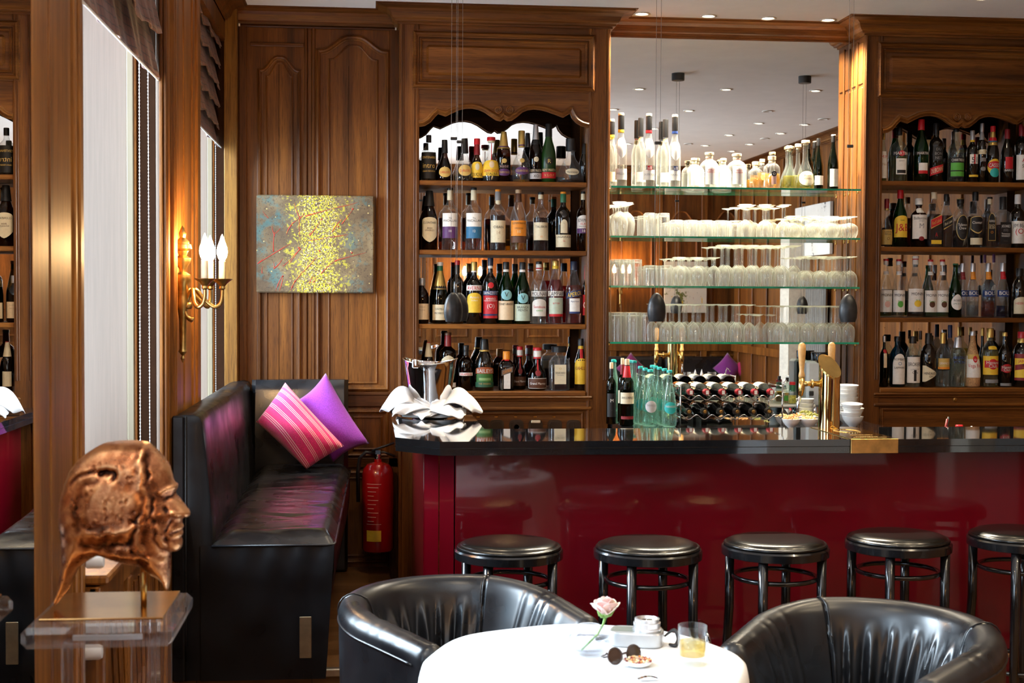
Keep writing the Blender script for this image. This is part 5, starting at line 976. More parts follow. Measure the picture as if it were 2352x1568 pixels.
# bits standing behind the right part of the counter
t0 = thing('ledge', 'dark preparation ledge behind the right half of the bar counter', 'ledge', (3.1, 5.9, 1.0)); MB().box(2.2, 3.9, 5.70, 6.0, .96, 1.0, .004).build('board', BLACKM, t0)
def Ylab(px, Y=5.86): return atY(px, 960, Y).x
o = MB().lathe([(.026, 0), (.028, .003), (.030, .10), (.0285, .10), (.0265, .006), (0, .006)], seg=24).build('straw_glass', CRY, None, 50); o.location = (Ylab(2168), 5.86, 1.001); tag(o, 'clear glass holding two dark pens just above the right of the counter', 'glass')
for i, (m_, a) in enumerate(((capmat('dr'), 0), (BLACKM, .012))):
    o = MB().tube([(-.012 + a, 0, .01), (.012 + a, 0, .135 + i * .008)], .0055, 8).build('pen', m_, None, 1); o.location = (Ylab(2170), 5.86 + i * .012, 1.004); tag(o, ['dark red pen leaning in the glass at the right of the counter', 'black pen leaning in the glass at the right of the counter'][i], 'pen')
t = thing('spice_jar', 'small jar with bright red lid and red label behind the counter', 'jar', (Ylab(2208), 5.88, 1.001))
MB().lathe([(.018, 0), (.019, .05), (.015, .075), (.015, .085)], seg=18).build('jar_glass', GL['clear'], t, 40, True); MB().lathe([(.0165, .084), (.0168, .107), (.015, .109)], seg=18).build('lid', capmat('r'), t, 40, True); MB().lathe([(.0195, .05), (.0175, .066)], seg=18, cap0=False, cap1=False).build('label', labmat('r'), t, 1, True)
t = thing('citrus_squeezer', 'silver strainer and spoon lying behind the counter at the right', 'strainer', (Ylab(2262), 5.86, 1.001))
MB().lathe([(.045, .05), (.048, .052), (.030, .075), (0, .085)], seg=20).build('dome', CHROME, t, 1, True)
q = MB(); q.tube([(-.015 + .001 * i + .016 * math.cos(i * .9), .01 * math.sin(i * .9), .085 + .016 * math.sin(i * .9 + 1)) for i in range(60)], .0012, 5); q.build('spring', CHROME, t, 1, True)
MB().tube([(-.05, 0, .05), (-.062, 0, .105)], [.004, .006], 8).build('handle', CHROME, t, 1, True)
o = MB().box(-.03, .03, -.02, .02, 0, .092, .006).build('card_box', BLACKM); o.location = (Ylab(2350), 5.86, 1.001); tag(o, 'black box at the right frame edge behind the counter', 'box')

# ================================================================== ICE BUCKET AND NAPKINS
bp = atZ(975, 925, 1.135); 
t = thing('ice_bucket', 'polished silver ice bucket wrapped at its foot in white napkins', 'bucket', (bp.x, 6.30, 1.122))
hb = atY(980, 830, 6.30).z - 1.122
def bk(u, v_):
    a = 2 * PI * u; R = .080 + .042 * v_ ** .9 + (.004 if v_ > .97 else 0); zt_ = hb * (1 + (.045 * math.cos(2 * a + .4) if v_ > .02 else 0) * v_)
    return (R * math.cos(a), R * math.sin(a), .004 + zt_ * v_)
q = MB(); q.grid(bk, 48, 16, True); q.grid(lambda u, v_: (lambda p_: (p_[0] * .965, p_[1] * .965, p_[2] + .004 * (1 - v_)))(bk(u, v_)), 48, 16, True)
q.lathe([(0, .002), (.080, .002), (.082, .012), (.078, .02)], seg=36); q.build('bucket_wall', STEEL, t, 1, True, False)
MB().tube([((.125 * math.cos(2*PI*i/48)), .125 * math.sin(2*PI*i/48), .004 + hb * (1 + .045 * math.cos(2*(2*PI*i/48) + .4))) for i in range(48)], .003, 6, True).build('rim', STEEL, t, 1, True)
MB().box(-.085, -.055, -.118, -.104, hb * .90, hb * 1.05, .004).tube([(-.07, -.106, hb), (-.07, -.12, hb * 1.04), (-.07, -.123, hb * .95)], .005, 8).build('handle_lug', STEEL, t, 0, True)
NAP = []
def napkin(x, y, rz, label, kind, k=1.0, hgt=.08):
    if kind == 'petal':      # pointed petal standing up against the bucket
        def f(u, v_):
            a = (u - .5) * 2; wd = .075 * k * (1 - v_ ** 1.6) + .004
            return (a * wd, .02 - .055 * (1 - v_) ** 1.5 + .03 * a * a * (1 - v_), .004 + .14 * k * v_ + .006 * math.sin(v_ * 7))
    else:                    # puffed leaf of cloth: rises from the bucket foot, swells, and droops to a blunt tip
        def f(u, v_):
            a = (u - .5) * 2; r = .05 + .150 * k * v_; wd = .085 * k * (math.sin(PI * (.16 + .72 * v_)) ** .7)
            lift = hgt * (math.sin(PI * min(1, .10 + .86 * v_)) ** .8) * (1 - .55 * a * a) + .010 * math.sin(a * 5 + v_ * 6) * (1 - abs(a)) + .012 * abs(a) ** 3
            r += .018 * math.cos(a * 3) * v_
            return (a * wd + .012 * math.sin(v_ * 5), -r, .004 + lift)
    o = MB().grid(f, 30, 18).build('napkin', LINEN, None, 1, True, False); o.location = (x, y, 1.121); o.rotation_euler = (0, 0, rz)
    md = o.modifiers.new('cloth', 'SOLIDIFY'); md.thickness = .003; md.offset = 1
    return tag(o, label, 'napkin', 'white napkins around the ice bucket')
for (dx_, dy_, rz, lab, kd, k, hg_) in ((-.055, -.080, -.35, 'white napkin point standing in front of the ice bucket at the left', 'petal', .95, 0), (.050, -.090, .45, 'white napkin point standing in front of the ice bucket at the right', 'petal', .85, 0),
    (0, 0, -1.45, 'puffed white napkin swelling at the far left of the ice bucket', 'fold', 1.08, .130), (0, 0, -.85, 'puffed white napkin at the front left of the ice bucket', 'fold', 1.0, .075), (0, -.01, -.15, 'white napkin lying low in front of the ice bucket', 'fold', .80, .030),
    (0, 0, .65, 'long white napkin at the front right of the ice bucket', 'fold', 1.15, .050), (0, 0, 1.30, 'puffed white napkin swelling at the far right of the ice bucket', 'fold', 1.2, .125), (0, .02, 2.2, 'white napkin behind the ice bucket at the right', 'fold', .85, .09), (0, .02, -2.2, 'white napkin behind the ice bucket at the left', 'fold', .85, .08)):
    napkin(bp.x + dx_, 6.30 + dy_, rz, lab, kd, k, hg_)

# ================================================================== BANQUETTE AND CUSHIONS
t = thing('banquette', 'black leather corner bench below the sconce and the painting', 'bench', (-.4, 5.9, 0))
PT = .285
# back along the left wall: profile slanting into the seat, extruded along Y
def backprof(k=1): return [(-.698, .80), (-.698, 1.225), (-.69, 1.238), (-.62, 1.240), (-.600, 1.232), (-.588, 1.21), (-.575, 1.10), (-.560, .92), (-.555, .79), (-.555, .60), (-.698, .60)]
bpf = [(-.698, PT), (-.698, 1.222), (-.690, 1.236), (-.670, 1.242), (-.625, 1.243), (-.604, 1.236), (-.592, 1.215), (-.580, 1.10), (-.566, .94), (-.556, .80), (-.556, PT)]
ys = [5.0, 5.006, 5.02] + [5.02 + (6.86 - 5.02) * i / 24 for i in range(1, 25)] + [7.05]
vs = []; n = len(bpf)
for j, y in enumerate(ys):
    k = .012 if j == 0 else (.003 if j == 1 else 0)
    for x, z in bpf:
        s_ = .003 * math.sin(y * 9 + z * 7); vs.append((max(-.699, x + (k if x < -.65 else -k) + (s_ if x > -.61 else 0)), y, z - (k if z > 1 else 0)))
fs = [(j*n+i, j*n+(i+1) % n, (j+1)*n+(i+1) % n, (j+1)*n+i) for j in range(len(ys) - 1) for i in range(n)] + [tuple(range(n)), tuple((len(ys)-1)*n + i for i in range(n))]
MB().add(vs, fs).build('backrest', LEAB, t, 40)
MB().box(-.699, -.655, 4.985, 5.0, PT, 1.238, .006).build('end_panel', LEAB, t)
q = MB(); q.tube([(-.652, 4.996, PT), (-.652, 4.996, 1.236)], .0035, 6); q.build('piping', LEA, t, 1)
# back along the rear wall
def rb(u, v_):
    x = -.58 + (.475) * u; z = .79 + (1.252 - .79) * v_
    y = 6.86 + .035 * v_ - .02 * math.sin(PI * min(1, v_ * 1.05)) - (.0)
    e = max(0, abs(u - .5) * 2 - .9) / .1; return (x, y + .03 * e * e + (.02 * max(0, (v_ - .93) / .07) ** 2), z)
q = MB().grid(rb, 24, 20); q.box(-.58, -.108, 6.93, 7.045, PT, 1.25, .015); q.build('backrest', LEA, t, 40)
# seat cushion
x0, x1 = -.56, -.125
rw = random.Random(9); WRK = [(rw.uniform(5.0, 6.8), rw.uniform(.35, .95), rw.choice([-1, 1]) * rw.uniform(.002, .005), rw.uniform(.012, .03), rw.uniform(.15, .35), rw.uniform(-.25, .1)) for _ in range(46)]
def seat(u, v_):
    y = 4.985 + (6.90 - 4.985) * v_; x = x0 + (x1 + .03 * v_ - x0) * u
    e = min(u * 6, (1 - u) * 9, v_ * 16, 1); e = math.sin(max(0, e) * PI / 2)
    wr_ = 0
    for (cy_, cu_, am, ly, lu, sl) in WRK: wr_ += am * math.exp(-((y - cy_ - sl * (u - cu_)) / ly) ** 2 - ((u - cu_) / lu) ** 2)
    return (x, y, .772 + .030 * v_ + .040 * e + wr_ * e)
MB().grid(seat, 36, 110).build('seat', LEA2, t, 1)
MB().tube([(x0, 4.984, .772), (-.15, 4.984, .772), (-.127, 4.99, .772), (-.122, 5.02, .772), (x1 + .03, 6.9, .802)], .0045, 8).build('piping', LEA, t, 1)
def skirt(u, v_):   # front end face, gathered leather
    x = -.60 + (.475) * u; z = .772 - (.772 - PT) * v_
    return (x - .03 * v_ * u, 4.99 - .008 * math.sin(PI * min(1, v_ * 3)) + .005 * math.sin(u * 30 + v_ * 9) * math.exp(-v_ * 6) , z)
q = MB().grid(skirt, 40, 16); q.grid(lambda u, v_: (x1 + .03 * u + .012 * math.sin(PI * v_) * .8 - .03 * v_, 4.99 + 1.92 * u, .772 - (.772 - .50) * v_), 30, 10)
q.box(-.56, -.21, 5.0, 6.9, PT, .76); q.build('skirt', LEAB, t, 40)
MB().box(-.248, -.205, 4.952, 4.958, .37, .52, .002).build('end_plate', plain('dull_brass', (.36, .30, .20), .4, 1), t)
def cushion(name, c4, th, mt, label, n=26, pinch=.10, off=Vector((0, -1, 0))):
    A, B, C_, D = [Vector(c) for c in c4]     # top, right, bottom, left
    nrm = (C_ - A).cross(B - D).normalized()
    if nrm.y > 0: nrm = -nrm
    ctr = (A + B + C_ + D) / 4; q = MB()
    for sgn in (1, -1):
        def f(u, v_):
            s_, r = 2 * u - 1, 2 * v_ - 1
            P = A * (1-u) * (1-v_) + B * u * (1-v_) + C_ * u * v_ + D * (1-u) * v_
            w_ = pinch * ((1 - s_ * s_) * r ** 2 * (1 if abs(r) > .0 else 0) + (1 - r * r) * s_ ** 2)
            P = P + (ctr - P) * w_ * .9
            h = (math.cos(s_ * PI / 2) * math.cos(r * PI / 2)) ** .5 if max(abs(s_), abs(r)) < .9999 else 0
            return P + nrm * (sgn * th * h * (1 + .07 * math.sin(s_ * 4 + r * 3)))
        q.grid(f, n, n)
    o = q.build(name, mt, None, 1)
    bm = bmesh.new(); bm.from_mesh(o.data); bmesh.ops.remove_doubles(bm, verts=bm.verts, dist=.0008); bmesh.ops.recalc_face_normals(bm, faces=bm.faces); bm.to_mesh(bm_ := o.data); bm.free(); o.data.shade_smooth()
    return tag(o, label, 'cushion')
def cloth_mat(name, c0, stripes=None, axis=None):
    m_, nt, b = nodes(name); setp(b, rough=.9, sheen=.35); v = coord(nt); n = noise(nt, 240, 2, vec=v)
    base = ramp(nt, n.outputs['Fac'], [(.3, tuple(x * .75 for x in c0)), (.7, tuple(min(1, x * 1.25) for x in c0))])
    if stripes:
        sep = nt.nodes.new('ShaderNodeVectorMath'); sep.operation = 'DOT_PRODUCT'; nt.links.new(v, sep.inputs[0]); sep.inputs[1].default_value = axis
        col = base; 
        for (pos, hw) in stripes:
            sb = nt.nodes.new('ShaderNodeMath'); sb.operation = 'SUBTRACT'; nt.links.new(sep.outputs['Value'], sb.inputs[0]); sb.inputs[1].default_value = pos
            ab = nt.nodes.new('ShaderNodeMath'); ab.operation = 'ABSOLUTE'; nt.links.new(sb.outputs[0], ab.inputs[0])
            lt = nt.nodes.new('ShaderNodeMath'); lt.operation = 'LESS_THAN'; nt.links.new(ab.outputs[0], lt.inputs[0]); lt.inputs[1].default_value = hw
            mx = nt.nodes.new('ShaderNodeMix'); mx.data_type = 'RGBA'; nt.links.new(lt.outputs[0], mx.inputs[0]); nt.links.new(col, mx.inputs[6]); mx.inputs[7].default_value = (.88, .62, .55, 1); col = mx.outputs[2]
        base = col
    nt.links.new(base, b.inputs['Base Color']); bump(nt, b, n.outputs['Fac'], .5, .002); return m_
P4 = [(655, 878, 6.80), (790, 1024, 6.58), (704, 1078, 6.56), (588, 968, 6.68)]
c4 = [atY(*p_) for p_ in P4]
e1 = (c4[1] - c4[0]).normalized(); ax = (c4[0] - c4[3]); ax = (ax - e1 * ax.dot(e1)).normalized(); q0, q1 = ax.dot((c4[0] + c4[1]) / 2), ax.dot((c4[2] + c4[3]) / 2); ctrd = (q0 + q1) / 2; L_ = abs(q0 - q1)
st = []
for f_ in (-.36, -.13, .08, .27, .42):
    for d_ in (-.012, 0, .012): st.append((ctrd + f_ * L_ + d_ * .6, .0010))
cushion('cushion', c4, .105, cloth_mat('pink_striped_wool', (.66, .012, .13), st, tuple(ax)), 'bright pink cushion with pale stripes leaning in the corner of the bench', pinch=.03)
cushion('cushion', [atY(748, 856, 6.84), atY(848, 1018, 6.76), atY(765, 1062, 6.74), atY(672, 925, 6.82)], .075, cloth_mat('purple_wool', (.27, .03, .42)), 'purple cushion standing behind the pink striped one')

# ================================================================== PAINTING
pm, nt, b = nodes('splattered_canvas'); v = coord(nt); L = nt.links; setp(b, rough=.7)
sx = nt.nodes.new('ShaderNodeSeparateXYZ'); L.new(v, sx.inputs[0])
bg = noise(nt, 5, 5, .6, vec=v); col = ramp(nt, bg.outputs['Fac'], [(.3, (.065, .036, .018)), (.5, (.15, .10, .048)), (.7, (.26, .19, .10))])
def blend(col, fac, c): 
    mx = nt.nodes.new('ShaderNodeMix'); mx.data_type = 'RGBA'; L.new(fac, mx.inputs[0]); L.new(col, mx.inputs[6]); mx.inputs[7].default_value = (*c, 1); return mx.outputs[2]
def mth(op, a, b_=None, c=None):
    n = nt.nodes.new('ShaderNodeMath'); n.operation = op
    for i, z in enumerate((a, b_, c)):
        if z is None: continue
        if isinstance(z, (int, float)): n.inputs[i].default_value = z
        else: L.new(z, n.inputs[i])
    return n.outputs[0]
def thr(src, lo, hi): 
    r = nt.nodes.new('ShaderNodeMapRange'); r.inputs[1].default_value = lo; r.inputs[2].default_value = hi; L.new(src, r.inputs[0]); return r.outputs[0]
xa_ = mth('ABSOLUTE', mth('ADD', sx.outputs['X'], 0.0)); xoff = mth('ABSOLUTE', mth('SUBTRACT', sx.outputs['X'], .012))
tq = noise(nt, 9, 6, .75, vec=v); side = thr(xoff, .09, .20); col = blend(col, mth('MULTIPLY', thr(tq.outputs['Fac'], .50, .60), mth('MULTIPLY', side, .65)), (.03, .14, .15))
dark = noise(nt, 60, 3, .7, vec=v); col = blend(col, mth('MULTIPLY', thr(dark.outputs['Fac'], .56, .62), .6), (.07, .04, .02))
eb = noise(nt, 30, 4, .7, vec=v); cen = thr(mth('SUBTRACT', .185, mth('ADD', xoff, mth('MULTIPLY', eb.outputs['Fac'], .17))), .0, .025)
mid = thr(mth('SUBTRACT', .26, mth('ADD', xoff, mth('MULTIPLY', eb.outputs['Fac'], .17))), .0, .03); n = noise(nt, 70, 3, .6, vec=v); col = blend(col, mth('MULTIPLY', thr(n.outputs['Fac'], .55, .60), mid), (.42, .36, .03)); n = noise(nt, 100, 3, .6, vec=coord(nt, (1, 1, 1.3))); col = blend(col, thr(n.outputs['Fac'], .62, .66), (.05, .03, .02))
for sc, th_, c in ((60, .50, (.22, .17, .07)), (95, .54, (.50, .46, .05)), (120, .56, (.74, .58, .01)), (130, .55, (.07, .04, .02)), (140, .61, (.72, .66, .48)), (85, .64, (.74, .58, .0)), (60, .70, (.70, .34, .22))):
    n = noise(nt, sc, 2, .5, vec=coord(nt, (1, 1, 1) if sc != 120 else (1.3, 1, .9))); col = blend(col, mth('MULTIPLY', thr(n.outputs['Fac'], th_, th_ + .03), cen), c)
vo = nt.nodes.new('ShaderNodeTexVoronoi'); vo.inputs['Scale'].default_value = 26; L.new(v, vo.inputs['Vector']); col = blend(col, mth('MULTIPLY', mth('LESS_THAN', vo.outputs['Distance'], .10), thr(xoff, .10, .16)), (.55, .42, .16))
L.new(col, b.inputs['Base Color'])
pa, pb = atY(589, 447, 7.03), atY(859, 673, 7.03)
t = thing('painting', 'abstract canvas of yellow splashes with red streaks on the panelled wall', 'painting', ((pa.x + pb.x) / 2, 7.045, (pa.z + pb.z) / 2))
w2, h2 = (pb.x - pa.x) / 2, (pa.z - pb.z) / 2
MB().box(-w2, w2, -.022, .008, -h2, h2, .006).build('canvas', pm, t, 0, True)
q = MB(); rr = random.Random(11)
for (u0, v0, u1, v1) in ((130,1070,205,1000),(130,1070,500,830),(370,680,330,540),(370,650,450,560),(350,900,370,600),(600,520,530,660),(600,510,700,430),(710,410,640,210),(710,410,715,690),(710,440,780,360),(330,940,590,780),(360,1140,355,1040),(365,1130,480,990),(480,1100,620,970),(620,960,740,850),(720,850,560,1080),(850,670,1010,440),(790,400,1240,270),(1240,270,1520,200),(1300,500,1450,300),(1160,620,1300,430),(830,740,1150,690),(1150,690,1390,650),(1010,1200,1200,1020),(1200,1020,1640,900),(760,1180,960,960),(470,1240,380,1450),(480,1260,430,1450),(650,1310,590,1440),(650,1310,760,1170),(850,1340,900,1240),(280,430,200,330),(195,1200,205,1100),(900,1330,940,1260)):
    P = [(-w2 + 2 * w2 * (u - 115) / 1635, -.0228, h2 - 2 * h2 * (v_ - 105) / 1365) for u, v_ in ((u0, v0), ((u0 + u1) / 2 + rr.uniform(-12, 12), (v0 + v1) / 2), (u1, v1))]
    q.tube(P, [rr.uniform(.0008, .0030), rr.uniform(.0008, .0018), .0005], 4, sm=4)
for (u, v_) in ((1020,440),(860,650),(1450,290),(1250,540),(700,840),(1440,905),(1215,1020),(480,1240),(650,1310),(610,1390),(990,880)):
    q.lathe([(0, 0), (.0045, .0005), (0, .002)], (0, 0, 0), 8, M=Matrix.Translation((-w2 + 2 * w2 * (u - 115) / 1635, -.022, h2 - 2 * h2 * (v_ - 105) / 1365)) @ Matrix.Rotation(PI / 2, 4, 'X'))
q.build('red_streaks', plain('red_paint', (.55, .04, .02), .5), t, 1, True)

# ================================================================== FIRE EXTINGUISHER
ec = atY(868, 1150, 6.90); ez = atY(868, 1265, 6.90).z; et = atY(868, 1062, 6.90).z; eR = (atY(905, 1150, 6.90).x - atY(831, 1150, 6.90).x) / 2
t = thing('fire_extinguisher', 'red fire extinguisher in the dark corner beside the bench', 'fire extinguisher', (ec.x, 6.93, ez)); H = et - ez
MB().lathe([(eR * .92, 0), (eR, .012), (eR, H * .86), (eR * .93, H * .92), (eR * .7, H * .975), (.02, H), (.018, H + .015)], seg=36).build('cylinder', plain('red_enamel', (.38, .006, .008), .25, 0, .08, 10, coat=.5), t, 30, True)
MB().lathe([(.016, H + .01), (.018, H + .03), (.014, H + .05)], seg=16).box(-.012, .012, -.02, .02, H + .04, H + .06).build('valve', CHROME, t, 30, True)
MB().tube([(-.03, 0, H + .055), (.02, -.01, H + .075), (.09, -.02, H + .10)], .006, 8).tube([(-.02, 0, H + .045), (.03, -.01, H + .05), (.085, -.015, H + .03)], .006, 8).build('handle', BLACKM, t, 1, True)
MB().tube([(-.015, 0, H + .04), (-.06, -.01, H + .05), (-.09, -.01, H + .02), (-.10, -.005, H - .05), (-.098, 0, H - .2)], .010, 10).build('hose', BLACKM, t, 1, True)
q = MB().grid(lambda u, v_: ((eR + .001) * math.sin(-.75 + .95 * u), -(eR + .001) * math.cos(-.75 + .95 * u), .055 + .055 * v_), 12, 2); q.build('yellow_sticker', labmat('y'), t, 1, True)
q = MB()
for (za, zb) in ((.14, .142), (.34, .342)): q.grid(lambda u, v_: ((eR + .0012) * math.sin(-.75 + .95 * u), -(eR + .0012) * math.cos(-.75 + .95 * u), za + (zb - za) * v_), 12, 2)
for k in range(9):
    z_ = .155 + k * .021; q.grid(lambda u, v_: ((eR + .0012) * math.sin(-.68 + (.6 + .2 * (k % 3)) * u * .7), -(eR + .0012) * math.cos(-.68 + (.6 + .2 * (k % 3)) * u * .7), z_ + .0025 * v_), 12, 2)
q.build('printed_lines', labmat('pk'), t, 1, True)
# ================================================================== ROUND TABLE AND WHAT STANDS ON IT
TX, TY, TZ, TR = .545, 3.44, .74, .405
t = thing('round_table', 'small round table in the foreground, hidden under its white cloth', 'table', (TX, TY, 0))
MB().lathe([(TR - .01, TZ - .035), (TR - .006, TZ - .005), (TR - .012, TZ - .004)], seg=48).build('tabletop', BLACKW, t, 40, True)
MB().lathe([(.20, 0), (.20, .015), (.04, .04), (.03, .08), (.03, TZ - .04)], seg=24).build('pedestal_leg', BLACKW, t, 40, True)
def cl(u, v_):
    a = 2 * PI * u
    if v_ < .5: r = TR * v_ / .5 * (1 + .012 * math.cos(8 * a) * (v_ / .5) ** 6); return (TX + r * math.cos(a), TY + r * math.sin(a), TZ + .0012 + .0012 * math.sin(a * 5 + r * 20))
    k = (v_ - .5) / .5; f_ = math.sin(9 * a + .6) + .4 * math.sin(17 * a); r = TR * (1 + .012 * math.cos(8 * a)) + .010 * math.sin(min(1, k * 8) * PI / 2) + (.028 * f_ + .02) * k
    return (TX + r * math.cos(a), TY + r * math.sin(a), TZ + .001 - .008 * min(1, k * 8) - .40 * k)
q = MB().grid(cl, 160, 56, True).build('tablecloth', LINEN, None, 1, False, True); tag(q, 'white cloth draped over the round table in the foreground', 'tablecloth')
TT = TZ + .0035
def on(px, py): p_ = atZ(px, py, TT); return (p_.x, p_.y, TT)
# whisky glass
t = thing('whisky_glass', 'straight whisky glass with ice on the right of the white table', 'glass', on(1590, 1524)); GR = .0365; hg = .098
MB().lathe([(GR * .97, 0), (GR, .004), (GR, hg), (GR - .0025, hg), (GR - .003, .022), (0, .020)], seg=36).build('tumbler', thin('tumbler_glass', (.96, .97, .98), .0, edge=.10), t, 40, True)
MB().lathe([(GR - .004, .0225), (GR - .0038, .058), (0, .059)], seg=32).build('whisky', thin('pale_whisky', (.93, .80, .42), .15, (.85, .62, .20)), t, 40, True)
for i, (x, y, r) in enumerate(((-.012, -.006, .3), (.012, .004, 1.1), (0, .012, .8))):
    q = MB().box(-.011, .011, -.011, .011, -.011, .011, .002); o = q.build('ice_cube', thin('ice', (.93, .95, .97), .12), t, 0, True); o.location = (x, y, .050); o.rotation_euler = (r, r * .6, r)
# bowl vase with rose
vx, vy, vz = on(1352, 1500)
t = thing('bowl_vase', 'low round glass vase holding a single rose', 'vase', (vx, vy, vz))
MB().lathe([(.030, 0), (.045, .008), (.056, .030), (.054, .050), (.040, .068), (.030, .074), (.0285, .073), (.038, .066), (.051, .048), (.053, .030), (.043, .011), (0, .006)], seg=40).build('glass_bowl', thin('vase_glass', (.95, .96, .98), .02, edge=.10), t, 1, True)
MB().lathe([(.040, .010), (.0515, .030), (.050, .044), (0, .044)], seg=36).build('water', thin('vase_water', (.93, .95, .97), .02), t, 1, True)
tip = atY(1390, 1418, vy + .02)
t = thing('rose', 'single pale pink rose leaning out of the round glass vase', 'flower', (tip.x, tip.y, tip.z)); t.scale = (1.3, 1.3, 1.3)
MB().tube([((vx - tip.x - .02) / 1.3, (vy - tip.y - .01) / 1.3, (vz - tip.z + .012) / 1.3), ((vx - tip.x) * .35, (vy - tip.y) * .4, (vz - tip.z) * .35), (-.004, -.002, -.012), (0, 0, 0)], [.0022, .0022, .0022, .003], 8).build('stem', plain('rose_stem', (.22, .42, .10), .5), t, 1, True)
PK = plain('pale_pink_petal', (.86, .58, .55), .5, 0, .12, 30, sub=.1); CRM = plain('cream_petal', (.86, .78, .62), .5, 0, .1, 30)
for i in range(14):
    a = i * 2.399; ring = i / 13; R0 = .004 + .021 * ring; hh = .040 - .008 * ring; op = .15 + .75 * ring
    def pet(u, v_):
        s_ = (u - .5) * 2; wd = .017 * math.sin(min(1, v_ * 1.25 + .12) * PI * .62) * (.6 + .6 * ring)
        rr_ = R0 * math.sin(v_ * PI * .55) + .006 * op * v_ ** 3 - .004 * s_ * s_ * ring; zz_ = .004 + hh * v_ - .004 * s_ * s_ * v_ - .006 * op * max(0, v_ - .8) * 5
        return (rr_ * math.cos(a) - s_ * wd * math.sin(a), rr_ * math.sin(a) + s_ * wd * math.cos(a), zz_)
    o = MB().grid(pet, 9, 9).build('petal', CRM if i in (11, 13, 8) else PK, t, 1, True, False); md = o.modifiers.new('thick', 'SOLIDIFY'); md.thickness = .0008
MB().lathe([(.003, 0), (.008, .004), (.009, .010), (0, .012)], seg=12).build('hip', plain('rose_stem', (.22, .42, .10), .5), t, 1, True)
for a in (2.6, 3.9, .4, 1.6): MB().tube([(0, 0, .002), (.012 * math.cos(a), .012 * math.sin(a), .004), (.022 * math.cos(a), .022 * math.sin(a), .012 + .014 * (a == 2.6))], [.003, .003, .0005], 6).build('sepal', plain('rose_stem', (.22, .42, .10), .5), t, 1, True)
# camera lying on its back
cx_, cy_, cz_ = on(1462, 1478); t = thing('camera', 'silver compact camera lying lens upwards beside the rose', 'camera', (cx_, cy_, cz_), None, -.30); t.scale = (1.25, 1.25, 1.25)
ML = plain('silver_camera_metal', (.55, .56, .57), .32, .6, .05); GRP = plain('grey_green_leatherette', (.16, .17, .14), .7, 0, .2, 200)
q = MB(); oc = [(.058 * (1 if math.cos(a) > 0 else -1) * abs(math.cos(a)) ** .35, .036 * (1 if math.sin(a) > 0 else -1) * abs(math.sin(a)) ** .8) for a in [2 * PI * (k + .5) / 48 for k in range(48)]]
for z0_, z1_, k0, k1 in ((0, .003, .96, 1), (.003, .027, 1, 1), (.027, .030, 1, .96)): q.add([(a * k0, b_ * k0, z0_) for a, b_ in oc] + [(a * k1, b_ * k1, z1_) for a, b_ in oc], [(i, (i + 1) % 48, 48 + (i + 1) % 48, 48 + i) for i in range(48)])
q.add([(a * .96, b_ * .96, .030) for a, b_ in oc], [tuple(range(48))]).add([(a * .96, b_ * .96, 0) for a, b_ in oc], [tuple(range(47, -1, -1))]).build('body', ML, t, 40, True)
MB().box(-.056, .056, -.022, .026, .006, .0308, .004).build('grip_leather', GRP, t, 0, True)
MB().lathe([(.030, .030), (.031, .036), (.028, .037), (.029, .048), (.026, .049), (.0265, .056), (.022, .057), (.019, .051), (.012, .047), (0, .049)], (.022, 0, 0), 36).build('lens_barrel', plain('bright_lens_metal', (.72, .72, .74), .25, .7, .04), t, 30, True)
MB().lathe([(.018, .0512), (.010, .054), (0, .0545)], (.022, 0, 0), 28).build('front_glass', plain('lens_coating', (.03, .022, .012), .05, .2, .1, coat=1), t, 1, True)
MB().lathe([(.006, 0), (.006, .004), (0, .005)], seg=14, M=Matrix.Translation((-.036, .036, .014)) @ Matrix.Rotation(-PI / 2, 4, 'X')).lathe([(.010, 0), (.010, .005), (0, .006)], seg=18, M=Matrix.Translation((-.012, .036, .014)) @ Matrix.Rotation(-PI / 2, 4, 'X')).build('dial', ML, t, 30, True)
MB().tube([(.058, .012, .016), (.078, .016, .030), (.088, .006, .016), (.084, -.010, .004), (.07, -.006, .004)], [.002, .004, .0045, .0045, .003], 8, sm=5).build('wrist_strap', BLACKM, t, 1, True)
MB().tube([(-.058, .012, .012), (-.075, .02, .004), (-.088, .008, .004)], [.002, .004, .004], 8, sm=5).build('wrist_strap', BLACKM, t, 1, True)
# sunglasses
sx_, sy_, sz_ = on(1432, 1522); t = thing('sunglasses', 'folded dark sunglasses in front of the camera on the white table', 'sunglasses', (sx_, sy_, sz_), None, .45); t.scale = (.85, .85, .85)
TORT = plain('tortoiseshell', (.035, .014, .010), .2, 0, .5, 60, coat=.5); LENS = plain('brown_tinted_lens', (.05, .03, .022), .08, 0, .2, coat=.6)
for s_ in (-1, 1):
    ring = [(s_ * .034 + .025 * math.cos(a), -.004 + .006 * math.sin(a), .026 + .023 * math.sin(a)) for a in [2 * PI * k / 28 for k in range(28)]]
    MB().tube(ring, .0026, 8, True).build('rim', TORT, t, 1, True)
    q = MB(); q.add([(s_ * .034, -.004, .026)] + ring, [(0, i + 1, (i + 1) % 28 + 1) for i in range(28)]); q.build('lens', LENS, t, 0, True)
    MB().tube([(s_ * .060, 0, .036), (s_ * .058, .030, .020), (s_ * .030 , .062, .006), (s_ * -.01, .070, .004)], [.003, .0025, .0022, .003], 8).build('temple', TORT, t, 1, True)
MB().tube([(-.010, -.006, .030), (0, -.010, .033), (.010, -.006, .030)], .003, 8).build('bridge', TORT, t, 1, True)
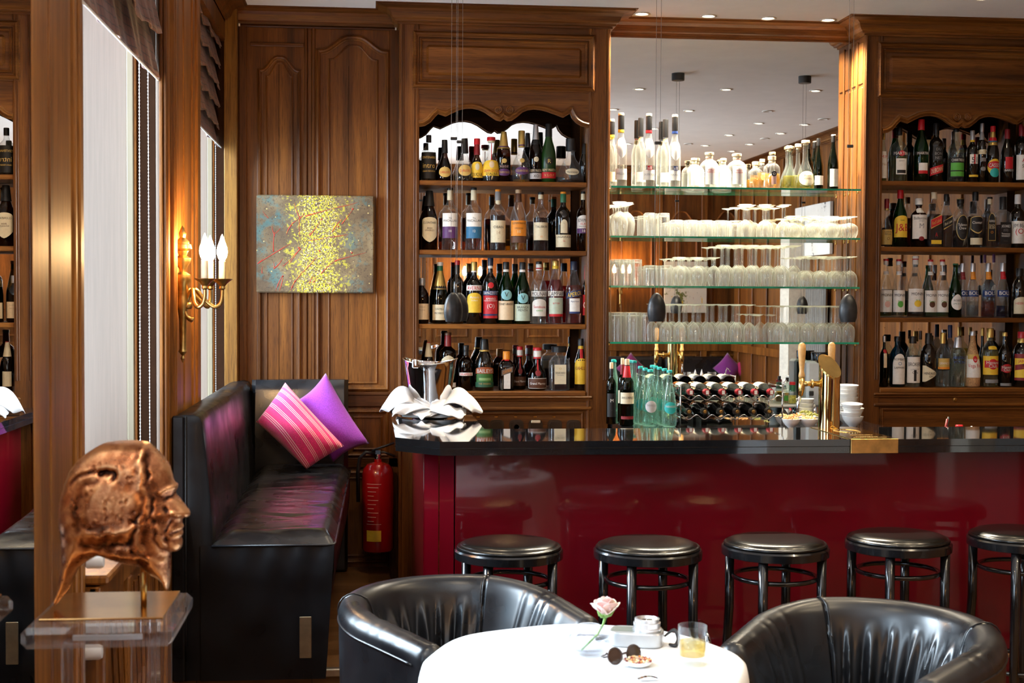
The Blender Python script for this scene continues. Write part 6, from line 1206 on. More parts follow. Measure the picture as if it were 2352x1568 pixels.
# snack dish
dx_, dy_, dz_ = on(1466, 1528); t = thing('snack_dish', 'tiny white dish of coloured nuts on the foreground table', 'dish', (dx_, dy_, dz_))
MB().lathe([(.020, 0), (.030, .004), (.040, .014), (.038, .0145), (.028, .006), (0, .004)], seg=32).build('dish', WHITE, t, 1, True)
rr = random.Random(5)
for nm, c in (('nuts', (.70, .28, .08)), ('berries', (.25, .03, .03)), ('seeds', (.80, .62, .34))):
    q = MB()
    for i in range(22):
        a, r = rr.random() * 6.28, .032 * math.sqrt(rr.random()); q.lathe([(0, -.003), (.0036, -.001), (.003, .002), (0, .0036)], (r * math.cos(a), r * math.sin(a), .012 + rr.uniform(0, .004)), 6)
    o = q.build(nm, plain('snack_' + nm, c, .5), t, 1, True); o['kind'] = 'stuff'
o = MB().grid(lambda u, v_: ((u - .5) * .05, (v_ - .5) * .018, .002 + .006 * math.sin(u * 3)), 12, 5).build('foil_wrapper', STEEL, None, 1); o.location = on(1488, 1560); tag(o, 'small scrap of silver wrapper near the bottom edge of the table', 'wrapper')

# ================================================================== TUB CHAIRS
def tub_chair(cx, cy, face, label):
    t = thing('tub_chair', label, 'armchair', (cx, cy, 0), 'black leather tub chairs at the white table', face)   # local +Y is the open front
    FOLD = [(-.37, .014, .016), (-.27, .026, .022), (-.15, .016, .013), (-.06, .030, .021), (.05, .020, .015), (.15, .032, .023), (.26, .018, .014), (.35, .024, .018)]
    AFOLD = [(.56, .006, .018), (.66, .009, .014), (.71, .006, .010), (.80, .004, .02)]
    R = .315; ARM = .26; SE = 52 * PI / 180; th = .045
    # plan path from the left arm end round the back to the right arm end, by arc length
    A1 = 98 * PI / 180
    def plan(s_):            # s in -1..1 ; returns centre point, outward normal, backness
        La = R * A1; Lt = La + ARM; d = abs(s_) * Lt; sg = 1 if s_ > 0 else -1
        if d < La:
            a = d / R; return (sg * R * math.sin(a), -R * math.cos(a), sg * math.sin(a), -math.cos(a), d / R)
        a = A1; k = d - La; return (sg * (R * math.sin(a) + k * math.cos(a) * 1.0), -R * math.cos(a) + k * math.sin(a), sg * math.sin(a), -math.cos(a), A1 + k / R)
    def hrim(b): return .765 - .055 * max(0, min(1, (b - .9) / 1.6)) ** 1.2
    def section(w, b, s_):
        """w 0..1: inner foot, up the inside, over the rim, down the outside"""
        H_ = hrim(b)
        if w < .45:
            k = w / .45; z = .40 + (H_ - th - .40) * k; n = -th - .075 * (1 - k) - .006
            if b < SE:
                for (fc, fa, fw) in FOLD:
                    d_ = s_ - fc - .035 * (1 - k); n -= fa * math.exp(-(d_ / fw) ** 2) * math.sin(PI * min(1, .12 + k * .95)) ** .7; n += fa * .7 * math.exp(-((d_ - fw * 1.6) / (fw * .9)) ** 2) * math.sin(PI * min(1, .12 + k * .95))
            n -= .008 * math.sin(k * PI)
            return n, z
        if w < .62:
            a = (w - .45) / .17 * PI; r = th * 1.06; return -r * math.cos(a), H_ - th + r * math.sin(a)
        k = (w - .62) / .38; z = H_ - th - (H_ - th - .10) * k; return th - .03 * k * k, z
    NS, NW = 321, 50; La = R * A1; Lt = La + ARM
    def f(u, v_):
        s_ = 2 * u - 1; x, y, nx, ny, b = plan(s_); n, z = section(v_, b, s_)
        sb = SE * R / Lt; d = abs(abs(s_) - sb); seam = math.exp(-(d / .006) ** 2) * .010
        if v_ < .66: n += (seam if v_ < .5 else -seam * .6) * (1 if v_ < .5 else 1); z -= seam * .6 if .45 < v_ < .62 else 0
        if v_ < .62 and b > SE:
            for (fc, fa, fw) in AFOLD: n -= fa * math.exp(-((abs(s_) - fc - .05 * v_) / fw) ** 2) * math.sin(PI * v_ / .62)
        e = max(0, (abs(s_) - .94) / .06); tt = 1 - e ** 3
        zc = .40; return (x + nx * n * (tt if v_ < 1.1 else 1), y + ny * n * tt, z - .035 * e ** 3 * (1 if v_ < .7 else .2))
    q = MB().grid(f, NS, NW)
    NV = NS; 
    for i in (0, NS - 1): q.f.append(tuple(j * NS + i for j in range(NW)))
    q.build('upholstered_shell', LEA, t, 60, True)
    for sg in (-1, 1):
        sb = SE * R / Lt
        for off in (-.004, .004):
            P = []
            for j in range(30):
                v_ = .02 + .62 * j / 29; x, y, nx, ny, b = plan(sg * (sb + off)); n, z = section(v_, SE + .01, sg * sb); n += .001 if v_ < .5 else .0; P.append((x + nx * (n - (.004 if v_ < .5 else -.004)), y + ny * (n - (.004 if v_ < .5 else -.004)), z + (.0015 if .45 < v_ < .62 else 0)))
            if off < 0: MB().tube(P, .0022, 6).build('seam', LEA, t, 1, True)
    P = []
    for i in range(80):
        s_ = -.92 + 1.84 * i / 79; x, y, nx, ny, b = plan(s_); P.append((x + nx * (th + .001), y + ny * (th + .001), hrim(b) - th - .012))
    MB().tube(P, .004, 6).build('piping', LEA, t, 1, True)
    def st(u, v_):
        a = 2 * PI * u; r = (.255 - .012) * v_; y = r * math.sin(a); x = r * math.cos(a); yy = y * (1.25 if y > 0 else 1.0)
        return (x, yy + .0, .455 - .05 * max(0, (v_ - .82) / .18) ** 2)
    q = MB().grid(st, 48, 16, True); q.build('seat_cushion', LEA, t, 1, True)
    MB().lathe([(.25, .10), (.26, .40)], seg=32).box(-.24, .24, 0, .30, .10, .40, .02).build('seat_base', LEA, t, 40, True)
    MB().lathe([(.22, 0), (.23, .10)], seg=32).build('plinth', BLACKM, t, 40, True)
    return t
tub_chair(.270, 4.125, math.atan2(-.50, -.86) + PI + PI - PI / 2 - PI / 2, 'black leather tub chair at the back left of the white table')
tub_chair(1.385, 3.690, 0, 'black leather tub chair at the right of the white table, its pleated back lit blue')
for o in [o for o in bpy.data.objects if o.name.startswith('tub_chair')]:
    d = Vector((.52, -.854)) if o.location.x < 1 else Vector((-.71, -.704))
    o.rotation_euler = (0, 0, math.atan2(d.y, d.x) - PI / 2)

# ================================================================== SCULPTED HEAD ON THE ACRYLIC STAND
from mathutils.geometry import delaunay_2d_cdt
HO = [(75,1280),(80,1240),(105,1150),(120,1050),(128,950),(130,850),(118,740),(108,640),(120,540),(150,420),(195,310),(260,230),(340,170),(430,120),(520,100),(640,95),(740,105),(790,135),(830,170),(870,215),(905,270),(925,320),(940,380),(965,410),(967,438),(953,470),(985,515),(1020,560),(1050,600),(1055,630),(1035,650),(1004,656),(1000,690),(1012,712),(1000,738),(1006,762),(996,790),(1002,830),(990,870),(965,892),(925,900),(918,950),(918,1050),(912,1120),(895,1170),(870,1150),(840,1100),(790,1070),(740,1040),(690,1000),(600,985),(500,960),(420,930),(370,935),(310,970),(260,1010),(225,1070),(185,1160),(130,1230),(100,1270)]
def dens(P, n):
    out = []
    for i in range(len(P)):
        a, b_ = Vector(P[i]), Vector(P[(i + 1) % len(P)]); k = max(1, int((b_ - a).length / n))
        for j in range(k): out.append(a + (b_ - a) * j / k)
    return out
# smooth the outline a little (Catmull-Rom)
CR = []
for i in range(len(HO)):
    p0, p1, p2, p3 = [Vector(HO[(i + k) % len(HO)]) for k in (-1, 0, 1, 2)]
    for s_ in (0, .33, .66):
        CR.append(.5 * ((2 * p1) + (p2 - p0) * s_ + (2 * p0 - 5 * p1 + 4 * p2 - p3) * s_ ** 2 + (3 * p1 - p0 - 3 * p2 + p3) * s_ ** 3))
OL = dens([tuple(p) for p in CR], 11)
ON = np.array([(p.x, p.y) for p in OL]); A_ = ON; B_ = np.roll(ON, -1, 0)
def sdist(P):
    P = np.asarray(P)[:, None, :]; d = B_ - A_; tt = np.clip(((P - A_) * d).sum(-1) / (d * d).sum(-1), 0, 1)
    return np.sqrt((((A_ + d * tt[..., None]) - P) ** 2).sum(-1)).min(1)
def inside(P):
    x, y = P[:, 0][:, None], P[:, 1][:, None]; c = ((A_[:, 1] > y) != (B_[:, 1] > y)) & (x < (B_[:, 0] - A_[:, 0]) * (y - A_[:, 1]) / (B_[:, 1] - A_[:, 1] + 1e-9) + A_[:, 0]); return c.sum(1) % 2 == 1
gx, gy = np.meshgrid(np.arange(70, 1065, 11.0), np.arange(90, 1285, 11.0)); G = np.stack([gx.ravel(), gy.ravel()], 1); G[:, 0] += (np.floor(G[:, 1] / 11) % 2) * 5.5
G = G[inside(G)]; dG = sdist(G); G = G[dG > 6]
allp = [Vector(p) for p in ON] + [Vector(p) for p in G]; nb = len(ON)
r = delaunay_2d_cdt(allp, [(i, (i + 1) % nb) for i in range(nb)], [], 1, .01)
PV = np.array([(p.x, p.y) for p in r[0]]); PF = [tuple(f) for f in r[2]]; D = sdist(PV); D[D < .5] = 0
def seg(P, poly):
    poly = np.array(poly, float); P = P[:, None, :]; a, b_ = poly[:-1], poly[1:]; d = b_ - a; tt = np.clip(((P - a) * d).sum(-1) / (d * d).sum(-1), 0, 1)
    return np.sqrt(((a + d * tt[..., None] - P) ** 2).sum(-1)).min(1)
def inpoly(P, poly):
    a = np.array(poly, float); b_ = np.roll(a, -1, 0); x, y = P[:, 0][:, None], P[:, 1][:, None]
    c = ((a[:, 1] > y) != (b_[:, 1] > y)) & (x < (b_[:, 0] - a[:, 0]) * (y - a[:, 1]) / (b_[:, 1] - a[:, 1] + 1e-9) + a[:, 0]); ins = c.sum(1) % 2 == 1
    d = seg(P, list(poly) + [poly[0]]); return np.where(ins, d, -d)
sm = lambda d, w_: 1 / (1 + np.exp(-np.clip(d / w_, -30, 30)))
PXM = .000298
Tm = 255.0
HH = np.sqrt(np.clip(1 - (1 - np.clip(D / 270, 0, 1)) ** 2, 0, 1)) * Tm
edge0 = np.clip(D / 45, 0, 1) ** .8
PW = PV + np.stack([9 * np.sin(PV[:, 1] / 31 + 1) + 5 * np.sin(PV[:, 1] / 13 + PV[:, 0] / 47), 8 * np.sin(PV[:, 0] / 37) + 5 * np.sin(PV[:, 0] / 15 + PV[:, 1] / 41)], 1)
g = lambda poly, w_, P=None: np.exp(-(seg(PW if P is None else P, poly) / w_) ** 2)
hx = [(770,110),(762,200),(775,300),(790,400),(812,520),(822,640),(835,760),(872,850),(915,905)]
front = sm(PV[:, 0] - np.interp(PV[:, 1], [p[1] for p in hx], [p[0] for p in hx]), 8) * (PV[:, 1] < 905)
HH -= 22 * front * edge0
HH -= 20 * g(hx[:-1], 9) * edge0 * (.6 + .4 * np.sin(PV[:, 1] / 40))
HH += 16 * g([(740,140),(735,300),(755,420)], 26) * edge0
ex = (PW[:, 0] - 535) / 225; ey = (PW[:, 1] - 560) / 178
dome = 1 / (1 + np.exp(np.clip(((ex ** 2 + ey ** 2) - 1) * 4, -30, 30))); HH += 26 * dome
HH -= 13 * g([(455,335),(350,400),(300,500),(280,610),(300,700)], 36) * edge0
HH -= 42 * g([(452,308),(535,305),(545,345)], 21)
HH += 14 * g([(215,340),(330,205),(520,125),(730,150)], 55) * edge0
HH -= 12 * g([(240,385),(320,318),(440,282)], 15) * edge0
HH += 20 * g([(330,715),(440,735),(560,722),(680,682)], 30)
HH -= 34 * g([(320,815),(440,825),(560,815),(660,790)], 38) * edge0
HH += 14 * g([(420,905),(560,900),(740,915),(880,930)], 22) * edge0
HH -= 12 * g([(690,700),(665,790),(660,860)], 16)
HH += 14 * g([(745,640),(720,760),(745,860)], 26)
HH -= 8 * g([(752,480),(748,590),(690,690)], 13)
HH += 4 * np.sin(PW[:, 1] / 17 + PW[:, 0] / 29) * np.exp(-((PV[:, 0] - 190) / 60) ** 2) * edge0 * .7
HH += 15 * g([(870,455),(920,428),(960,420)], 13, PV)
HH -= 30 * g([(905,500),(942,488)], 17, PV)
HH += 10 * g([(908,508),(935,505)], 8, PV)
HH -= 16 * g([(900,560),(915,590)], 14, PV)
HH += 18 * g([(955,600),(985,625)], 15, PV)
HH -= 16 * g([(938,655),(905,725)], 10, PV)
HH -= 20 * g([(935,748),(1000,740)], 7, PV)
HH += 10 * g([(945,725),(1000,712)], 9, PV) + 10 * g([(955,770),(1000,765)], 9, PV)
HH += 16 * g([(850,690),(880,820)], 24, PV) + 12 * g([(930,845),(960,872)], 22, PV)
HH -= 16 * g([(900,770),(925,835)], 12, PV)
rs = np.random.RandomState(4)
for _ in range(150):
    c = PV[rs.randint(len(PV))]; s_ = rs.uniform(3, 8); a = rs.uniform(0, 3.14); dd = PV - c; u1 = dd[:, 0] * math.cos(a) + dd[:, 1] * math.sin(a); v1 = -dd[:, 0] * math.sin(a) + dd[:, 1] * math.cos(a)
    HH += rs.choice([-7, 4]) * np.exp(-(u1 / (s_ * 1.8)) ** 2 - (v1 / s_) ** 2) * edge0 * (PV[:, 0] < 800)
HH = np.where(D <= 0, 0, np.clip(HH, 3, None))
YH = 2.965
def hp(u, v_): return atY(100 + u / 3.135, 980 + v_ / 3.135, YH)
vs = []; N0 = len(PV)
base = [hp(u, v_) for u, v_ in PV]
for sg in (-1, 1):
    for p_, h in zip(base, HH): vs.append((p_.x, p_.y + sg * h * PXM, p_.z))
fs = [f for f in PF] + [tuple(N0 + i for i in reversed(f)) for f in PF]
cop, nt, b = nodes('cast_bronze'); v = coord(nt); n = noise(nt, 14, 6, .65, vec=v); n2 = noise(nt, 70, 4, .7, vec=v)
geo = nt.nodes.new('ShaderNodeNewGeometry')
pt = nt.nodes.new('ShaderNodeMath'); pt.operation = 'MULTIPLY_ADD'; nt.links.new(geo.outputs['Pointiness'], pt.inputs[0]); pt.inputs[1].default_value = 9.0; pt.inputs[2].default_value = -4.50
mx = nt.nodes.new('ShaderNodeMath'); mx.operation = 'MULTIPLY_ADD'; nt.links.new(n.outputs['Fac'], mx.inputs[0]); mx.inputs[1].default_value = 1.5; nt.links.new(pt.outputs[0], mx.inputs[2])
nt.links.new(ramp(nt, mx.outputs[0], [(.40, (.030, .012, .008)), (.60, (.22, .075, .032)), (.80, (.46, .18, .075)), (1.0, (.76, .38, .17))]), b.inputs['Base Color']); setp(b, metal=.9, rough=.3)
nt.links.new(ramp(nt, n.outputs['Fac'], [(.3, (.20,) * 3), (.7, (.40,) * 3)]), b.inputs['Roughness']); bump(nt, b, n2.outputs['Fac'], .35, .004)
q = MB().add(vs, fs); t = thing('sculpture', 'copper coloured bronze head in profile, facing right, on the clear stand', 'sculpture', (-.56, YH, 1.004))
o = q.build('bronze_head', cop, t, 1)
bm = bmesh.new(); bm.from_mesh(o.data); bmesh.ops.remove_doubles(bm, verts=bm.verts, dist=1e-5); bmesh.ops.recalc_face_normals(bm, faces=bm.faces); bm.to_mesh(o.data); bm.free(); o.data.shade_smooth()
rp = [atY(100 + 720 / 3.135, 980 + v_ / 3.135, YH) for v_ in (1000, 1285)]
MB().tube([(rp[0].x, YH, rp[0].z), (rp[0].x, YH, 1.006)], .0065, 12).build('support_rod', BRASSD, t, 1)
c = [atZ(px, py, 1.006) for px, py in ((92, 1422), (371, 1422), (414, 1356), (153, 1356))]
MB().box((c[0].x + c[3].x) / 2, (c[1].x + c[2].x) / 2, c[0].y + .0, c[2].y, 1.0015, 1.006, .001).build('base_plate', plain('brown_brass_plate', (.50, .30, .12), .16, 1, .3, 7), t)
# acrylic stand
ACR = thin('acrylic', (.95, .94, .94), .012, (.9, .9, .95), edge=.12, rough=.02)
X0, X1, Y0, Y1 = -.690, -.392, 2.80, 3.13
t = thing('acrylic_stand', 'clear acrylic pedestal carrying the bronze head', 'pedestal', ((X0 + X1) / 2, (Y0 + Y1) / 2, 0))
MB().box(X0, X1, Y0, Y1, .958, 1.001, .012).build('top_slab', ACR, t)
for (a, b_, c_, d) in ((X0 + .07, X0 + .115, Y0 + .05, Y0 + .062), (X0 + .07, X0 + .082, Y0 + .062, Y0 + .11), (X1 - .09, X1 - .04, Y0 + .05, Y0 + .062), (X1 - .052, X1 - .04, Y0 + .062, Y0 + .11), (X0 + .07, X0 + .115, Y1 - .06, Y1 - .048), (X1 - .09, X1 - .04, Y1 - .06, Y1 - .048)):
    MB().box(a, b_, c_, d, .0, .958, .002).build('leg', ACR, t)
MB().box(X0 + .10, X1 - .06, Y0 + .012, Y0 + .018, .972, .984, .002).build('inlay_strip', thin('acrylic_strip', (.9, .9, .9), .35), t)
# ball end knobs of a radiator valve low on the pilaster
for i, (px, py, X_) in enumerate(((48, 1478, 0), (215, 1497, 0), (219, 1288, 0))):
    y_ = 3.42 if i == 0 else 3.62
    p_ = atY(px, py, (3.20, 3.66, 3.70)[i])
    t = thing('radiator_valve', ['white thermostat knob at the far left behind the acrylic stand', 'white thermostat knob seen through the acrylic stand', 'white valve knob glimpsed under the bronze head'][i], 'valve', tuple(p_))
    q = MB().lathe([(.016, -.024), (.020, -.020), (.020, .014), (.016, .022), (0, .024)], seg=24, M=Matrix.Rotation(PI / 2, 4, 'Y')); q.build('knob', plain('white_plastic', (.78, .78, .76), .4, 0, .03), t, 30, True)
    MB().tube([(-.024, 0, 0), (-.035, 0, 0), (-.035, 0, -.06)], .008, 10).build('pipe', CHROME, t, 1, True)

# ================================================================== WALL SCONCES
BULB = emit('flame_bulb', (1, .60, .26), 330); CAND = plain('ivory_candle_sleeve', (.80, .62, .40), .6, 0, .1, 30)
def sconce(loc, rz, label, power=7.0, watts=True):
    t = thing('wall_sconce', label, 'sconce', loc, None, rz)       # local +X away from the wall, Z up, origin at arm hub
    q = MB()
    q.lathe([(.002, -.215), (.008, -.20), (.004, -.19), (.016, -.175), (.012, -.165), (.013, -.06), (.017, -.03), (.024, .0), (.020, .02), (.022, .07), (.030, .085), (.028, .105), (.012, .115), (.012, .125), (.028, .15), (.030, .165), (.014, .175), (.018, .185), (.026, .20), (.024, .225), (.010, .24), (.014, .255), (.004, .28), (0, .285)], (.012, 0, 0), 20)
    q.lathe([(.02, .19), (.034, .20), (.030, .215), (.02, .22)], (.012, 0, 0), 12); q.build('backplate', BRASSD, t, 40, True)
    for i, (a, r) in enumerate(((-.75, .122), (0, .142), (.75, .122))):
        ca, sa = math.cos(a), math.sin(a); pts = []
        for (d, z) in ((.012, -.01), (.030, .035), (.052, .050), (.078, .025), (.105, .0), (.130, -.012), (.150, .000), (.158, .028), (.158, .055)):
            k = r / .158; sw = .014 * math.sin(d / .158 * PI * 2) * (1 if i != 1 else 0); pts.append((.012 + d * k * ca - sa * sw, d * k * sa + ca * sw, z))
        MB().tube(pts, [.005, .007, .008, .008, .0075, .0075, .007, .0065, .006], 10, sm=5).build('arm', BRASSD, t, 1, True)
        ex, ey = pts[-1][0], pts[-1][1]
        dd = MB().lathe([(.006, .050), (.012, .056), (.010, .064), (.020, .076), (.036, .088), (.038, .091), (.032, .091), (.015, .085), (.012, .092)], (ex, ey, 0), 24).build('drip_pan', BRASSD, t, 30, True)
        MB().lathe([(.0125, .086), (.0120, .150), (.0125, .155), (.006, .158)], (ex, ey, 0), 18).build('candle', CAND, t, 40, True)
        bl = MB().lathe([(.006, .155), (.0150, .168), (.0195, .186), (.0175, .205), (.0100, .226), (.0045, .244), (0, .254)], (ex, ey, 0), 18).build('bulb', BULB, t, 1, True)
    MB().lathe([(.014, -.02), (.018, -.008), (.014, .004)], (.03, 0, 0), 14).tube([(.02, 0, -.01), (.022, .008, -.035), (.03, .010, -.055), (.045, .006, -.062)], [.006, .006, .006, .008], 8, sm=4).tube([(.02, 0, -.01), (.024, -.010, -.035), (.035, -.012, -.052), (.052, -.012, -.058)], [.006, .006, .006, .008], 8, sm=4).build('tail_leaf', BRASSD, t, 1, True)
    return t
sc_z = atX(400, 697, -.70).z
sconce((-.690, 5.13, sc_z), 0, 'gilt three-armed wall sconce with candle bulbs between the two windows', 95)
for px, lab in ((1424, 'gilt wall sconce on the rear wall, left one seen in the bar mirror'), (1812, 'gilt wall sconce on the rear wall, right one seen in the bar mirror')):
    p_ = vm(px, 665, 2 * YM - YR - .02); sconce((p_.x, YR + .03, p_.z + .02), PI / 2, lab, 3)
p_ = vm(1085, 640, 2 * YM - YR); sconce((p_.x, YR + .03, p_.z - .12), PI / 2, 'gilt wall sconce on the rear wall, reflected in the left cabinet', 8)

# ================================================================== PENDANT LAMPS OVER THE BAR
EGG = plain('dark_patinated_metal', (.022, .022, .024), .42, .5, .5, 18, .3)
zb = atY(1508, 738, 5.5).z; zt = atY(1508, 672, 5.5).z; He = zt - zb
def pendant(x, y, label, dz=0):
    t = thing('pendant_lamp', label, 'pendant lamp', (x, y, zb + dz), 'egg-shaped pendants over the bar')
    pr = [(.0295, 0), (.0355, He * .16), (.0375, He * .34), (.0360, He * .55), (.0290, He * .76), (.018, He * .91), (.008, He * .985), (0, He)]
    MB().lathe(pr, seg=32, cap0=False).lathe([(r * .93, z) for r, z in pr], seg=32, cap0=False).build('shade', EGG, t, 1, True)
    MB().lathe([(0, .012), (.012, .014), (.016, .03), (.010, .05)], seg=14).build('bulb', plain('unlit_bulb', (.7, .68, .6), .2), t, 1, True)
    for s_ in (-1, 1): MB().tube([(s_ * .0095, 0, He * .96), (s_ * .0095, 0, CEIL - zb - dz - .04)], .0009, 6).build('wire', plain('steel_wire', (.30, .28, .26), .4, .5), t, 1, True)
    MB().box(-.013, .013, -.005, .005, 2.285 - zb, 2.297 - zb, .002).build('clip', BLACKM, t, 0, True)
    MB().lathe([(.040, CEIL - zb - dz - .045), (.041, CEIL - zb - dz - .040), (.041, CEIL - zb - dz)], seg=28).build('ceiling_cap', BLACKM, t, 30, True)
for px, y, lab, dz in ((1055, 5.55, 'dark egg-shaped pendant, right one of the pair before the left cabinet', -.003), (1041, 5.44, 'dark egg-shaped pendant, left one of the pair before the left cabinet', -.003), (1508, 5.5, 'dark egg-shaped pendant hanging before the glass shelves at the left', 0), (1948, 5.5, 'dark egg-shaped pendant hanging at the right end of the glass shelves', 0), (2392, 5.5, 'dark egg-shaped pendant outside the frame, seen in the bar mirror', 0)):
    pendant(atY(px, 705, y).x, y, lab, dz)

# ================================================================== RECESSED CEILING LIGHTS
RING = plain('white_lamp_ring', (.75, .72, .66), .3); GLOW = emit('lamp_glow', (1, .86, .62), 14)
def down(x, y, lit, label, group, power, lc=(1, .80, .52)):
    t = thing('ceiling_light', label, 'ceiling light', (x, y, CEIL), group)
    MB().lathe([(.040, .0), (.044, -.004), (.034, -.006), (.030, -.001), (.030, .0)], seg=28, cap0=False, cap1=False).build('ring', RING, t, 1, True)
    MB().lathe([(0, -.0015), (.028, -.0015), (.028, -.0005), (0, -.0005)], seg=24).build('lens', GLOW if lit else RING, t, 0, True)
    if power:
        l = bpy.data.lights.new('downlight', 'SPOT'); l.energy = power; l.spot_size = 2.1; l.spot_blend = .8; l.color = lc; l.shadow_soft_size = .03
        o = bpy.data.objects.new('downlight', l); COL.objects.link(o); o.parent = t; o.location = (0, 0, -.02)
for i, (px, py) in enumerate(((1474, 31), (1627, 36), (1764, 41), (1902, 45))):
    p_ = atZ(px, py, CEIL); down(p_.x, p_.y, True, ['lit recessed ceiling light nearest the left cabinet, above the glass shelves', 'lit recessed ceiling light above the glass shelves, second from left', 'lit recessed ceiling light above the glass shelves, third from left', 'lit recessed ceiling light nearest the right cabinet, above the glass shelves'][i], 'ceiling lights above the glass shelves', 175, (1, .88, .68))
ML_ = ((1468, 204, 1), (1668, 205, 1), (1873, 208, 1), (1408, 251, 1), (1582, 254, 1), (1763, 255, 0), (1743, 283, 1), (1848, 286, 1), (1891, 273, 0), (1675, 310, 1), (1793, 306, 1), (1503, 295, 1), (1757, 318, 0), (1620, 334, 1), (1722, 331, 1), (1581, 330, 0), (1681, 347, 1), (1442, 330, 1))
for i, (px, py, lit) in enumerate(ML_):
    p_ = atZ(px, py, CEIL)
    if 2 * YM - p_.y < YR + .1: continue
    same = sorted(a for a, b_, c in ML_ if c == lit); n_ = same.index(px)
    down(p_.x, 2 * YM - p_.y, lit, ('lit' if lit else 'unlit') + ' ceiling light seen in the bar mirror, ' + (['leftmost'] + [q_ + ' from left' for q_ in ('second', 'third', 'fourth', 'fifth', 'sixth', 'seventh', 'eighth', 'ninth', 'tenth', 'eleventh', 'twelfth', 'thirteenth')] + ['rightmost'])[n_ if n_ < len(same) - 1 else -1], ('lit' if lit else 'unlit') + ' ceiling lights seen in the mirror', 38 if i in (0, 1, 2, 4, 6, 9, 11, 13) else 0)
for i, (x, y, w_) in enumerate(((.35, 5.9, 26), (2.9, 6.35, 10), (.2, 3.2, 30), (-.2, 1.6, 30), (.1, 6.45, 14))):
    down(x, y, True, ['lit recessed ceiling light over the corner of the bar, above the frame', 'lit recessed ceiling light before the right cabinet, above the frame', 'lit recessed ceiling light over the round table, above the frame', 'lit recessed ceiling light near the left wall mirror, above the frame', 'lit recessed ceiling light before the left cabinet, above the frame'][i], None, w_)

# ================================================================== ROMAN SHADES AND BEAD CHAINS
fm, nt, b = nodes('brown_pleated_fabric'); v = coord(nt, (1, 1, 1)); sp = nt.nodes.new('ShaderNodeSeparateXYZ'); nt.links.new(v, sp.inputs[0]); cb = nt.nodes.new('ShaderNodeCombineXYZ'); nt.links.new(sp.outputs['Y'], cb.inputs[0]); nt.links.new(sp.outputs['Z'], cb.inputs[1])
wv = noise(nt, 14, 3, .6, vec=v); va = nt.nodes.new('ShaderNodeVectorMath'); va.operation = 'MULTIPLY_ADD'; nt.links.new(wv.outputs['Color'], va.inputs[0]); va.inputs[1].default_value = (.02, .02, .02); nt.links.new(cb.outputs[0], va.inputs[2])
br = nt.nodes.new('ShaderNodeTexBrick'); nt.links.new(va.outputs[0], br.inputs['Vector']); br.inputs['Scale'].default_value = 1; br.inputs['Brick Width'].default_value = .030; br.inputs['Row Height'].default_value = .030; br.inputs['Mortar Size'].default_value = .0026; br.inputs['Mortar Smooth'].default_value = .6; br.offset = .1
br.inputs['Color1'].default_value = (.135, .043, .028, 1); br.inputs['Color2'].default_value = (.18, .058, .037, 1); br.inputs['Mortar'].default_value = (.03, .010, .008, 1)
nt.links.new(br.outputs['Color'], b.inputs['Base Color']); setp(b, rough=.8, sheen=.2); bump(nt, b, br.outputs['Fac'], -.8, .008)
def shade(y0, y1, z0, label, tiers, seedv, swag=False):
    t = thing('roman_shade', label, 'window shade', (-.77, (y0 + y1) / 2, CEIL - .02)); rr = random.Random(seedv)
    zt_ = CEIL - .012; hT = (zt_ - z0) / tiers
    for k in range(tiers):
        za, zb_ = zt_ - k * hT + .06, zt_ - (k + 1) * hT; ph = rr.uniform(0, 6); last = k == tiers - 1
        def f(u, w_):
            y = y0 + (y1 - y0) * u; z = za + (zb_ - za) * w_
            x = -.768 + .036 * w_ ** 1.2 + (.007 * math.sin(y * 17 + ph) + .004 * math.sin(y * 41 + ph * 2)) * w_ - .002 * k
            if not last:
                z -= .014 * abs(math.sin(y * 12 + ph)) * w_
                if swag: dp = (u - .30 - .12 * k) / .30; z -= .07 * w_ * math.exp(-dp * dp); x += .045 * w_ * math.exp(-dp * dp)
            return (x, y, min(z, zt_))
        o = MB().grid(f, 90, 12).build('fabric_tier', fm, t, 1, False, False); md = o.modifiers.new('thick', 'SOLIDIFY'); md.thickness = .004
        if last: MB().tube([(-.770 + .036, y0 + (y1 - y0) * i / 40, z0 - .002) for i in range(41)], .004, 6).build('hem_bar', plain('pale_hem', (.70, .76, .80), .5), t, 1)
    MB().box(-.776, -.772, y0, y1, z0 + .05, zt_).build('lining', fm, t)  # added backing sheet, blocks window light showing between the tiers
    return t
shade(3.60, 4.945, 2.418, 'brown scaly roman shade over the near window, at the top left', 4, 2, True)
shade(5.86, 6.98, 2.405, 'brown scaly roman shade over the far window, left of the panelled wall', 7, 5)
def chain(y0, y1, ztop, zbot, label, x=-.752, n=0):
    t = thing('bead_chain', label, 'chain', (x, (y0 + y1) / 2, ztop), 'bead chains of the window shades'); s_ = .0115 
    for (ya_, yb_) in ((y0, y0 - .004), (y1, y1 + .02)):
        q = MB(); L_ = ztop - zbot; k = int(L_ / s_)
        q.tube([(x, ya_ + (yb_ - ya_) * i / 12, ztop - L_ * i / 12) for i in range(13)], .0007, 4)
        for i in range(k): q.lathe([(0, -.0026), (.0022, -.0013), (.0022, .0013), (0, .0026)], (x, ya_ + (yb_ - ya_) * i / k, ztop - i * s_), 6)
        q.build('bead_strand', plain('white_beads', (.80, .80, .82), .3), t, 1)
chain(atX(320, 172, -.752).y, atX(340, 192, -.752).y, 2.43, .97, 'white bead chain hanging from the shade of the near window')
chain(atX(495, 333, -.752).y, atX(506, 343, -.752).y, 2.41, .97, 'white bead chain hanging from the shade of the far window')

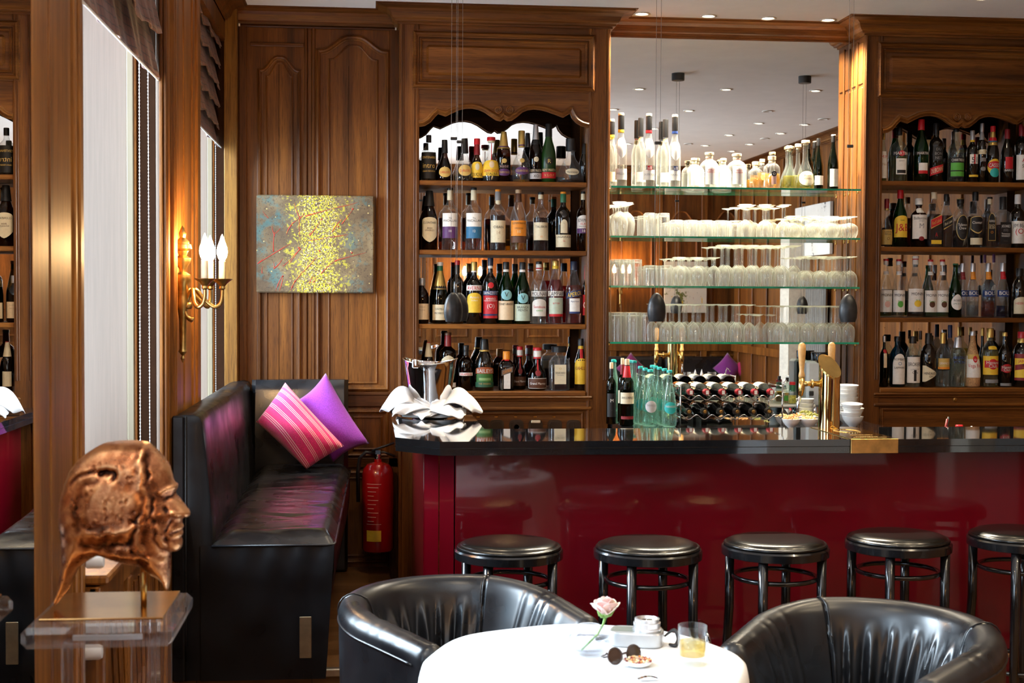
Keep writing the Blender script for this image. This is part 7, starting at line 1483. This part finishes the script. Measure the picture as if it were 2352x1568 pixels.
# ================================================================== REAR OF THE ROOM (seen in the mirrors)
p0, p1 = vm(1400, 822, 14.3), vm(1836, 822, 14.3)
t = thing('banquette', 'long dark leather bench along the rear wall, seen in the bar mirror', 'bench', ((p0.x + p1.x) / 2, -.4, 0))
zbk = p0.z
for i in range(3):
    XE = min(p1.x + .1, XR - .06); a = p0.x - .8 + (XE - p0.x + .8) * i / 3; b_ = a + (XE - p0.x + .8) / 3 - .01
    MB().box(a, b_, -.555, -.44, .45, zbk, .03).build('backrest', LEA, t); MB().box(a, b_, -.555, -.02, .30, .46, .03).build('seat', LEA, t)
MB().box(p0.x - .8, XE, -.555, -.06, 0, .30).build('base', BLACKM, t)
for px, m_, lab in ((1468, cloth_mat('plum_wool', (.22, .01, .12)), 'plum cushion on the rear bench, left one seen in the bar mirror'), (1697, cloth_mat('violet_wool', (.20, .02, .22)), 'violet cushion on the rear bench, seen in the bar mirror'), (1740, cloth_mat('magenta_wool', (.45, .01, .10)), 'magenta cushion on the rear bench, rightmost in the bar mirror')):
    p_ = vm(px, 835, 14.1); x = p_.x
    cushion('cushion', [(x, -.36, zbk + .05), (x + .17, -.34, zbk - .12), (x, -.26, zbk - .30), (x - .17, -.34, zbk - .12)], .05, m_, lab, 12)
p_ = vm(1585, 845, 13.2); tx_, ty_ = p_.x, 2 * YM - 13.2
t = thing('dining_table', 'white-clothed table before the rear bench, seen in the bar mirror', 'table', (tx_, ty_, 0)); MB().box(-.45, .45, -.32, .32, .70, .74, .01).lathe([(.2, 0), (.04, .04), (.04, .7)], seg=16).build('table_body', BLACKW, t, 0, True)
o = MB().grid(lambda u, v_: (tx_ + (u - .5) * .94, ty_ + (v_ - .5) * .68, .742 - (.22 if min(u, 1-u, v_, 1-v_) < .03 else 0)), 34, 34).build('tablecloth', LINEN, None, 0); tag(o, 'white cloth on the table before the rear bench', 'tablecloth')
for i, px in enumerate((1556, 1597, 1612)):
    x = vm(px, 835, 13.2).x; o = MB().lathe([(.09, 0), (.07, .04), (.03, .14), (.0, .24)], seg=7).build('napkin', LINEN, None, 0); o.location = (x, ty_, .744); tag(o, ['peaked white napkin on the rear table, left one', 'peaked white napkin on the rear table, middle one', 'peaked white napkin on the rear table, right one'][i], 'napkin', 'peaked napkins on the rear table')
for i, px in enumerate((1570, 1583, 1628)):
    x = vm(px, 835, 13.2).x; o = bpy.data.objects.new('wine_glass', GM['wine'][0]); COL.objects.link(o); o.location = (x, ty_ + .12, .744 + .181 * 1.2); o.rotation_euler = (PI, 0, 0); o.scale = (1.2, 1.2, 1.2); tag(o, 'upright wine glass on the rear table, seen in the bar mirror', 'glass', 'wine glasses on the rear table')
def art(name, cx, cy, cz, w_, h_, face, mt, label):
    t = thing(name, label, 'painting', (cx, cy, cz))
    if face == 'y': MB().box(-w_/2, w_/2, 0, .03, -h_/2, h_/2, .003).build('canvas', mt, t, 0, True)
    else: MB().box(-.03, 0, -w_/2, w_/2, -h_/2, h_/2, .003).build('canvas', mt, t, 0, True)
def artmat(name, bgc, spots, sc):
    m_, nt, b = nodes(name); setp(b, rough=.7); v = coord(nt); n0 = noise(nt, 3, 3, vec=v); col = ramp(nt, n0.outputs['Fac'], [(.3, bgc), (.7, tuple(x * .85 for x in bgc))])
    for i, (c, th_) in enumerate(spots):
        n = noise(nt, sc * (1 + i * .5), 6, .75, vec=coord(nt, (1 + i, 1 + .5 * i, 1))); mx = nt.nodes.new('ShaderNodeMix'); mx.data_type = 'RGBA'
        nt.links.new(ramp(nt, n.outputs['Fac'], [(th_, (0, 0, 0)), (th_ + .02, (1, 1, 1))]), mx.inputs[0]); nt.links.new(col, mx.inputs[6]); mx.inputs[7].default_value = (*c, 1); col = mx.outputs[2]
    nt.links.new(col, b.inputs['Base Color']); return m_
a, c = vm(1526, 600, 2 * YM - YR - .04), vm(1622, 718, 2 * YM - YR - .04)
art('painting', (a.x + c.x) / 2, YR + .03, (a.z + c.z) / 2, abs(c.x - a.x), abs(a.z - c.z), 'y', artmat('meadow_canvas', (.72, .66, .55), [((.10, .12, .02), .60), ((.70, .42, .04), .63), ((.25, .05, .06), .66), ((.10, .30, .20), .67)], 6), 'pale canvas with tangled yellow and green strokes on the rear wall')
d0, d1 = atX(1838, 500, XR), atX(1919, 500, XR); z0, z1 = atX(1880, 470, XR).z, atX(1880, 587, XR).z
art('painting', XR - .02, 2 * YM - (d0.y + d1.y) / 2, (z0 + z1) / 2, abs(d1.y - d0.y), abs(z0 - z1), 'x', artmat('ink_canvas', (.74, .72, .68), [((.03, .03, .03), .63), ((.25, .22, .15), .66)], 2.2), 'large pale canvas with black ink marks on the right wall')
